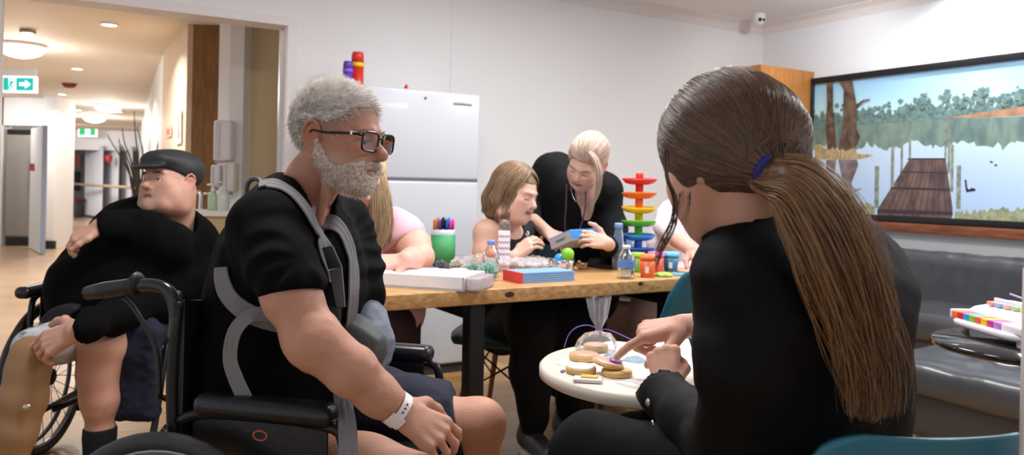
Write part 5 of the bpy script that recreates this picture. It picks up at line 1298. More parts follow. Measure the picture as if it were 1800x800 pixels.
def head_col(fr, base, red, brow='5a4030', stubble=None, lips='a8605a', lash=None, smile=0.):
    def f(p):
        l = fr.inv(p); c = skin_col(p, base, red); x, y, z = l[:, 0], l[:, 1], l[:, 2]; R_ = np.array(lin(red)[:3])
        blob = lambda cx, cy, cz, r: np.exp(-(((np.abs(x)-cx)**2+(y-cy)**2+(z-cz)**2)/r**2))
        c = mix(c, R_[None], np.clip(.45*blob(.045, .07, -.02, .022)+.55*blob(0, .108, -.026, .014)+.5*blob(.083, -.016, 0, .03), 0, .7))
        L_ = np.array(lin(lips)[:3]); zz = z+.060-smile*(np.abs(x)/.02)**2*.006; lm = (1-smooth(np.abs(zz), .0065, .0095))*(1-smooth(np.abs(x), .018+.004*smile, .023+.004*smile))*smooth(y, .070, .078); c = mix(c, L_[None], lm*.85)
        inner = (1-smooth(np.abs(zz), .0012, .0028))*(1-smooth(np.abs(x), .016, .022))*smooth(y, .070, .078); c = mix(c, np.array(lin('5a2a28')[:3])[None], inner*.75)
        if lash:
            D_ = np.array(lin(lash)[:3]); e_ = (1-smooth(np.abs(z-(.0005+.0025*(1-((np.abs(x)-.031)/.015)**2)-.004*(lash_down := 1))), .0009, .0024))*(1-smooth(np.abs(np.abs(x)-.031), .0115, .0145))*smooth(y, .055, .07); c = mix(c, D_[None], e_*.9)
            b_ = (1-smooth(np.abs(z-.0235-.003*(1-((np.abs(x)-.031)/.02)**2)), .0015, .0035))*(1-smooth(np.abs(np.abs(x)-.031), .013, .02))*smooth(y, .05, .07); c = mix(c, np.array(lin(brow)[:3])[None], b_*.7)
        if stubble is not None:
            S_ = np.array(lin(stubble[0])[:3]); m_ = (1-smooth(z, -.045, -.02))*smooth(y, -.01, .02)*(1-smooth(-z, .12, .14)); n = vnoise(x*300+50, y*300+50, z*300+50, 5)*.5+.5
            c = mix(c, S_[None], m_*stubble[1]*(.5+.5*n))
        return c
    return f
def eyes(fr, parent, iris='5a7080', look=(0, 0)):
    for x in (-1, 1):
        c = Vector(fr.p(x*.031, .0735, .002)); r = .0125*fr.sc; M3 = Matrix(fr.M.tolist())
        d = Vector(fr.M@np.array([look[0], 1, look[1]])).normalized()
        mb = MB(); mb.ball(c, r, 20); mb.lathe(c+d*(r*.88), [(r*.50, 0), (r*.46, r*.10), (.0001, r*.135)], 16, 1, d); mb.lathe(c+d*(r*.965), [(r*.2, 0), (r*.2, r*.05), (.0001, r*.055)], 12, 2, d)
        mb.build('eye', [mat('eye_white', 'e4dcd6', .2), mat('iris_'+iris, iris, .15), mat('pupil', '080808', .1)], parent)
def brows(fr, parent, cl, th=.0016, n=46, w=(.013, .048), z=.024, sc=1.):
    S = []
    for x in (-1, 1):
        for k in range(n):
            t = RNG.uniform(0, 1); px = w[0]+(w[1]-w[0])*t; py = .0955-.018*t**2; pz_ = z+.005*sin(t*2.6)-.004*t+RNG.normal()*.0018
            a = np.array([x*px, py, pz_]); b = a+np.array([x*.008, -.002+.002, .002])*sc; S.append([fr.p(*a), fr.p(*((a+b)/2+[0, .0015, 0])), fr.p(*b)])
    return strands('eyebrows', S, .0005*fr.sc, mat('hair_'+cl, cl, .6, var=.2, vscale=200), parent)

def hand(g, W, d, n, thumb_side, curls=None, spread=.06, thumb=None, sc=1., k=.006, lens=None):
    """W wrist, d finger direction, n out of the back of the hand; thumb_side +1/-1 along d x n. returns tips"""
    d = npv(d)/np.linalg.norm(d); n = npv(n); n = n-d*(n@d); n /= np.linalg.norm(n); t = np.cross(d, n)*thumb_side; W = npv(W)
    curls = curls or [(20, 30, 20)]*4; tips = []
    kn = []
    for i in range(4):
        u = (.029-.0195*i)*sc; K = W+d*(.090-.003*abs(i-1)**1.4-(.004 if i == 3 else 0))*sc+t*u-n*(.002*abs(i-1.5))*sc
        g.cone(W+t*(.014-.0095*i)*sc+d*.01*sc, K, .0155*sc, (.0115-.0007*i)*sc, k*1.6); kn.append(K)
        g.cone(W+t*(.012-.008*i)*sc+d*.02*sc-n*.008*sc, K-n*.006*sc-d*.01*sc, .013*sc, .009*sc, k*1.6)
    ln = lens or [.072, .080, .074, .058]
    for i in range(4):
        a0, a1, a2 = [radians(v) for v in curls[i]]; dd = d+t*spread*(1.5-i); dd /= np.linalg.norm(dd); p = kn[i]; r0 = (.0098-.0006*i)*sc; L_ = ln[i]*sc
        ang = a0; seg = [.46, .30, .24]
        g.ell(p, (r0*1.15,)*3, None, k)
        for j in range(3):
            v = dd*cos(ang)-n*sin(ang); q = p+v*L_*seg[j]; g.cone(p, q, r0*(1-.08*j), r0*(.92-.08*j), k*.5)
            if j < 2: ang += (a1, a2)[j]
            p = q
        tips.append((p, v, n*cos(ang)+dd*sin(ang)))
    th = thumb or ((.62, .72, -.25), (.85, .35, -.35), (.95, .05, -.35))
    p = W+t*.022*sc+d*.014*sc-n*.006*sc
    for (cd, ct, cn), L_, ra, rb in zip(th, (.042, .034, .027), (.017, .0125, .0105), (.0125, .0105, .0085)):
        v = d*cd+t*ct+n*cn; v /= np.linalg.norm(v); q = p+v*L_*sc; g.cone(p, q, ra*sc, rb*sc, k*1.3); p = q
    tips.append((p, v, n)); return tips
def hbox(W, m=.22, extra=()):
    W = npv(W); lo = W-m; hi = W+m
    for e in extra: lo = np.minimum(lo, npv(e)-.08); hi = np.maximum(hi, npv(e)+.08)
    return lo, hi
def nails(tips, parent, sc=1., cl='e0b0a2', skip=()):
    for i, (p, v, n) in enumerate(tips):
        if i in skip: continue
        v = v/np.linalg.norm(v); x = np.cross(v, n); x /= np.linalg.norm(x); n2 = np.cross(x, v); R_ = Matrix(np.stack([x, v, n2], 1).tolist())
        mb = MB(); mb.ball(Vector(p+n2*.0058*sc-v*.001), (.0048*sc, .0062*sc, .0022*sc), 10, 0, R_); mb.build('fingernail', mat('nail_'+cl, cl, .25), parent)

def hair_cap(fr, zb, parent, cl, cl2, grow=.0, nstr=2500, L_=.02, comb=(0, 0, 0), r=.0007, res=.004, name='hair', bump_=.003, extra=None, upf=1., cap=(.083, .104, .094), stre=True, nseed=4):
    """short hair: a base following the skull plus combed strands; zb(y)->lowest z, in head coordinates"""
    s = fr.sc; c = fr.p(0, -.018, .038); g = G(c-.16*s, c+.16*s, res)
    g.ell(c, [t*s+grow for t in cap], fr.M, .001)
    if extra: extra(g)
    x, y, z = np.ix_(*g.ax); P0 = np.stack(np.broadcast_arrays(x-fr.o[0], y-fr.o[1], z-fr.o[2]), -1)@fr.M/s
    g.D = np.maximum(g.D, ((zb(P0[..., 1], P0[..., 0])-P0[..., 2])*.7*s).astype(np.float32))
    g.folds(bump_, 60, nseed)
    m = mat('hair_'+cl, cl, .5, var=.3, vscale=90, col2=cl2, stretch=(1, 1, .3), bump=.4, bscale=220)
    o = sdf_obj(name, g, m, parent, it=1)
    if stre:
        me = o.data; n = len(me.vertices); V_ = np.empty(n*3, np.float32); me.vertices.foreach_get('co', V_); V_ = V_.reshape(-1, 3)+np.array(wmat(parent).translation)
        N_ = np.empty(n*3, np.float32); me.vertices.foreach_get('normal', N_); N_ = N_.reshape(-1, 3)
        l = fr.inv(V_); ok = (np.einsum('ij,ij->i', N_, V_-c) > 0); idx = np.nonzero(ok)[0]; idx = RNG.choice(idx, nstr)
        v0 = V_[idx]+RNG.normal(size=(nstr, 3))*.002; nn = N_[idx]; cd = fr.M@np.array(comb, float)
        d = nn*upf+cd[None]+RNG.normal(size=(nstr, 3))*.25; d /= np.linalg.norm(d, axis=1, keepdims=True); ll = (L_*RNG.uniform(.6, 1.1, (nstr, 1)))
        S = np.stack([v0-nn*.003, v0+d*ll*.5, v0+(d+cd[None]*.4)*ll], 1)
        strands('hair_strands', S, r, smat('strand_'+cl, cl, cl2), o)
    return o
M_tee = mat('black_cotton', '0b0b0c', .9, var=.15, vscale=20, bump=.15, bscale=500, spec=.12)
def cloth(name, g, m, parent, it=2): return sdf_obj(name, g, m, parent, it=it)

# ---------------------------------------------------------------- the bearded man in the wheelchair
man = thing('person', 'seated man with white hair, beard and black glasses, black shirt and grey straps', 'person', (-.42, 1.76, .5))
Lm = np.array([.233, .973, 0])                                    # towards his left side
fwd = np.array([.925, -.34, -.11]); fr = Fr((0, 0, 0), fwd, (.06, 0, 1), 1.0)
earp = np.array(P(550, 240, 1.63)); fr.o = earp-fr.M@(np.array([.080, -.012, -.002])*fr.sc); HM = fr
neck = [P(548, 320, 1.74), P(520, 385, 1.76)]
g1 = head_sdf(fr, .0024, dict(neck=neck, nr=.057, jaw=1.05, nose=1.15, mouth=.002, lids=1.))
# neck cords
for a, b in (((575, 325, 1.66), (560, 390, 1.68)),): g1.cone(P(*a), P(*b), .012, .010, .02)
# right arm and hand
sh = npv(P(458, 392, 1.57)); el = npv(P(556, 603, 1.45)); wr = npv(P(702, 722, 1.49)); 
d_ = npv((.86, .06, -.50)); n_ = npv((.42, -.64, .64))
lo, hi = hbox(wr, .24, (el, sh)); g2 = G(lo, hi, .0032)
g2.chain([sh, npv(P(512, 520, 1.49)), el], [.047, .052, .046], .03); g2.cone(npv(P(533, 600, 1.455)), el, .036, .04, .03)
g2.chain([el, npv(P(618, 652, 1.455)), npv(P(665, 695, 1.475)), wr], [.046, .044, .036, .028], .03)
tips = hand(g2, wr, d_, n_, -1, [(28, 38, 30), (32, 42, 30), (38, 44, 30), (40, 40, 25)], .10, ((.6, .7, -.3), (.8, .35, -.5), (.8, .1, -.6)), 1.08)
for i, u in enumerate((-.02, -.005, .01, .024)):                   # tendons
    pass
g2.disp(lambda x, y, z: .0012*vnoise(x*60+9, y*60+9, z*60+9, 7))
# legs
hR = npv(P(470, 800, 1.64)); kR = npv(P(790, 872, 1.50)); hL = npv(P(540, 715, 1.93)); kL = npv(P(838, 748, 1.93))
aR_ = npv(P(830, 1240, 1.42)); aR_[2] = .09; aL_ = npv(P(868, 1100, 1.86)); aL_[2] = .09
lo = np.minimum.reduce([hR, kR, hL, kL, aR_, aL_])-.12; hi = np.maximum.reduce([hR, kR, hL, kL, aR_, aL_])+.12
g3 = G(lo, hi, .005)
g3.chain([hR, hR*.45+kR*.55, kR], [.088, .080, .062], .03); g3.chain([hL, hL*.45+kL*.55, kL], [.085, .076, .060], .03)
for kk, aa in ((kR, aR_), (kL, aL_)):
    g3.ell(kk+[.012, -.01, .01], (.060, .055, .058), None, .03); g3.cone(kk+[.0, 0, .0], kk*.65+aa*.35+[-.01, 0, 0], .056, .055, .03); g3.cone(kk*.65+aa*.35+[-.01, 0, 0], aa, .055, .036, .03)
    g3.cone(aa, aa+[.14, -.04, -.05], .035, .03, .02)
# torso under the shirt
g4 = G((-.85, 1.4, .45), (-.1, 2.15, 1.2), .01)
tors = [npv(P(465, 735, 1.79)), npv(P(480, 600, 1.78)), npv(P(512, 470, 1.76)), npv(P(512, 405, 1.76))]
g4.chain(tors, [.13, .135, .135, .10], .05, 'u', (Lm, 1.25)); g4.cone(tors[3], npv(P(525, 360, 1.75)), .09, .055, .04)
g4.cone(sh, tors[2], .05, .08, .03); shl = npv(P(600, 400, 1.93)); g4.cone(shl, tors[2], .05, .08, .03)
hc = head_col(fr, 'bb8872', 'a46050', lips='a25a50', stubble=('b8a89c', .55))
def colm(p):
    c = skin_col(p, 'bf8f78', 'aa6858'); l = fr.inv(p); hm = np.linalg.norm(l-[0, .01, 0], axis=1) < .15
    h = hc(p); c[hm] = h[hm]
    legm = (p[:, 2] < .72) & (p[:, 0] > -.5) & (np.linalg.norm(p-wr, axis=1) > .0); lg = np.array(lin('c49480')[:3])
    k_ = ((p[:, 2] < .66) & ((p[:, 1] > 1.75) | (p[:, 2] < .62)))
    return c
sdf_obj('body', [g1, g2, g3, g4], M_skin, man, colm)
nails(tips, man, 1.05, 'd0a090')
eyes(fr, man, '5c6c78', (.05, -.25))
brows(fr, man, 'b5a498', n=60)
# hair
def zb_man(y, x): return np.interp(y, [-.12, -.075, -.045, -.030, .005, .022, .040, .060, .078, .11], [-.075, -.070, -.045, .030, .032, -.005, .045, .066, .078, .082])
hair_cap(fr, zb_man, man, 'dcd1c8', 'fffefc', -.0055, 11000, .017, (.0, .55, .02), .00075, .004, 'hair', .002, None, .8)
# beard: follows the jaw a few millimetres off the skin
def beard_from(gh, fr, off, m, parent):
    gb = G.__new__(G); gb.__dict__.update(gh.__dict__); gb.D = gh.D-off
    x, y, z = np.ix_(*gb.ax); L_ = np.stack(np.broadcast_arrays(x-fr.o[0], y-fr.o[1], z-fr.o[2]), -1)@fr.M/fr.sc
    lx, ly, lz = L_[..., 0], L_[..., 1], L_[..., 2]
    top = np.interp(ly, [-.012, .000, .012, .03, .055, .075, .10], [-.10, -.004, -.022, -.050, -.057, -.044, -.041]); bot = np.interp(ly, [-.02, .0, .03, .06, .12], [-.03, -.072, -.112, -.128, -.135])
    f = np.maximum(lz-top, bot-lz); f = np.maximum(f, -.008-ly)
    lip = np.sqrt((lx/.021)**2+((lz+.0605)/.0105)**2)-1; f = np.maximum(f, np.where(ly > .06, -lip*.01, -1))
    n = vnoise(lx*110+50, ly*110+50, lz*110+50, 9)*.0012
    gb.D = np.maximum(gb.D+n, f*.6*fr.sc+n*2).astype(np.float32)
    return sdf_obj('beard', gb, m, parent, it=1)
ob = beard_from(g1, fr, .0028, mat('beard_grey', 'ab9484', .6, var=.5, vscale=160, col2='dcd4cc', bump=.5, bscale=260), man)
me = ob.data; nv = len(me.vertices); V_ = np.empty(nv*3, np.float32); me.vertices.foreach_get('co', V_); V_ = V_.reshape(-1, 3)+np.array(wmat(man).translation)
N_ = np.empty(nv*3, np.float32); me.vertices.foreach_get('normal', N_); N_ = N_.reshape(-1, 3); ii = RNG.choice(nv, 4200); v0 = V_[ii]; nn = N_[ii]; dn = fr.M@np.array([0, .1, -.9])
d = nn*.7+dn+RNG.normal(size=(len(ii), 3))*.22; d /= np.linalg.norm(d, axis=1, keepdims=True); ll = RNG.uniform(.004, .008, (len(ii), 1)); S = np.stack([v0-nn*.002, v0+d*ll*.6, v0+(d+dn*.3)*ll], 1)
strands('beard_strands', S, .00045, smat('beard_strand', 'a8968a', 'fbf6f0'), ob)
# glasses
M_gf = mat('glasses_black', '0b0b0d', .22)
gl = MB()
lens_faces = MB()
for x in (-1, 1):
    pts = []
    for k in range(32):
        a = 2*pi*k/32; ca, sa = cos(a), sin(a); ex = .48
        px_ = x*.0372+.0292*(abs(ca)**ex)*np.sign(ca); pz_ = .003+.0205*(abs(sa)**ex)*np.sign(sa); py_ = .1045-.16*(abs(px_)**2)*6
        pts.append(Vector(fr.p(px_, py_, pz_)))
    gl.tube(pts, .0024*fr.sc, 8, closed=True)
    lens_faces.add(pts, [tuple(range(32))])
    gl.tube([Vector(fr.p(x*.066, .0995, .014)), Vector(fr.p(x*.074, .094, .016)), Vector(fr.p(x*.079, .085, .016)), Vector(fr.p(x*.083, .02, .010)), Vector(fr.p(x*.084, -.012, .012)), Vector(fr.p(x*.082, -.03, -.002))], [.003, .0032, .0030, .0025, .0022, .002], 8)
gl.tube([Vector(fr.p(-.010, .105, .010)), Vector(fr.p(0, .109, .013)), Vector(fr.p(.010, .105, .010))], .0022, 8)
go = gl.build('glasses', M_gf, man)
lens_faces.build('lenses', film('lens_glass', (.86, .84, .88), .04, .03, .0, 30, .12), go)
mb = MB(); c_ = Vector(fr.p(.0800, .082, .0165)); mb.box(c_, (.006, .005, .008), R3=Matrix(fr.M.tolist())); mb.build('hinge', M_chrome, go)

# black T-shirt
g = G((-.95, 1.35, .5), (-.05, 2.2, 1.28), .0058)
tp_ = [npv(P(460, 745, 1.79)), npv(P(475, 620, 1.78)), npv(P(512, 500, 1.76)), npv(P(512, 420, 1.76)), npv(P(512, 392, 1.76))]
g.chain(tp_, [.155, .155, .158, .13, .10], .06, 'u', (Lm, 1.22))
g.cone(tp_[3], npv(P(518, 352, 1.755)), .10, .066, .05); g.cone(npv(P(488, 356, 1.66)), npv(P(545, 372, 1.87)), .042, .045, .04)
slv = npv(P(513, 508, 1.485)); g.cone(sh+[0.01, .02, -.015], npv(P(495, 470, 1.51)), .074, .068, .05); g.cone(npv(P(495, 470, 1.51)), slv, .069, .069, .02)
g.cone(sh+[0.01, .03, -.01], npv(P(505, 362, 1.70)), .066, .055, .05)
g.cone(shl, npv(P(625, 470, 1.90)), .072, .066, .05); g.cone(npv(P(570, 375, 1.87)), shl, .05, .065, .05); g.cone(npv(P(625, 470, 1.90)), npv(P(640, 520, 1.87)), .06, .055, .04)
g.folds(.0075, 9, 21, (1, 1, .8)); g.folds(.0035, 24, 33, (1, 1, .6))
# crease fans from the armpit
ap_ = npv(P(560, 440, 1.55))
def creas(x, y, z):
    dx = x-ap_[0]; dz = z-ap_[2]; r_ = np.sqrt(dx*dx+dz*dz)+1e-4; a = np.arctan2(dz, dx); return .004*np.sin(a*11+3*np.sin(r_*30))*np.exp(-((r_-.09)/.06)**2)
g.disp(creas)
ad = npv(P(545, 575, 1.452))-npv(P(495, 470, 1.51)); g.cut(slv+ad*.18, ad+np.array([0, 0, -.06]), .003) if False else None
# sleeve end: cut only near the arm
x, y, z = np.ix_(*g.ax); adn = ad/np.linalg.norm(ad); adn = npv((.18, -.25, -.95)); adn /= np.linalg.norm(adn); sp = npv(P(512, 517, 1.48))
pl_ = (x-sp[0])*adn[0]+(y-sp[1])*adn[1]+(z-sp[2])*adn[2]; near = np.sqrt((x-sp[0])**2+(y-sp[1])**2+(z-sp[2])**2)-.11
g.D = np.where(near < 0, np.maximum(g.D, pl_), g.D).astype(np.float32)
# neck opening
g.cone(npv(P(548, 325, 1.73)), npv(P(570, 395, 1.66)), .064, .030, .006, 's'); g.cone(npv(P(548, 300, 1.745)), npv(P(535, 350, 1.75)), .068, .064, .006, 's')
cloth('t_shirt', g, M_tee, man); GT = g
# shorts
M_navy = mat('navy_cotton', '171a30', .85, var=.2, vscale=15, bump=.3, bscale=60)
g = G(np.minimum(hR, hL)-.16, np.maximum(kR, kL)+.14, .0065)
g.cone(hL+[.06, 0, .03], hL*.1+kL*.9, .108, .090, .04); g.cone(hR, hR*.72+kR*.28, .102, .098, .04); g.cone(hR+[-.05, .1, .05], hL+[-.08, -.1, .05], .13, .13, .06); g.folds(.009, 13, 41); g.folds(.004, 34, 42)
dl = (kL-hL)/np.linalg.norm(kL-hL); hm_ = hL*.10+kL*.90; dr = (kR-hR)/np.linalg.norm(kR-hR); hr_ = hR*.74+kR*.26
x, y, z = np.ix_(*g.ax)
pl1 = (x-hm_[0])*dl[0]+(y-hm_[1])*dl[1]+(z-hm_[2])*dl[2]+.35*(z-hm_[2]); pl2 = (x-hr_[0])*dr[0]+(y-hr_[1])*dr[1]+(z-hr_[2])*dr[2]
sel = (y+.3*(x+.2)) > 1.76
g.D = np.where(sel, np.maximum(g.D, pl1), np.maximum(g.D, pl2)).astype(np.float32)
cloth('shorts', g, M_navy, man)
for aa, nm in ((aR_, 'shoe'), (aL_, 'shoe')):
    g = G(aa-.16, aa+.28, .008); g.cone(aa+[-.03, .01, -.04], aa+[.16, -.04, -.05], .05, .042, .03); g.cone(aa, aa+[0, 0, .02], .045, .045, .03); g.cut((0, 0, .003), (0, 0, -1)); cloth(nm, g, mat('dark_shoe', '1c1d22', .6), man)
# sling on his left arm
M_sl = mat('sling_blue', '767b8c', .75, var=.12, vscale=12, bump=.3, bscale=300); M_sl2 = mat('sling_grey', '5c6062', .75, var=.12, vscale=14, bump=.3, bscale=300)
g = G((-.55, 1.55, .55), (-.1, 2.1, 1.05), .0055)
g.chain([npv(P(622, 515, 1.86)), npv(P(632, 560, 1.85)), npv(P(636, 605, 1.83)), npv(P(630, 640, 1.80))], [.030, .058, .072, .058], .04); g.cone(npv(P(560, 620, 1.84)), npv(P(640, 610, 1.84)), .05, .055, .04)
g.folds(.006, 14, 51); g.folds(.003, 40, 52, (1, 1, 2))
cloth('arm_sling', g, M_sl, man)
g = G((-.55, 1.45, .55), (-.1, 2.0, 1.0), .005)
g.chain([npv(P(575, 575, 1.74)), npv(P(615, 590, 1.76)), npv(P(640, 605, 1.76))], [.040, .050, .048], .02, 'u', ((0, 1, 0), .7)); g.box(npv(P(628, 600, 1.735)), (.048, .028, .038), rotm((0, 1, 0), .5), .012, .02); g.cone(npv(P(640, 605, 1.76)), npv(P(652, 640, 1.80)), .040, .030, .03); g.folds(.004, 18, 55)
cloth('sling_pocket', g, M_sl2, man)
# harness straps
M_web = mat('grey_webbing', '7d7c80', .7, bump=.35, bscale=700, var=.08, vscale=30)
def on_cloth(px, py, gs, y0=1.2, y1=2.1, off=.003):
    a, b = ray(px, py); ys = np.arange(y0, y1, .002); pts = np.stack([a*ys, ys, H+b*ys], 1)
    for gg in gs:
        ii = np.round((pts-gg.lo)/gg.res).astype(int); ok = ((ii >= 1) & (ii < np.array(gg.n)-1)).all(1); d = np.full(len(ys), 9.); q = ii[ok]; d[ok] = gg.D[q[:, 0], q[:, 1], q[:, 2]]
        h = np.nonzero(d < off)[0]
        if len(h):
            k = ii[h[0]]; n = np.array([gg.D[k[0]+1, k[1], k[2]]-gg.D[k[0]-1, k[1], k[2]], gg.D[k[0], k[1]+1, k[2]]-gg.D[k[0], k[1]-1, k[2]], gg.D[k[0], k[1], k[2]+1]-gg.D[k[0], k[1], k[2]-1]]); n /= np.linalg.norm(n)+1e-9
            return Vector(pts[h[0]]), Vector(n)
    return None, None
def strap_on(pts, w_, gs, name='harness_strap', t=.004, m=None, sm=2, off=.004, par=None):
    c = cr([Vector((x, y, 0)) for x, y in pts], 5); Q = []; Nn = []
    for p in c:
        q, n = on_cloth(p.x, p.y, gs, off=off)
        if q is not None: Q.append(q); Nn.append(n)
    for _ in range(sm):
        Q = [Q[0]]+[(Q[i-1]+Q[i]*2+Q[i+1])/4 for i in range(1, len(Q)-1)]+[Q[-1]]; Nn = [Nn[0]]+[(Nn[i-1]+Nn[i]*2+Nn[i+1])/4 for i in range(1, len(Nn)-1)]+[Nn[-1]]
    Q = [q+n*.003 for q, n in zip(Q, Nn)]
    mb = MB(); mb.strap(Q, w_, t, Nn); return fixn(mb.build(name, m or M_web, par or man))
def strap(pts, w_, nrm, name='harness_strap', t=.0035, n=6, m=None):
    mb = MB(); P_ = cr([P(*p) for p in pts], n); mb.strap(P_, w_, t, nrm if isinstance(nrm, list) else [Vector(nrm)]*len(P_)); return fixn(mb.build(name, m or M_web, man))
def nlist(ns, n):  # interpolate normals along catmull segments
    o = []; 
    for i in range(len(ns)-1):
        for j in range(n): o.append(Vector(ns[i]).lerp(Vector(ns[i+1]), j/n))
    return o+[Vector(ns[-1])]
strap_on([(456, 326), (480, 324), (515, 342), (545, 380), (566, 425), (579, 462), (588, 500)], .040, [GT])
strap_on([(562, 400), (577, 390), (596, 400), (611, 428), (620, 470), (619, 530), (613, 585), (606, 640), (602, 668)], .040, [GT])
strap([(598, 640, 1.5), (601, 690, 1.545), (605, 720, 1.50), (610, 745, 1.46), (612, 790, 1.43), (613, 850, 1.42)], .036, (0, -1, .25), 'thigh_strap')
strap_on([(390, 470), (392, 495), (404, 522), (430, 546), (462, 560), (500, 570)], .040, [GT], 'side_strap')
strap([(490, 566, 1.56), (520, 572, 1.57), (560, 572, 1.60), (595, 565, 1.615)], .040, (0, -1, .05), 'side_strap', n=6)
strap([(478, 554, 1.53), (442, 554, 1.52), (413, 582, 1.515), (404, 630, 1.52), (415, 668, 1.52), (432, 704, 1.52)], .030, nlist([(-.1, -1, .3), (-.3, -.9, .4), (-.2, -1, 0), (-.1, -1, -.05), (0, -1, .1), (0, -1, .1)], 6), 'loose_strap_end', .0025)
M_buck = mat('buckle_black', '22272e', .35); M_buck2 = mat('buckle_grey', '505860', .4)
def slab(c4, Yd, t, name, m, par=man):
    mb = MB(); mb.prism([P(x, y, yy) for x, y, yy in c4], Vector((0, t, 0))); return fixn(mb.build(name, m, par))
slab([(566, 436, 1.553), (583, 432, 1.553), (600, 470, 1.553), (577, 474, 1.553)], 0, .012, 'buckle', M_buck)
slab([(578, 476, 1.553), (600, 470, 1.553), (606, 540, 1.56), (592, 542, 1.56)], 0, .010, 'buckle_tongue', M_buck2)
mb = MB(); mb.box(P(586, 556, 1.56), (.030, .012, .038), bev=.005); mb.build('ladder_lock', M_buck, man)
mb = MB(); mb.tube(cr([P(433, 345, 1.80), P(436, 322, 1.80), P(448, 314, 1.80), P(460, 322, 1.79), P(456, 340, 1.79)], 5), .006, 8); mb.build('strap_guide', mat('guide_grey', '4d4b50', .4), man)
# hospital band on the wrist
def band(ctr, ax, r1, r2, w_, m, name, n=32, a0=0, a1=2*pi, th=.0015, up=(0, 0, 1)):
    ax = Vector(ax).normalized(); e1, e2 = frame_of(ax, up); rs = []
    for k in range(n+1):
        a = a0+(a1-a0)*k/n; dr = (e1*cos(a)*r1+e2*sin(a)*r2); u_ = dr.normalized(); c = Vector(ctr)+dr
        rs.append([c-ax*w_/2, c+ax*w_/2, c+ax*w_/2+u_*th, c-ax*w_/2+u_*th])
    mb = MB(); mb.rings(rs, True, 0, False); return fixn(mb.build(name, m, man))
wa = Vector(wr-npv(P(665, 695, 1.475))); wc = P(698, 719, 1.487)
M_band = mat('band_white', 'e9e4e2', .4)
band(wc, wa, .036, .034, .018, M_band, 'wrist_band')
b2 = band(wc+wa.normalized()*.0, wa, .0375, .0355, .030, M_band, 'band_clasp', 12, -.95, -.15, .002)
g_ = MB(); e1, e2 = frame_of(wa.normalized())
for k in range(3):
    an = .12+k*.24; q = wc+(e1*cos(an)*.0378+e2*sin(an)*.0358); g_.ball(q, .0022, 8)
g_.build('band_holes', mat('hole_dark', '2c2c30', .6), man)

def comb_to(name, fr, g, zb, tdl, N_, r, m, parent, ce=(0, -.016, .040), rd=(.0895, .1095, .0975), seed=5, off=.0014, ends=(.55, .98), tip=.8, K=14):
    """strands lying on the skull, all combed towards one point"""
    ce = np.array(ce); rd = np.array(rd); td = (np.array(tdl)-ce)/rd; td /= np.linalg.norm(td); rg = np.random.default_rng(seed)
    dv = rg.normal(size=(N_*3, 3)); dv /= np.linalg.norm(dv, axis=1, keepdims=True); lp = ce+dv*rd
    dv = dv[(lp[:, 2] > zb(lp[:, 1], lp[:, 0])+.004) & (dv@td < .93)][:N_]; N_ = len(dv)
    om = np.arccos(np.clip(dv@td, -1, 1))[:, None, None]; l0 = np.linspace(0, 1, K)[None, :, None]; t = l0*rg.uniform(*ends, (N_, 1, 1))
    dd = (np.sin((1-t)*om)*dv[:, None]+np.sin(t*om)*td[None, None])/np.sin(om); lf = 1+.016*np.sin(pi*l0)*rg.uniform(.2, 1.3, (N_, 1, 1))-.02*(1-l0)**3
    S = fr.o+((ce+dd*rd*lf)*fr.sc)@fr.M.T
    return strands(name, lift_out(S, g, off), r, m, parent, None, tip)
def comb_down(name, fr, g, N_, r, m, parent, part=.008, az=(-125, 125), zend=-.115, zv=.02, ce=(0, -.018, .042), rd=(.085, .106, .092), seed=7, flare=1.0, K=16, off=.0012, tip=.5):
    """strands from a parting, over the skull and hanging down"""
    ce = np.array(ce); rd = np.array(rd); rg = np.random.default_rng(seed); a = np.radians(rg.uniform(az[0], az[1], N_))
    f = np.abs(a)/radians(max(abs(az[0]), abs(az[1]))); yr = -.6+1.15*f+rg.normal(size=N_)*.08; d0 = np.stack([part/rd[0]+rg.normal(size=N_)*.03, np.clip(yr, -.8, .75), np.zeros(N_)], 1)
    d0[:, 2] = np.sqrt(np.clip(1-d0[:, 0]**2-d0[:, 1]**2, .05, 1)); d1 = np.stack([np.sin(a), -np.cos(a), np.full(N_, -.12)], 1); d1 /= np.linalg.norm(d1, axis=1, keepdims=True)
    om = np.arccos(np.clip((d0*d1).sum(1), -1, 1))[:, None, None]; K1 = K//2; t = np.linspace(0, 1, K1)[None, :, None]
    A_ = ce+((np.sin((1-t)*om)*d0[:, None]+np.sin(t*om)*d1[:, None])/np.sin(om))*rd*rg.uniform(1.0, 1.05, (N_, 1, 1))
    e0 = A_[:, -1]; ze = zend+rg.uniform(-zv, zv, N_); t2 = np.linspace(0, 1, K-K1+1)[1:][None, :, None]
    e1 = e0.copy(); e1[:, :2] = ce[:2]+(e0[:, :2]-ce[:2])*(flare*rg.uniform(.88, 1.05, (N_, 1))); e1[:, 2] = ze
    B_ = e0[:, None]*(1-t2)+e1[:, None]*t2; w = rg.normal(size=(N_, 1, 2))*.004; B_[..., :2] += w*np.sin(t2*pi)
    S = fr.o+(np.concatenate([A_, B_], 1)*fr.sc)@fr.M.T
    return strands(name, lift_out(S, g, off), r, m, parent, None, tip)
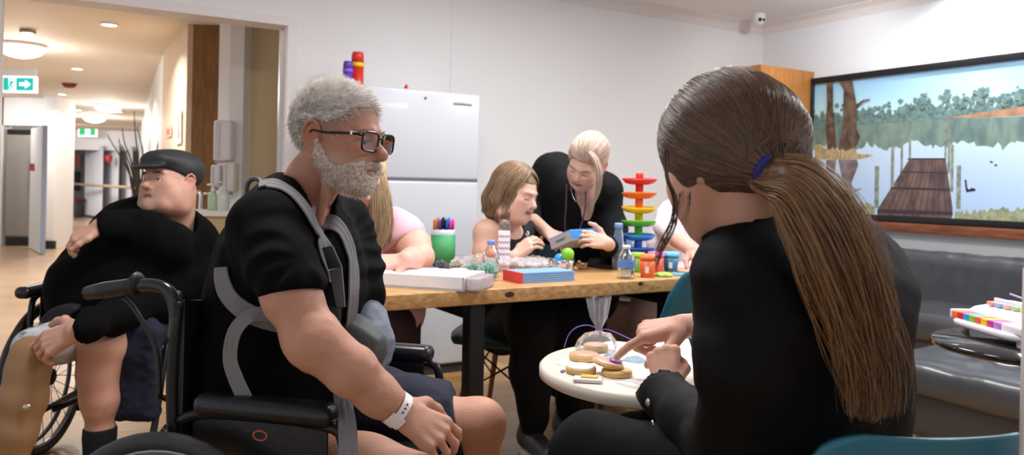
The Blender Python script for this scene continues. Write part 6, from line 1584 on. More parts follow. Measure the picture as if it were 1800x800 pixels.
# ================================================================ helpers for longer hair
def locks(name, path, rad, N_, r, m, parent, flat=None, K=22, wave=.006, taper=.75, seed=1, end=(.8, 1.0), start=(0, .06), fill=.35, tip=.3):
    rg = np.random.default_rng(seed); c = np.array([list(p) for p in cr(path, 8)]); n = len(c); u = np.linspace(0, 1, n)
    T = np.gradient(c, axis=0); T /= np.linalg.norm(T, axis=1, keepdims=True); ref = np.array(flat[0] if flat else (0, 1, .01), float)
    E1 = np.cross(T, ref); E1 /= np.linalg.norm(E1, axis=1, keepdims=True); E2 = np.cross(E1, T); fl = flat[1] if flat else 1.
    R0 = np.interp(u, np.linspace(0, 1, len(rad)), rad)
    a = rg.uniform(0, 2*pi, N_); rho = rg.uniform(fill, 1.03, N_)**.6; s0 = rg.uniform(*start, N_); s1 = rg.uniform(*end, N_); t = np.linspace(0, 1, K)
    uu = s0[:, None]+(s1-s0)[:, None]*t[None]
    def ip(A): return np.stack([np.interp(uu, u, A[:, i]) for i in range(3)], -1)
    C_, A1, A2 = ip(c), ip(E1), ip(E2); Rr_ = np.interp(uu, u, R0)*rho[:, None]
    ph = rg.uniform(0, 6.28, N_); fq = rg.uniform(4, 9, N_); w = wave*np.sin(ph[:, None]+fq[:, None]*uu)*uu; w2 = wave*np.cos(ph[:, None]*1.7+fq[:, None]*.8*uu)*uu
    S = C_+A1*((np.cos(a)[:, None]*Rr_)+w)[..., None]+A2*((np.sin(a)[:, None]*Rr_*fl)+w2)[..., None]
    return strands(name, S, r, m, parent, None, tip)
def hair_mat(cl, cl2, vs=40):
    return mat('hairm_'+cl, cl, .42, var=.6, vscale=vs, col2=cl2, stretch=(1, 1, .35), bump=.3, bscale=200)
def clip_face(g, fr, zb):
    x, y, z = np.ix_(*g.ax); L_ = np.stack(np.broadcast_arrays(x-fr.o[0], y-fr.o[1], z-fr.o[2]), -1)@fr.M/fr.sc
    g.D = np.maximum(g.D, ((zb(L_[..., 1], L_[..., 0])-L_[..., 2])*.7*fr.sc).astype(np.float32))

# ================================================================ woman with the ponytail (back view)
wom = thing('person', 'woman seen from behind with a long brown ponytail and a black blazer', 'person', (.48, 1.30, .45))
fr = Fr(P(1274, 284, 1.20), (-.55, .73, -.42), (0, 0, 1), 1.02)
g1 = head_sdf(fr, .003, dict(neck=[P(1318, 372, 1.17), P(1375, 450, 1.20)], nr=.050, jaw=.9, lids=2))
tipI = npv(hitz(1073, 639, .689)); wR = npv(P(1203, 572, 1.74)); dR = npv((-.93, .10, -.14)); nR = npv((-.12, -.25, .95))
eR = npv(P(1330, 600, 1.62))
lo, hi = hbox(wR, .2, (eR,)); g2 = G(lo, hi, .003)
g2.chain([eR, wR+[.04, -.01, .0], wR], [.036, .028, .026], .02)
tR = hand(g2, wR, dR, nR, -1, [(24, 10, 5), (66, 80, 50), (74, 86, 55), (78, 88, 55)], .05, ((.62, .55, -.5), (.8, .05, -.65), (.75, -.45, -.55)), 1.08)
wL = npv(P(1171, 681, 1.63)); dL = npv((-.02, .50, .85)); nL = npv((-.35, -.85, .42)); eL = npv(P(1290, 800, 1.25))
lo, hi = hbox(wL, .18, (eL,)); g3 = G(lo, hi, .0032)
g3.chain([eL, wL-dL*.05+[.03, -.05, 0], wL], [.038, .030, .027], .03)
tL = hand(g3, wL, dL, nL, 1, [(72, 85, 50)]*4, .02, ((.7, .5, -.35), (.6, -.2, -.75), (.3, -.6, -.6)), .92)
g4 = G((.0, .95, .3), (.95, 1.75, 1.0), .012)
bl = np.array([-.8, -.6, 0]); bf = np.array([-.6, .8, 0])
tc = [npv(P(1425, 860, 1.36)), npv(P(1425, 680, 1.30)), npv(P(1410, 520, 1.24)), npv(P(1395, 450, 1.22))]
g4.chain(tc, [.12, .10, .11, .07], .05, 'u', (bl, 1.4)); g4.cone(tc[3], npv(P(1365, 430, 1.2)), .06, .05, .03)
kL = npv(P(1040, 800, 1.56)); kR = npv(P(1120, 790, 1.92)); hpL = tc[0]+bl*.1; hpR = tc[0]-bl*.1
aL_ = kL.copy(); aL_[2] = .08; aL_[0] += .03; aR_ = kR.copy(); aR_[2] = .08; aR_[1] -= .05
g5 = G((-.05, 1.1, 0), (.75, 2.1, .72), .011)
for h_, k_, a_ in ((hpL, kL, aL_), (hpR, kR, aR_)): g5.chain([h_, k_, a_], [.075, .055, .036], .03)
sdf_obj('body', [g1, g2, g3, g4, g5], M_skin, wom, lambda p: skin_col(p, 'cb9d88', 'b87866'))
nails(tR, wom, .9, 'dba893', (1, 2, 3))
# blazer
M_blz = mat('black_blazer', '0a0a0d', .7, var=.2, vscale=9, bump=.12, bscale=350, spec=.18)
g = G((-.1, .92, .42), (1.0, 1.85, 1.08), .0072)
g.chain(tc, [.155, .135, .142, .095], .07, 'u', (bl, 1.38))
sL = npv(P(1316, 494, 1.13)); sR = npv(P(1515, 478, 1.34))
g.cone(sL, tc[3], .070, .085, .06); g.cone(sR, tc[3], .070, .085, .06); g.cone(tc[3], npv(P(1362, 425, 1.19)), .085, .06, .05)
g.cone(npv(P(1330, 452, 1.17)), npv(P(1400, 430, 1.22)), .05, .055, .04)
g.chain([sL, npv(P(1298, 640, 1.12)), eL], [.070, .062, .062], .04); g.chain([eL, npv(P(1225, 745, 1.42)), npv(P(1165, 688, 1.565))], [.062, .056, .046], .04); g.cone(npv(P(1165, 688, 1.565)), npv(P(1150, 676, 1.61)), .046, .044, .02)
g.chain([sR, npv(P(1490, 640, 1.45)), eR+[.12, 0, -.05]], [.068, .062, .055], .04); g.chain([eR+[.12, 0, -.05], npv(P(1262, 585, 1.69))], [.055, .044], .03)
g.folds(.009, 7, 61); g.folds(.005, 17, 62, (1, 1, 1.6)); g.cone(fr.p(0, -.01, -.13), npv(P(1345, 430, 1.19)), .040, .048, .006, 's')
# end the sleeves cleanly at the wrists
x, y, z = np.ix_(*g.ax)
for w_, dd in ((npv(P(1155, 672, 1.61)), np.array([-.35, .35, .75])), (npv(P(1228, 576, 1.73)), np.array([-1., .05, 0]))):
    dd = dd/np.linalg.norm(dd); pl_ = (x-w_[0])*dd[0]+(y-w_[1])*dd[1]+(z-w_[2])*dd[2]; nr_ = np.sqrt((x-w_[0])**2+(y-w_[1])**2+(z-w_[2])**2)
    g.D = np.where(nr_ < .075, np.maximum(g.D, pl_), g.D).astype(np.float32)
ob = cloth('blazer', g, M_blz, wom)
GBZ = g
# collar
mb = MB(); cp = [P(1243, 432, 1.16), P(1262, 420, 1.145), P(1300, 440, 1.10), P(1345, 455, 1.07), P(1400, 440, 1.08)]
mb.strap(cr(cp, 5), [.03]*21, .008, [Vector((-.3, -.8, .5))]*21); fixn(mb.build('collar', M_blz, wom))
# trousers
g = G((-.1, 1.05, .0), (.85, 2.15, .75), .0085)
for h_, k_, a_ in ((hpL, kL, aL_), (hpR, kR, aR_)): g.chain([h_, k_, k_*.5+a_*.5, a_], [.11, .082, .066, .055], .04)
g.folds(.006, 10, 71); cloth('trousers', g, mat('black_trousers', '08080a', .85, var=.2, vscale=10, bump=.1, bscale=300, spec=.2), wom)
for aa in (aL_, aR_):
    g = G(aa-.14, aa+.2, .008); g.cone(aa+[.02, 0, -.045], aa+[-.1, .08, -.05], .04, .035, .03); g.cut((0, 0, .003), (0, 0, -1)); cloth('shoe', g, mat('black_shoe', '151517', .35), wom)
M_btn = mat('button_metal', 'c9bfae', .2, .9, bump=.6, bscale=400)
for px, py, Y in ((1140, 708, 1.50), (1150, 745, 1.42)):
    q, n = on_cloth(px, py, [GBZ], 1.0, 1.9, .002)
    if q is None or q.y > 1.62: continue
    mb = MB(); mb.lathe(q, [(.008, 0), (.0085, .002), (.006, .004), (.0001, .0045)], 16, axis=n); mb.build('cuff_button', M_btn, wom)
mb = MB(); wb = wL-dL*.0; mb.tube([Vector(wb)+Vector(frame_of(dL)[0])*(.030*cos(k*pi/12))+Vector(frame_of(dL)[1])*(.026*sin(k*pi/12)) for k in range(24)], .0014, 6, closed=True); mb.build('bracelet', mat('dark_cord', '2a1a16', .5), wom)
# hair
HD, HL = '3a2821', '7a5a44'
tie = npv(P(1356, 303, 1.085)); tl_ = fr.inv(tie[None])[0]
g = G(np.minimum(fr.o-.2, tie-.08), np.maximum(fr.o+.2, tie+.08), .0035)
g.ell(fr.p(0, -.016, .040), (.091, .110, .096), fr.M, .001); g.ell(fr.p(0, -.020, -.01), (.090, .082, .062), fr.M, .03)
g.cone(fr.p(0, -.07, .0), tie-fr.M@np.array([0, 0, .0]), .068, .026, .05)
def zbw(y, x): return np.where(y > .05, np.interp(y, [.05, .075, .12], [-.035, .015, .07]), np.interp(y, [-.13, -.07, -.02, .02, .05], [-.09, -.085, -.062, -.052, -.035]))
clip_face(g, fr, zbw); g.disp(lambda x, y, z: .0012*vnoise(x*40+20, y*40+20, z*70+20, 4))
hb = sdf_obj('hair', g, hair_mat(HD, '2c1d18'), wom, it=1)
# combed strands sweeping over the skull to the tie
ce = np.array([0, -.016, .040]); rd = np.array([.0895, .1095, .0975]); N_ = 6500; td = (tl_-ce)/rd; td /= np.linalg.norm(td)
rg = np.random.default_rng(5); dv = rg.normal(size=(N_*3, 3)); dv /= np.linalg.norm(dv, axis=1, keepdims=True); lp = ce+dv*rd
ok = (lp[:, 2] > zbw(lp[:, 1], lp[:, 0])+.004) & (dv@td < .93); dv = dv[ok][:N_]; N_ = len(dv)
om = np.arccos(np.clip(dv@td, -1, 1))[:, None, None]; t = np.linspace(0, 1, 14)[None, :, None]
ee = rg.uniform(.55, .98, (N_, 1, 1)); t = t*ee
dd = (np.sin((1-t)*om)*dv[:, None]+np.sin(t*om)*td[None, None])/np.sin(om); lift = 1+.016*np.sin(pi*np.linspace(0, 1, 14))[None, :, None]*rg.uniform(.2, 1.3, (N_, 1, 1)); lift -= .02*(1-np.linspace(0, 1, 14)[None, :, None])**3
S = ce+dd*rd*lift
S = fr.o+(S*fr.sc)@fr.M.T
S = lift_out(S, g, .0014)
strands('hair_strands', S, .00075, smat('strand_brown', '382620', '80624e', .36), hb, None, .8)
S = []
for k in range(700):    # last stretch: gathered into the tie
    l = ce+rd*1.0*np.array([0, 0, 0]); a = rg.uniform(0, 2*pi); e1_, e2_ = frame_of(Vector(tie-npv(fr.p(0, -.03, .02))))
    e1_, e2_ = npv(e1_), npv(e2_); ax = tie-npv(fr.p(0, -.03, .02)); ax /= np.linalg.norm(ax); o_ = e1_*cos(a)+e2_*sin(a)
    S.append([tie-ax*.075+o_*.062, tie-ax*.045+o_*.047, tie-ax*.018+o_*.030, tie+o_*.017])
S = lift_out(S, g, .0012)
strands('gathered_strands', S, .0008, smat('strand_brown', '382620', '80624e', .36), hb, None, .9)
mb = MB(); ax = (P(1395, 322, 1.05)-Vector(tie)).normalized(); e1_, e2_ = frame_of(ax); mb.tube([Vector(tie)+e1_*(.0262*cos(k*pi/14))+e2_*(.0262*sin(k*pi/14)) for k in range(28)], .0062, 10, closed=True)
mb.build('hair_tie', mat('tie_blue', '26267e', .6, bump=.4, bscale=300), wom)
pt = [tie, npv(P(1395, 322, 1.05)), npv(P(1440, 375, 1.03)), npv(P(1478, 460, 1.03)), npv(P(1508, 560, 1.05)), npv(P(1530, 650, 1.06)), npv(P(1535, 735, 1.06))]
g = G(np.min(pt, 0)-.09, np.max(pt, 0)+.09, .005); g.chain([npv(p) for p in cr(pt, 3)], list(np.interp(np.linspace(0, 1, 19), np.linspace(0, 1, 7), [.014, .024, .034, .038, .036, .028, .008])), .01, 'u', ((.4, -.9, 0), .6))
g.disp(lambda x, y, z: .003*vnoise(x*70+30, y*70+30, z*8+30, 14))
M_pt = mat('ponytail_core', '4a3124', .5, var=.5, vscale=25, col2='6e4a30', stretch=(3, 3, .3))
pc = sdf_obj('ponytail', g, M_pt, wom, it=1)
pl_ = [tie-npv((.02, -.01, .0)), *pt[1:]]
locks('ponytail_strands', pl_, [.016, .032, .045, .050, .048, .044, .034], 4600, .0008, smat('strand_tail', '402c22', 'a67e56', .38), pc, ((.4, -.9, 0), .55), 26, .007, end=(.62, 1.0), seed=3)
locks('stray_strands', pl_, [.02, .05, .062, .066, .06, .056, .045], 260, .0006, smat('strand_gold', '8a6a4c', 'b88f66'), pc, ((.4, -.9, 0), .55), 26, .014, end=(.5, 1.0), seed=9, fill=.8)
locks('face_strand', [npv(P(1172, 262, 1.13)), npv(P(1172, 310, 1.12)), npv(P(1186, 350, 1.11)), npv(P(1182, 395, 1.11)), npv(P(1160, 440, 1.11)), npv(P(1150, 478, 1.11))], [.003, .002, .0025, .0035, .002, .001], 34, .0007, smat('strand_brown', '382620', '80624e', .36), hb, None, 20, .004, seed=4)
locks('nape_wisps', [npv(P(1204, 338, 1.125)), npv(P(1200, 368, 1.115)), npv(P(1186, 402, 1.11))], [.010, .012, .016], 22, .0005, smat('strand_brown', '382620', '80624e', .36), hb, None, 10, .002, seed=6, end=(.4, 1.))

# ================================================================ man in the flat cap
cap = thing('person', 'large seated man in a black top and flat cap with a tan artificial leg', 'person', (-1.5, 3.0, .5))
fr = Fr(P(299, 322, 2.95), (-.38, -.91, .12), (-.04, .05, 1), 1.03)
g1 = head_sdf(fr, .0032, dict(neck=[P(302, 400, 3.0)], nr=.078, fat=.014, jaw=1.15, nose=1.12, lids=1.))
arms = G((-2.0, 2.3, .35), (-1.0, 3.2, 1.2), .0042)
wA = npv(P(176, 398, 2.70)); arms.chain([npv(P(192, 396, 2.74)), wA], [.030, .030], .02)
tA = hand(arms, wA, (-.78, -.3, -.35), (-.35, -.55, .72), -1, [(35, 45, 30), (40, 48, 30), (45, 48, 30), (48, 45, 30)], .05, ((.75, .6, .0), (.9, .3, -.1), (.9, .1, -.3)), .98)
wB = npv(P(134, 582, 2.40)); arms.chain([npv(P(158, 572, 2.46)), wB], [.036, .034], .02)
tB = hand(arms, wB, (-.88, .0, -.38), (-.20, -.80, .5), 1, [(20, 30, 20), (24, 34, 20), (28, 36, 22), (34, 36, 20)], .07, ((.6, .75, -.1), (.8, .4, -.3), (.9, .1, -.3)), 1.2)
kS = npv(P(178, 608, 2.66)); aS = npv(P(176, 760, 2.68)); hS = npv(P(285, 575, 3.02))
legs = G((-1.75, 2.35, .0), (-1.05, 3.2, .75), .006)
legs.chain([hS, kS+[.01, .03, 0], kS], [.10, .08, .068], .03); legs.chain([kS, npv(P(172, 655, 2.66)), npv(P(176, 700, 2.67)), aS], [.066, .061, .058, .042], .04); legs.ell(kS+[0, -.03, .005], (.048, .035, .048), None, .03); legs.cone(aS, npv((aS[0], aS[1], .06)), .048, .04, .02)
core = G((-1.95, 2.6, .35), (-1.05, 3.3, 1.2), .013); core.chain([npv(P(250, 560, 3.05)), npv(P(262, 470, 3.02)), npv(P(285, 410, 3.0))], [.16, .16, .09], .05)
hc2 = head_col(fr, 'c69a86', 'b06a5a', lips='ad6c60', stubble=('8c7466', .25), smile=-.4, brow='5b4638')
def colc(p):
    c = skin_col(p, 'c49783', 'b0705f'); l = fr.inv(p); hm = np.linalg.norm(l-[0, .01, 0], axis=1) < .16; h = hc2(p); c[hm] = h[hm]
    pale = np.exp(-((p[:, 2]-.30)/.012)**2)*(p[:, 2] < .4)*(.5+.5*vnoise(p[:, 0]*40+9, p[:, 1]*40+9, p[:, 2]*60+9, 2)); q = np.array(lin('d9a98a')[:3]); return mix(c, q[None], np.clip(pale, 0, .7))
sdf_obj('body', [g1, arms, legs, core], M_skin, cap, colc)
eyes(fr, cap, '4a4038', (-.1, .25)); brows(fr, cap, '4b3a30', .0016, 70); nails(tB, cap, 1.1, 'cf9c88'); nails(tA, cap, 1.1, 'cf9c88')
def zb2(y, x): return np.interp(y, [-.12, -.06, -.035, -.02, .005, .03, .06, .12], [-.06, -.055, -.03, .02, .03, .02, .05, .07])
hair_cap(fr, zb2, cap, '8d7a6c', 'b5a698', -.008, 10, .004, (0, 0, 0), .0005, .005, 'hair', .001, stre=False)
# flat cap
M_cap = mat('cap_black', '26272b', .6, var=.3, vscale=18, bump=.25, bscale=160)
g = G(fr.o-.24, fr.o+.26, .0045)
g.ell(fr.p(0, -.026, .050), (.094, .114, .082), fr.M, .001); g.ell(fr.p(0, .048, .074), (.078, .070, .042), fr.M, .03)
x, y, z = np.ix_(*g.ax); L_ = np.stack(np.broadcast_arrays(x-fr.o[0], y-fr.o[1], z-fr.o[2]), -1)@fr.M/fr.sc
g.D = np.maximum(g.D, ((np.interp(L_[..., 1], [-.14, -.08, 0, .08, .13], [-.052, -.036, .020, .045, .050])-L_[..., 2])*.8).astype(np.float32))
g.ell(fr.p(0, .108, .048), (.070, .052, .010), fr.M@rotm((1, 0, 0), -.26), .010)
g.disp(lambda x, y, z: .0015*vnoise(x*25+9, y*25+9, z*25+9, 8)); cloth('flat_cap', g, M_cap, cap, 1)
# top
M_jum = mat('black_jersey', '070708', .9, var=.2, vscale=10, bump=.15, bscale=300, spec=.1)
g = G((-2.15, 2.3, .35), (-.95, 3.4, 1.2), .0085)
g.chain([npv(P(240, 570, 3.02)), npv(P(225, 500, 2.95)), npv(P(262, 440, 3.0)), npv(P(290, 405, 3.0))], [.21, .225, .19, .12], .08)
shL = npv(P(338, 425, 3.02)); shR = npv(P(225, 405, 2.95)); g.cone(shL, npv(P(300, 405, 3.)), .085, .10, .06); g.cone(shR, npv(P(285, 400, 3.)), .095, .10, .06)
g.chain([shL, npv(P(348, 500, 2.98)), npv(P(275, 530, 2.88)), npv(P(200, 556, 2.62)), npv(P(158, 572, 2.46)), npv(P(136, 580, 2.40))], [.085, .075, .068, .058, .050, .044], .05)
g.chain([shR, npv(P(138, 500, 2.84)), npv(P(130, 540, 2.78))], [.10, .092, .085], .06)
g.chain([npv(P(300, 430, 2.85)), npv(P(240, 408, 2.80)), npv(P(190, 398, 2.725)), npv(P(172, 400, 2.695))], [.085, .075, .048, .042], .06)
g.cone(npv(P(252, 372, 2.93)), npv(P(285, 395, 2.98)), .05, .07, .05)
g.folds(.010, 8, 81); g.folds(.004, 20, 82); g.cone(fr.p(0, 0, -.04), npv(P(303, 398, 2.95)), .085, .088, .008, 's')
x, y, z = np.ix_(*g.ax)
for w_, dd in ((wA+[.0, .0, .0], np.array([-.9, -.2, -.2])), (wB+[.008, .005, .0], np.array([-.9, -.1, -.2]))):
    dd = dd/np.linalg.norm(dd); p2 = (x-w_[0])*dd[0]+(y-w_[1])*dd[1]+(z-w_[2])*dd[2]; nr_ = np.sqrt((x-w_[0])**2+(y-w_[1])**2+(z-w_[2])**2); g.D = np.where(nr_ < .075, np.maximum(g.D, p2), g.D).astype(np.float32)
cloth('jumper', g, M_jum, cap)
# shorts
g = G((-2.0, 2.35, .3), (-1.0, 3.35, .8), .0085); kP = npv(P(60, 612, 2.52)); hP = npv(P(215, 575, 3.0))
g.cone(hS, hS*.12+kS*.88+[.0, 0, .02], .13, .095, .05); g.cone(hP, hP*.3+kP*.7+[0, 0, .03], .13, .10, .05); g.folds(.006, 12, 85)
x, y, z = np.ix_(*g.ax)
for hh_, kk_, f_ in ((hS, kS, .86), (hP, kP, .72)):
    dd = (kk_-hh_); dd /= np.linalg.norm(dd); w_ = hh_*(1-f_)+kk_*f_; p2 = (x-w_[0])*dd[0]+(y-w_[1])*dd[1]+(z-w_[2])*dd[2]; nr_ = np.sqrt((x-w_[0])**2+(y-w_[1])**2+(z-w_[2])**2); g.D = np.where(nr_ < .16, np.maximum(g.D, p2), g.D).astype(np.float32)
cloth('shorts', g, mat('black_shorts', '17171a', .8, var=.2, vscale=12), cap)
g = G(aS-.15, aS+.2, .006); g.chain([aS+[0, 0, .01], npv((aS[0], aS[1]-.01, .06))], [.056, .048], .02); g.folds(.002, 30, 3); g.cut(aS+[0, 0, .02], (0, 0, 1)); cloth('sock', g, mat('black_sock', '121214', .9), cap)
g = G((aS[0]-.15, aS[1]-.32, -.01), (aS[0]+.15, aS[1]+.12, .16), .006); g.cone((aS[0], aS[1]+.03, .055), (aS[0]-.03, aS[1]-.17, .045), .055, .05, .03); g.cut((0, 0, .004), (0, 0, -1)); cloth('shoe', g, mat('black_shoe', '151517', .35), cap)
# artificial leg
M_pro = mat('limb_tan', '94714e', .5, var=.06, vscale=4)
g = G((-2.05, 2.2, .0), (-1.35, 2.8, .75), .006)
q = [npv(P(54, 622, 2.48)), npv(P(50, 650, 2.48)), npv(P(42, 700, 2.47)), npv(P(30, 760, 2.45)), npv(P(18, 830, 2.44))]
g.chain(q, [.062, .061, .066, .054, .040], .03); g.cone(q[4], (q[4][0]-.005, q[4][1], .08), .042, .035, .02); g.folds(.003, 9, 5)
sdf_obj('prosthetic_leg', g, M_pro, cap, it=2)
mb = MB()
for nm_, py, rr_ in (('band', 645, .0625),):
    c = Vector(P(50, py, 2.48)); mb.lathe(c-Vector((0, 0, .018)), [(rr_, 0), (rr_+.001, .004), (rr_+.001, .034), (rr_, .038)], 32, caps=False)
mb.build('knee_band', mat('limb_band', '9a7450', .45), cap)
mb = MB(); qq = Vector(P(47, 716, 2.47))+Vector((0.01, -.082, 0)); qq = Vector(P(47, 716, 2.40)); mb.lathe(qq, [(.0125, 0), (.013, .003), (.009, .007), (.0001, .008)], 20, axis=(.2, -1, .05)); mb.build('valve_button', mat('valve_metal', 'b9b1a4', .25, .9), cap)
mb = MB(); mb.box((q[4][0]-.01, q[4][1]-.07, .05), (.09, .26, .09), bev=.035); mb.build('shoe', mat('black_shoe', '151517', .35), cap)
g = G(kP-.2, kP+.25, .006); g.cone(hP*.34+kP*.66, kP+[0, 0, .0], .082, .068, .03); dd = (kP-hP)/np.linalg.norm(kP-hP)
w_ = hP*.3+kP*.7; x, y, z = np.ix_(*g.ax); p2 = (x-w_[0])*dd[0]+(y-w_[1])*dd[1]+(z-w_[2])*dd[2]; g.D = np.maximum(g.D, -p2).astype(np.float32); g.folds(.002, 20, 6)
sl = sdf_obj('liner_sleeve', g, mat('liner_white', 'c9c9cc', .7, var=.35, vscale=6, col2='8f9092'), cap, it=2)
# printed word on the sleeve
fc = bpy.data.curves.new('sleeve_print', 'FONT'); fc.body = 'ALPHA'; fc.size = .032; fc.extrude = .0004
fo = bpy.data.objects.new('sleeve_print', fc); COL.objects.link(fo); dg = bpy.context.evaluated_depsgraph_get(); me = bpy.data.meshes.new_from_object(fo.evaluated_get(dg)); bpy.data.objects.remove(fo)
q1, n1 = on_cloth(42, 592, [g], 2.0, 3.0, .001); q2, n2 = on_cloth(80, 568, [g], 2.0, 3.0, .001)
if q1 is not None and q2 is not None:
    ex = (q2-q1).normalized(); nn = (n1+n2).normalized(); nn = (nn-ex*nn.dot(ex)).normalized(); ey = nn.cross(ex); MM = Matrix((ex, ey, nn)).transposed().to_4x4(); MM.translation = q1+nn*.006; me.transform(MM)
    link_mesh('sleeve_print', me, mat('print_grey', '5a5c60', .7), sl)
# navy towel hanging beside his leg
t_ = P(240, 640, 2.72); g = G((t_.x-.16, t_.y-.12, .12), (t_.x+.16, t_.y+.14, .72), .006)
g.box((t_.x, t_.y, .42), (.085, .045, .165), None, .03, .02); g.cone((t_.x-.03, t_.y, .5), (t_.x-.01, t_.y+.02, .57), .07, .06, .05); g.folds(.010, 16, 91); g.folds(.003, 70, 92)
tag(sdf_obj('navy_towel', g, mat('navy_terry', '14172a', .95, bump=.6, bscale=220), None, it=1), 'dark navy towel bunched between the wheelchair and the bare leg', 'towel')

# ================================================================ people behind the table
def simple_person(label, loc): return thing('person', label, 'person', loc)
# -- seated woman in the sleeveless black top
p2w = simple_person('seated smiling woman with a brown bob and sleeveless black top holding a small craft piece', (.0, 3.5, .45))
fr = Fr(P(906, 340, 3.48), (.80, -.55, -.30), (.10, .0, 1), 1.04)
g1 = head_sdf(fr, .0032, dict(neck=[P(890, 395, 3.55), P(890, 420, 3.58)], nr=.052, fat=.006, jaw=.95, nose=1.05, mouth=.0015, lids=2))
sh1 = npv(P(856, 410, 3.46)); el1 = npv(P(850, 462, 3.43)); wr1 = npv(P(905, 452, 3.33)); sh2 = npv(P(925, 415, 3.68))
ar = G((-.35, 3.0, .55), (.35, 3.85, 1.05), .004)
ar.chain([sh1, npv(P(852, 445, 3.42)), el1], [.056, .050, .043], .03); ar.chain([el1, wr1], [.043, .028], .03); ar.cone(sh1, npv(P(890, 405, 3.58)), .05, .06, .05)
tw = hand(ar, wr1, (.62, .0, .62), (-.55, -.6, .5), -1, [(30, 35, 20), (32, 38, 20), (30, 36, 20), (28, 32, 20)], .09, ((.7, .6, -.2), (.9, .2, -.3), (.9, 0, -.3)), .98)
co = G((-.4, 3.3, .4), (.4, 3.9, 1.05), .012); co.chain([npv(P(892, 520, 3.62)), npv(P(890, 430, 3.6))], [.14, .12], .04, 'u', ((.5, .85, 0), 1.2)); co.cone(sh2, npv(P(890, 420, 3.6)), .05, .07, .04)
hc3 = head_col(fr, 'd8b09c', 'c07a68', lips='a8605a', lash='4a352c', brow='8a6a54', smile=1.)
def colw2(p):
    c = skin_col(p, 'd6ae9a', 'c28070'); l = fr.inv(p); hm = np.linalg.norm(l-[0, .01, 0], axis=1) < .15; h = hc3(p); c[hm] = h[hm]; return c
sdf_obj('body', [g1, ar, co], M_skin, p2w, colw2); brows(fr, p2w, '8a6a50', .0016, 10); nails(tw, p2w, .95)
g = G(fr.o-.22, fr.o+.2, .005)
g.ell(fr.p(0, -.020, .042), (.085, .106, .091), fr.M, .001)
for x_ in (-1, 1): g.chain([fr.p(x_*.068, -.03, .03), fr.p(x_*.078, -.035, -.05), fr.p(x_*.072, -.035, -.105)], [.030, .030, .018], .02)
g.chain([fr.p(0, -.075, .03), fr.p(0, -.09, -.06), fr.p(0, -.085, -.115)], [.06, .058, .040], .03)
def zb3(y, x): return np.where(y > .03, np.interp(y, [.03, .045, .06, .12], [-.02, .02, .060, .07]), -.16)
clip_face(g, fr, zb3); g.disp(lambda x, y, z: .0035*vnoise(x*55+9, y*55+9, z*10+9, 4))
hb = sdf_obj('hair', g, hair_mat('6e5442', '9c8166', 60), p2w, it=1)
comb_down('hair_strands', fr, g, 2600, .0010, smat('strand_w2', '6a513e', 'b39574'), hb, .012, (-128, 128), -.110, .018, seed=7)
g = G((-.42, 3.25, .35), (.42, 3.95, 1.05), .008)
g.chain([npv(P(892, 560, 3.62)), npv(P(890, 480, 3.6)), npv(P(893, 428, 3.6))], [.165, .155, .125], .05, 'u', ((.5, .85, 0), 1.2)); g.cone(npv(P(868, 398, 3.52)), npv(P(893, 425, 3.6)), .045, .08, .03); g.cone(npv(P(925, 408, 3.66)), npv(P(893, 425, 3.6)), .06, .08, .03)
g.folds(.006, 12, 95); g.ell(npv(P(905, 398, 3.50)), (.055, .07, .06), None, .01, 's')
cloth('sleeveless_top', g, mat('black_top', '101013', .8), p2w)
mb = MB(); q, n = on_cloth(927, 413, [g], 3., 3.9, .002)
if q is not None: mb.ball(q, (.012, .006, .018), 10); mb.build('pendant', M_chrome, p2w)
# legs in dark trousers with a trainer
kA_ = npv(P(935, 560, 3.10)); fA = npv(P(938, 745, 3.14)); kB_ = npv(P(1000, 560, 3.20)); fB = npv(P(1000, 720, 3.30))
g = G((-.3, 2.9, .0), (.5, 3.8, .75), .010)
g.chain([npv(P(880, 575, 3.6)), kA_, fA*.5+kA_*.5, fA], [.13, .095, .085, .06], .05); g.chain([npv(P(925, 575, 3.65)), kB_, fB], [.12, .09, .055], .05); g.folds(.007, 12, 96); g.cut((0, 0, .09), (0, 0, -1)); cloth('trousers', g, mat('black_trousers2', '090a0d', .85, spec=.2), p2w)
M_sole = mat('sole_white', 'c9c2ba', .5)
for (f_, dy) in ((fA, 0), (fB, 0)):
    g = G((f_[0]-.14, f_[1]-.3, -.01), (f_[0]+.22, f_[1]+.15, .2), .006); a0 = np.array([f_[0]-.015, f_[1]+.03, .075]); a1 = np.array([f_[0]+.055, f_[1]-.15, .055]); g.cone(a0, a1, .05, .042, .03); g.cone(a0, a0+[0, 0, .05], .045, .042, .03); g.cut((0, 0, .028), (0, 0, -1)); o = cloth('trainer', g, mat('trainer_black', '1a1a1e', .5, var=.5, vscale=20, col2='3c3c44'), p2w)
    mb = MB(); a_ = Vector((a0[0], a0[1], 0)); b_ = Vector((a1[0], a1[1], 0)); dn = (b_-a_).normalized(); e_ = Vector((-dn.y, dn.x, 0)); rs = []
    for z_, k_ in ((.002, .95), (.014, 1.03), (.03, 1.0)): rs.append([(a_ if cos(t) < 0 else b_)+dn*(.048*k_*cos(t))+e_*(.048*k_*sin(t))+Vector((0, 0, z_)) for t in [2*pi*j/28 for j in range(28)]])
    mb.rings(rs, True); mb.build('sole', M_sole, o)
p_ = Vector(tw[0][0]); mb = MB(); mb.ball(p_+Vector((.012, -.006, .006)), (.009, .006, .012), 10); tag(mb.build('craft_piece', mat('craft_dark', '6b4a3c', .5)), 'tiny dark craft piece pinched in the smiling woman’s fingers', 'craft piece')

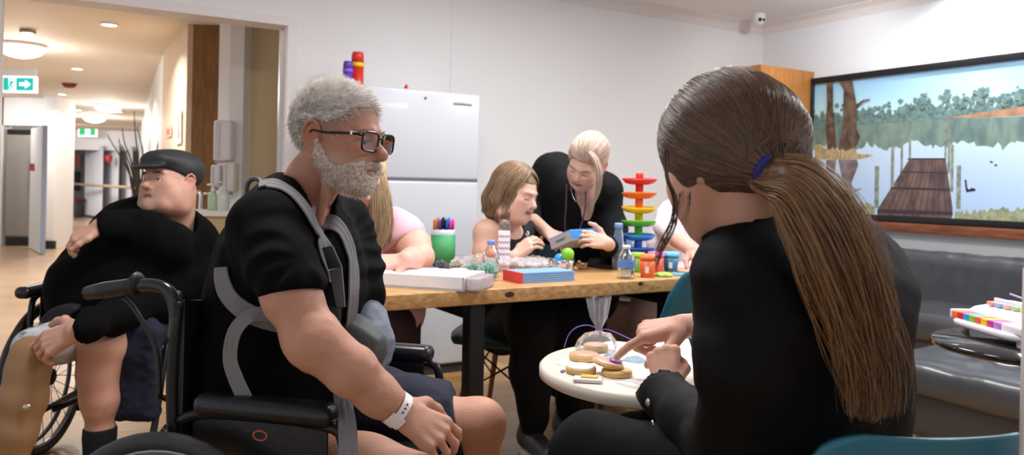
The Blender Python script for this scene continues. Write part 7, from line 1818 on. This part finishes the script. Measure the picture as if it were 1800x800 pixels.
# -- standing woman leaning in
p3w = simple_person('standing woman with blond updo in black leaning over and holding a blue box', (.35, 3.95, 0))
fr = Fr(P(1031, 287, 3.62), (-.46, -.66, -.56), (.34, .0, 1), 1.02)
g1 = head_sdf(fr, .0034, dict(neck=[P(1030, 340, 3.74), P(1026, 385, 3.80)], nr=.050, jaw=.85, cheek=.9, nose=.9, mouth=.001, lids=2))
wr3 = npv(P(1068, 428, 3.36)); el3 = npv(P(1080, 445, 3.68)); ar = G((.0, 3.0, .7), (.7, 4.0, 1.1), .004)
ar.chain([el3, wr3], [.04, .028], .02); th3 = hand(ar, wr3, (-.62, -.25, .18), (.3, -.75, .4), 1, [(25, 45, 30)]*4, .05, ((.6, .75, .1), (.85, .4, .1), (.95, .1, 0)), .98)
wr4 = npv(P(952, 402, 3.56)); ar.chain([npv(P(935, 380, 3.66)), wr4], [.032, .027], .02) if False else None
ar2 = G((-.05, 3.2, .75), (.45, 3.9, 1.1), .004); ar2.chain([npv(P(938, 388, 3.72)), npv(P(962, 408, 3.56))], [.034, .028], .02); th4 = hand(ar2, npv(P(962, 408, 3.56)), (.45, -.60, -.25), (-.3, -.1, .9), -1, [(25, 40, 30)]*4, .05, None, .95)
co = G((-.2, 3.5, .3), (.75, 4.3, 1.25), .013); sc_ = [npv(P(1020, 520, 4.0)), npv(P(1015, 400, 3.93)), npv(P(1010, 345, 3.85))]; co.chain(sc_, [.13, .13, .10], .05, 'u', ((1, 0, 0), 1.2)); co.chain([npv(P(985, 620, 4.0)), npv((P(985, 620, 4.0).x, 3.95, .1))], [.08, .05], .03); co.chain([npv(P(1030, 620, 4.0)), npv((P(1030, 620, 4.0).x, 4.05, .1))], [.08, .05], .03)
hc4 = head_col(fr, 'dab3a0', 'c48273', lips='b05a58', lash='3f2e2a', brow='8f6e55', smile=.8)
def colw3(p):
    c = skin_col(p, 'd8b19e', 'c48475'); l = fr.inv(p); hm = np.linalg.norm(l-[0, .01, 0], axis=1) < .15; h = hc4(p); c[hm] = h[hm]; return c
sdf_obj('body', [g1, ar, ar2, co], M_skin, p3w, colw3); brows(fr, p3w, '8f6e55', .0016, 10); nails(th3, p3w, .95, 'c98a86')
g = G(fr.o-.24, fr.o+.24, .005); g.ell(fr.p(0, -.022, .048), (.091, .112, .098), fr.M, .001); g.ell(fr.p(-.01, -.11, .03), (.05, .04, .045), fr.M, .03)
clip_face(g, fr, lambda y, x: np.where(y > .035, np.interp(y, [.035, .05, .07, .12], [-.035, .03, .066, .075]), np.interp(y, [-.12, -.05, 0, .035], [-.06, -.055, -.06, -.05])))
g.disp(lambda x, y, z: .003*vnoise(x*50+9, y*50+9, z*20+9, 4)); hb = sdf_obj('hair', g, hair_mat('b08c7a', 'c9ab98', 50), p3w, it=1)
M_s3 = smat('strand_w3', 'a98a78', 'e9d6c6')
zb4 = lambda y, x: np.where(y > .035, np.interp(y, [.035, .05, .07, .12], [-.02, .035, .066, .075]), np.interp(y, [-.12, -.05, 0, .035], [-.06, -.055, -.04, -.03]))
comb_to('hair_strands', fr, g, zb4, (.01, -.11, .03), 2600, .0010, M_s3, hb, (0, -.018, .044), (.089, .110, .097), 41)
locks('front_lock', [npv(P(1028, 262, 3.54)), npv(P(1046, 280, 3.47)), npv(P(1053, 310, 3.45)), npv(P(1050, 338, 3.45)), npv(P(1040, 362, 3.46))], [.010, .014, .015, .011, .003], 330, .0011, M_s3, hb, None, 16, .004, seed=50, fill=.2)
M_bw = mat('black_cardigan', '0b0b0e', .85, var=.2, vscale=10, spec=.25)
g = G((-.25, 3.2, .35), (.85, 4.4, 1.3), .0085)
g.chain(sc_, [.17, .17, .13], .07, 'u', ((1, 0, 0), 1.2)); s1 = npv(P(965, 302, 3.86)); s2 = npv(P(1064, 335, 3.82)); g.cone(s1, sc_[2]+[0, 0, .02], .085, .11, .06); g.cone(s2, sc_[2], .08, .11, .06); g.cone(npv(P(985, 290, 3.9)), npv(P(1045, 320, 3.88)), .07, .07, .05)
g.chain([s2, npv(P(1076, 400, 3.78)), el3+[0, 0, .0]], [.082, .070, .060], .04); g.cone(el3, wr3*.75+el3*.25, .058, .046, .03); g.chain([s1, npv(P(925, 350, 3.85)), npv(P(935, 385, 3.76))], [.08, .062, .05], .04)
g.folds(.008, 10, 97); g.cone(npv(P(1030, 330, 3.70)), npv(P(1013, 385, 3.66)), .055, .035, .01, 's'); cloth('cardigan', g, M_bw, p3w)
g = G((-.1, 3.6, .0), (.65, 4.35, .7), .012); 
for px_ in (985, 1035): a = P(px_, 560, 4.0); g.chain([npv((a.x, 4.0, .62)), npv((a.x, 3.98, .08))], [.11, .07], .03)
cloth('trousers', g, mat('black_trousers2', '090a0d', .85, spec=.2), p3w)
M_lan = mat('lanyard_plum', '4a3248', .6)
mb = MB(); mb.tube(cr([P(996, 325, 3.68), P(995, 360, 3.66), P(993, 400, 3.68), P(1000, 425, 3.68)], 4), .004, 6); mb.tube(cr([P(1030, 335, 3.66), P(1028, 370, 3.66), P(1018, 405, 3.66), P(1003, 425, 3.68)], 4), .004, 6); mb.build('lanyard', M_lan, p3w)
mb = MB(); mb.tube(cr([P(1003, 330, 3.64), P(1008, 348, 3.63), P(1014, 355, 3.63), P(1018, 345, 3.63)], 4), .0012, 5); mb.build('necklace', M_chrome, p3w)
# the box in her hands
c0 = [(965, 418), (1003, 404), (1006, 424), (970, 436)]
root = thing('craft_box', 'flat box with a bright blue lid and grey side held up by the standing woman', 'box', P(1012, 415, 3.40))
A_ = P(966, 421, 3.36); B_ = P(1002, 405, 3.30); Cc = P(1058, 402, 3.44); hv = P(1004, 424, 3.30)-P(1001, 406, 3.30)
D_ = A_+(Cc-B_)
mb = MB(); mb.hexa([B_+hv, Cc+hv, D_+hv, A_+hv, B_-(-hv)*0, Cc, D_, A_]); fixn(mb.build('carton', mat('box_grey', 'a9a2a6', .5), root))
up_ = -hv.normalized()*.004
mb = MB(); mb.hexa([B_, Cc, D_, A_, B_+up_, Cc+up_, D_+up_, A_+up_]); fixn(mb.build('lid', mat('box_blue', '3b93e6', .4), root))
e_ = (Cc-B_); mb = MB(); nf = e_.cross(hv).normalized()*.002; nf = -nf if nf.y > 0 else nf
mb.prism([B_+hv*.04, Cc+hv*.04, Cc+hv*.8, B_+hv*.8], nf); fixn(mb.build('front_panel', mat('box_blue', '3b93e6', .4), root))
mb = MB(); e_ = B_-A_; nf = e_.cross(hv).normalized()*.002; nf = -nf if nf.y > 0 else nf
for a0_, a1_, z0_, z1_ in ((.25, .75, .40, .48), (.3, .7, .56, .62)): mb.prism([A_+e_*a0_+hv*z0_, A_+e_*a1_+hv*z0_, A_+e_*a1_+hv*z1_, A_+e_*a0_+hv*z1_], nf)
mb.build('printed_lines', mat('print_dark2', '6a6468', .6), root)

# -- woman in pink behind the bearded man
p4w = simple_person('woman in a pink top with long fair hair mostly hidden by the bearded man', (-.68, 3.2, .45))
fr = Fr(P(640, 318, 3.12), (.30, -.88, -.40), (0, 0, 1), 1.05)
g1 = head_sdf(fr, .004, dict(neck=[P(645, 385, 3.22), P(655, 410, 3.26)], nr=.052, fat=.008, jaw=.9, lids=2))
s4 = npv(P(705, 405, 3.20)); e4 = npv(P(738, 452, 3.02)); w4 = npv(P(712, 457, 2.84)); ar = G((-.85, 2.5, .6), (-.15, 3.5, 1.05), .004)
ar.chain([s4, npv(P(728, 432, 3.12)), e4], [.075, .064, .052], .03); ar.chain([e4, npv(P(722, 458, 2.93)), w4], [.052, .044, .032], .03)
t4 = hand(ar, w4, (-.75, -.35, -.05), (.1, -.6, .75), -1, [(35, 50, 30), (40, 55, 35), (45, 55, 35), (48, 52, 30)], .04, ((.6, .7, -.3), (.85, .3, -.3), (.95, -.1, -.2)), .98)
co = G((-1.0, 2.9, .35), (-.2, 3.6, 1.1), .013); co.chain([npv(P(655, 540, 3.25)), npv(P(655, 430, 3.25))], [.16, .13], .04, 'u', ((1, 0, 0), 1.2))
sdf_obj('body', [g1, ar, co], M_skin, p4w, lambda p: skin_col(p, 'dbab98', 'c9786c')); nails(t4, p4w, .95, 'dca8a0')
g = G((-1.05, 2.8, .35), (-.15, 3.65, 1.1), .008); g.chain([npv(P(655, 540, 3.25)), npv(P(658, 450, 3.25)), npv(P(660, 418, 3.25))], [.19, .17, .12], .06, 'u', ((1, 0, 0), 1.2)); g.cone(npv(P(695, 400, 3.22)), npv(P(712, 412, 3.15)), .082, .086, .04); g.cone(npv(P(610, 405, 3.25)), npv(P(660, 410, 3.25)), .08, .1, .05); g.folds(.006, 14, 98)
x, y, z = np.ix_(*g.ax); w_ = npv(P(722, 420, 3.13)); dd = npv((.45, -.35, -.8)); dd /= np.linalg.norm(dd); p2 = (x-w_[0])*dd[0]+(y-w_[1])*dd[1]+(z-w_[2])*dd[2]; nr_ = np.sqrt((x-w_[0])**2+(y-w_[1])**2+(z-w_[2])**2); g.D = np.where(nr_ < .13, np.maximum(g.D, p2), g.D).astype(np.float32)
cloth('pink_top', g, mat('pink_cotton', 'e7b6c2', .8, var=.08, vscale=10), p4w)
g = G(fr.o-.2, fr.o+.2, .006); g.ell(fr.p(0, -.018, .042), (.090, .110, .094), fr.M, .001); clip_face(g, fr, lambda y, x: np.where(y > .03, np.interp(y, [.03, .06, .12], [0, .06, .07]), -.12)); hb = sdf_obj('hair', g, hair_mat('a88a66', 'cbb08a', 50), p4w, it=1)
M_s4 = smat('strand_w4', '8f7252', 'd8bf9a')
for sx, pa in ((1, [(662, 300, 3.10), (668, 350, 3.08), (668, 395, 3.08), (660, 440, 3.06)]), (-1, [(615, 300, 3.10), (606, 350, 3.1), (602, 400, 3.08), (606, 440, 3.08)])):
    locks('long_hair', [npv(P(*v)) for v in pa], [.03, .045, .050, .030], 900, .0012, M_s4, hb, None, 18, .008, seed=60+sx, fill=.2)
g = G((-1.0, 2.7, .25), (-.2, 3.6, .75), .011); g.cone(npv(P(650, 560, 3.25)), npv(P(690, 575, 2.95)), .14, .085, .05); g.cone(npv(P(640, 560, 3.25)), npv(P(640, 580, 2.95)), .14, .085, .05)
for px_ in (690, 640): a = P(px_, 578, 2.95); g.cone(npv(a), (a.x, a.y-.02, .08), .08, .05, .04)
cloth('trousers', g, mat('plum_cloth', '3d2a30', .8), p4w)

# -- person in pale pink at the right end
p5w = simple_person('person in a pale pink shirt writing behind the round play tower, head hidden', (.95, 4.05, .45))
fr = Fr(P(1228, 325, 3.85), (-.3, -.8, -.45), (0, 0, 1), 1.05)
g1 = head_sdf(fr, .0045, dict(neck=[P(1222, 372, 3.98)], nr=.052, lids=2))
e5 = npv(P(1178, 415, 3.80)); w5 = npv(P(1216, 440, 3.52)); ar = G((.55, 3.2, .6), (1.25, 4.1, 1.05), .0045); ar.chain([npv(P(1172, 385, 3.95)), e5], [.05, .045], .02); ar.chain([e5, w5], [.042, .03], .02)
t5 = hand(ar, w5, (.28, -.72, -.35), (-.2, -.35, .9), 1, [(30, 40, 25)]*4, .05, None, .98)
co = G((.5, 3.7, .35), (1.3, 4.4, 1.1), .013); co.chain([npv(P(1205, 500, 4.05)), npv(P(1208, 410, 4.02))], [.15, .13], .04)
sdf_obj('body', [g1, ar, co], M_skin, p5w, lambda p: skin_col(p, 'd8a896', 'c47a6c')); nails(t5, p5w, .95)
g = G((.45, 3.5, .35), (1.35, 4.4, 1.15), .0085); g.chain([npv(P(1205, 500, 4.05)), npv(P(1208, 430, 4.03)), npv(P(1215, 392, 4.02))], [.18, .17, .13], .05, 'u', ((1, 0, 0), 1.2)); g.cone(npv(P(1180, 375, 4.0)), npv(P(1176, 402, 3.88)), .075, .068, .04); g.cone(npv(P(1176, 402, 3.88)), npv(P(1185, 418, 3.75)), .066, .056, .03); g.folds(.009, 13, 99); g.folds(.004, 35, 100)
cloth('shirt', g, mat('pale_pink_shirt', 'e9dce2', .8, var=.06, vscale=12), p5w)
g = G(fr.o-.2, fr.o+.2, .007); g.ell(fr.p(0, -.018, .042), (.09, .11, .094), fr.M, .001); clip_face(g, fr, lambda y, x: np.where(y > .03, np.interp(y, [.03, .06, .12], [0, .06, .07]), -.05)); sdf_obj('hair', g, hair_mat('a88a66', 'cbb08a', 50), p5w, it=1)
g = G((.45, 3.4, .0), (1.3, 4.3, .75), .011); g.cone(npv(P(1190, 540, 4.0)), npv(P(1140, 545, 3.62)), .12, .085, .05); a = P(1140, 545, 3.62); g.cone(npv(a), (a.x, a.y, .1), .085, .065, .04); g.cone(npv(P(1220, 540, 4.0)), npv(P(1210, 545, 3.7)), .12, .085, .05); a = P(1210, 548, 3.7); g.cone(npv(a), (a.x, a.y, .1), .085, .065, .04)
cloth('trousers', g, mat('grey_pink_cloth', 'b5a3a6', .8), p5w)
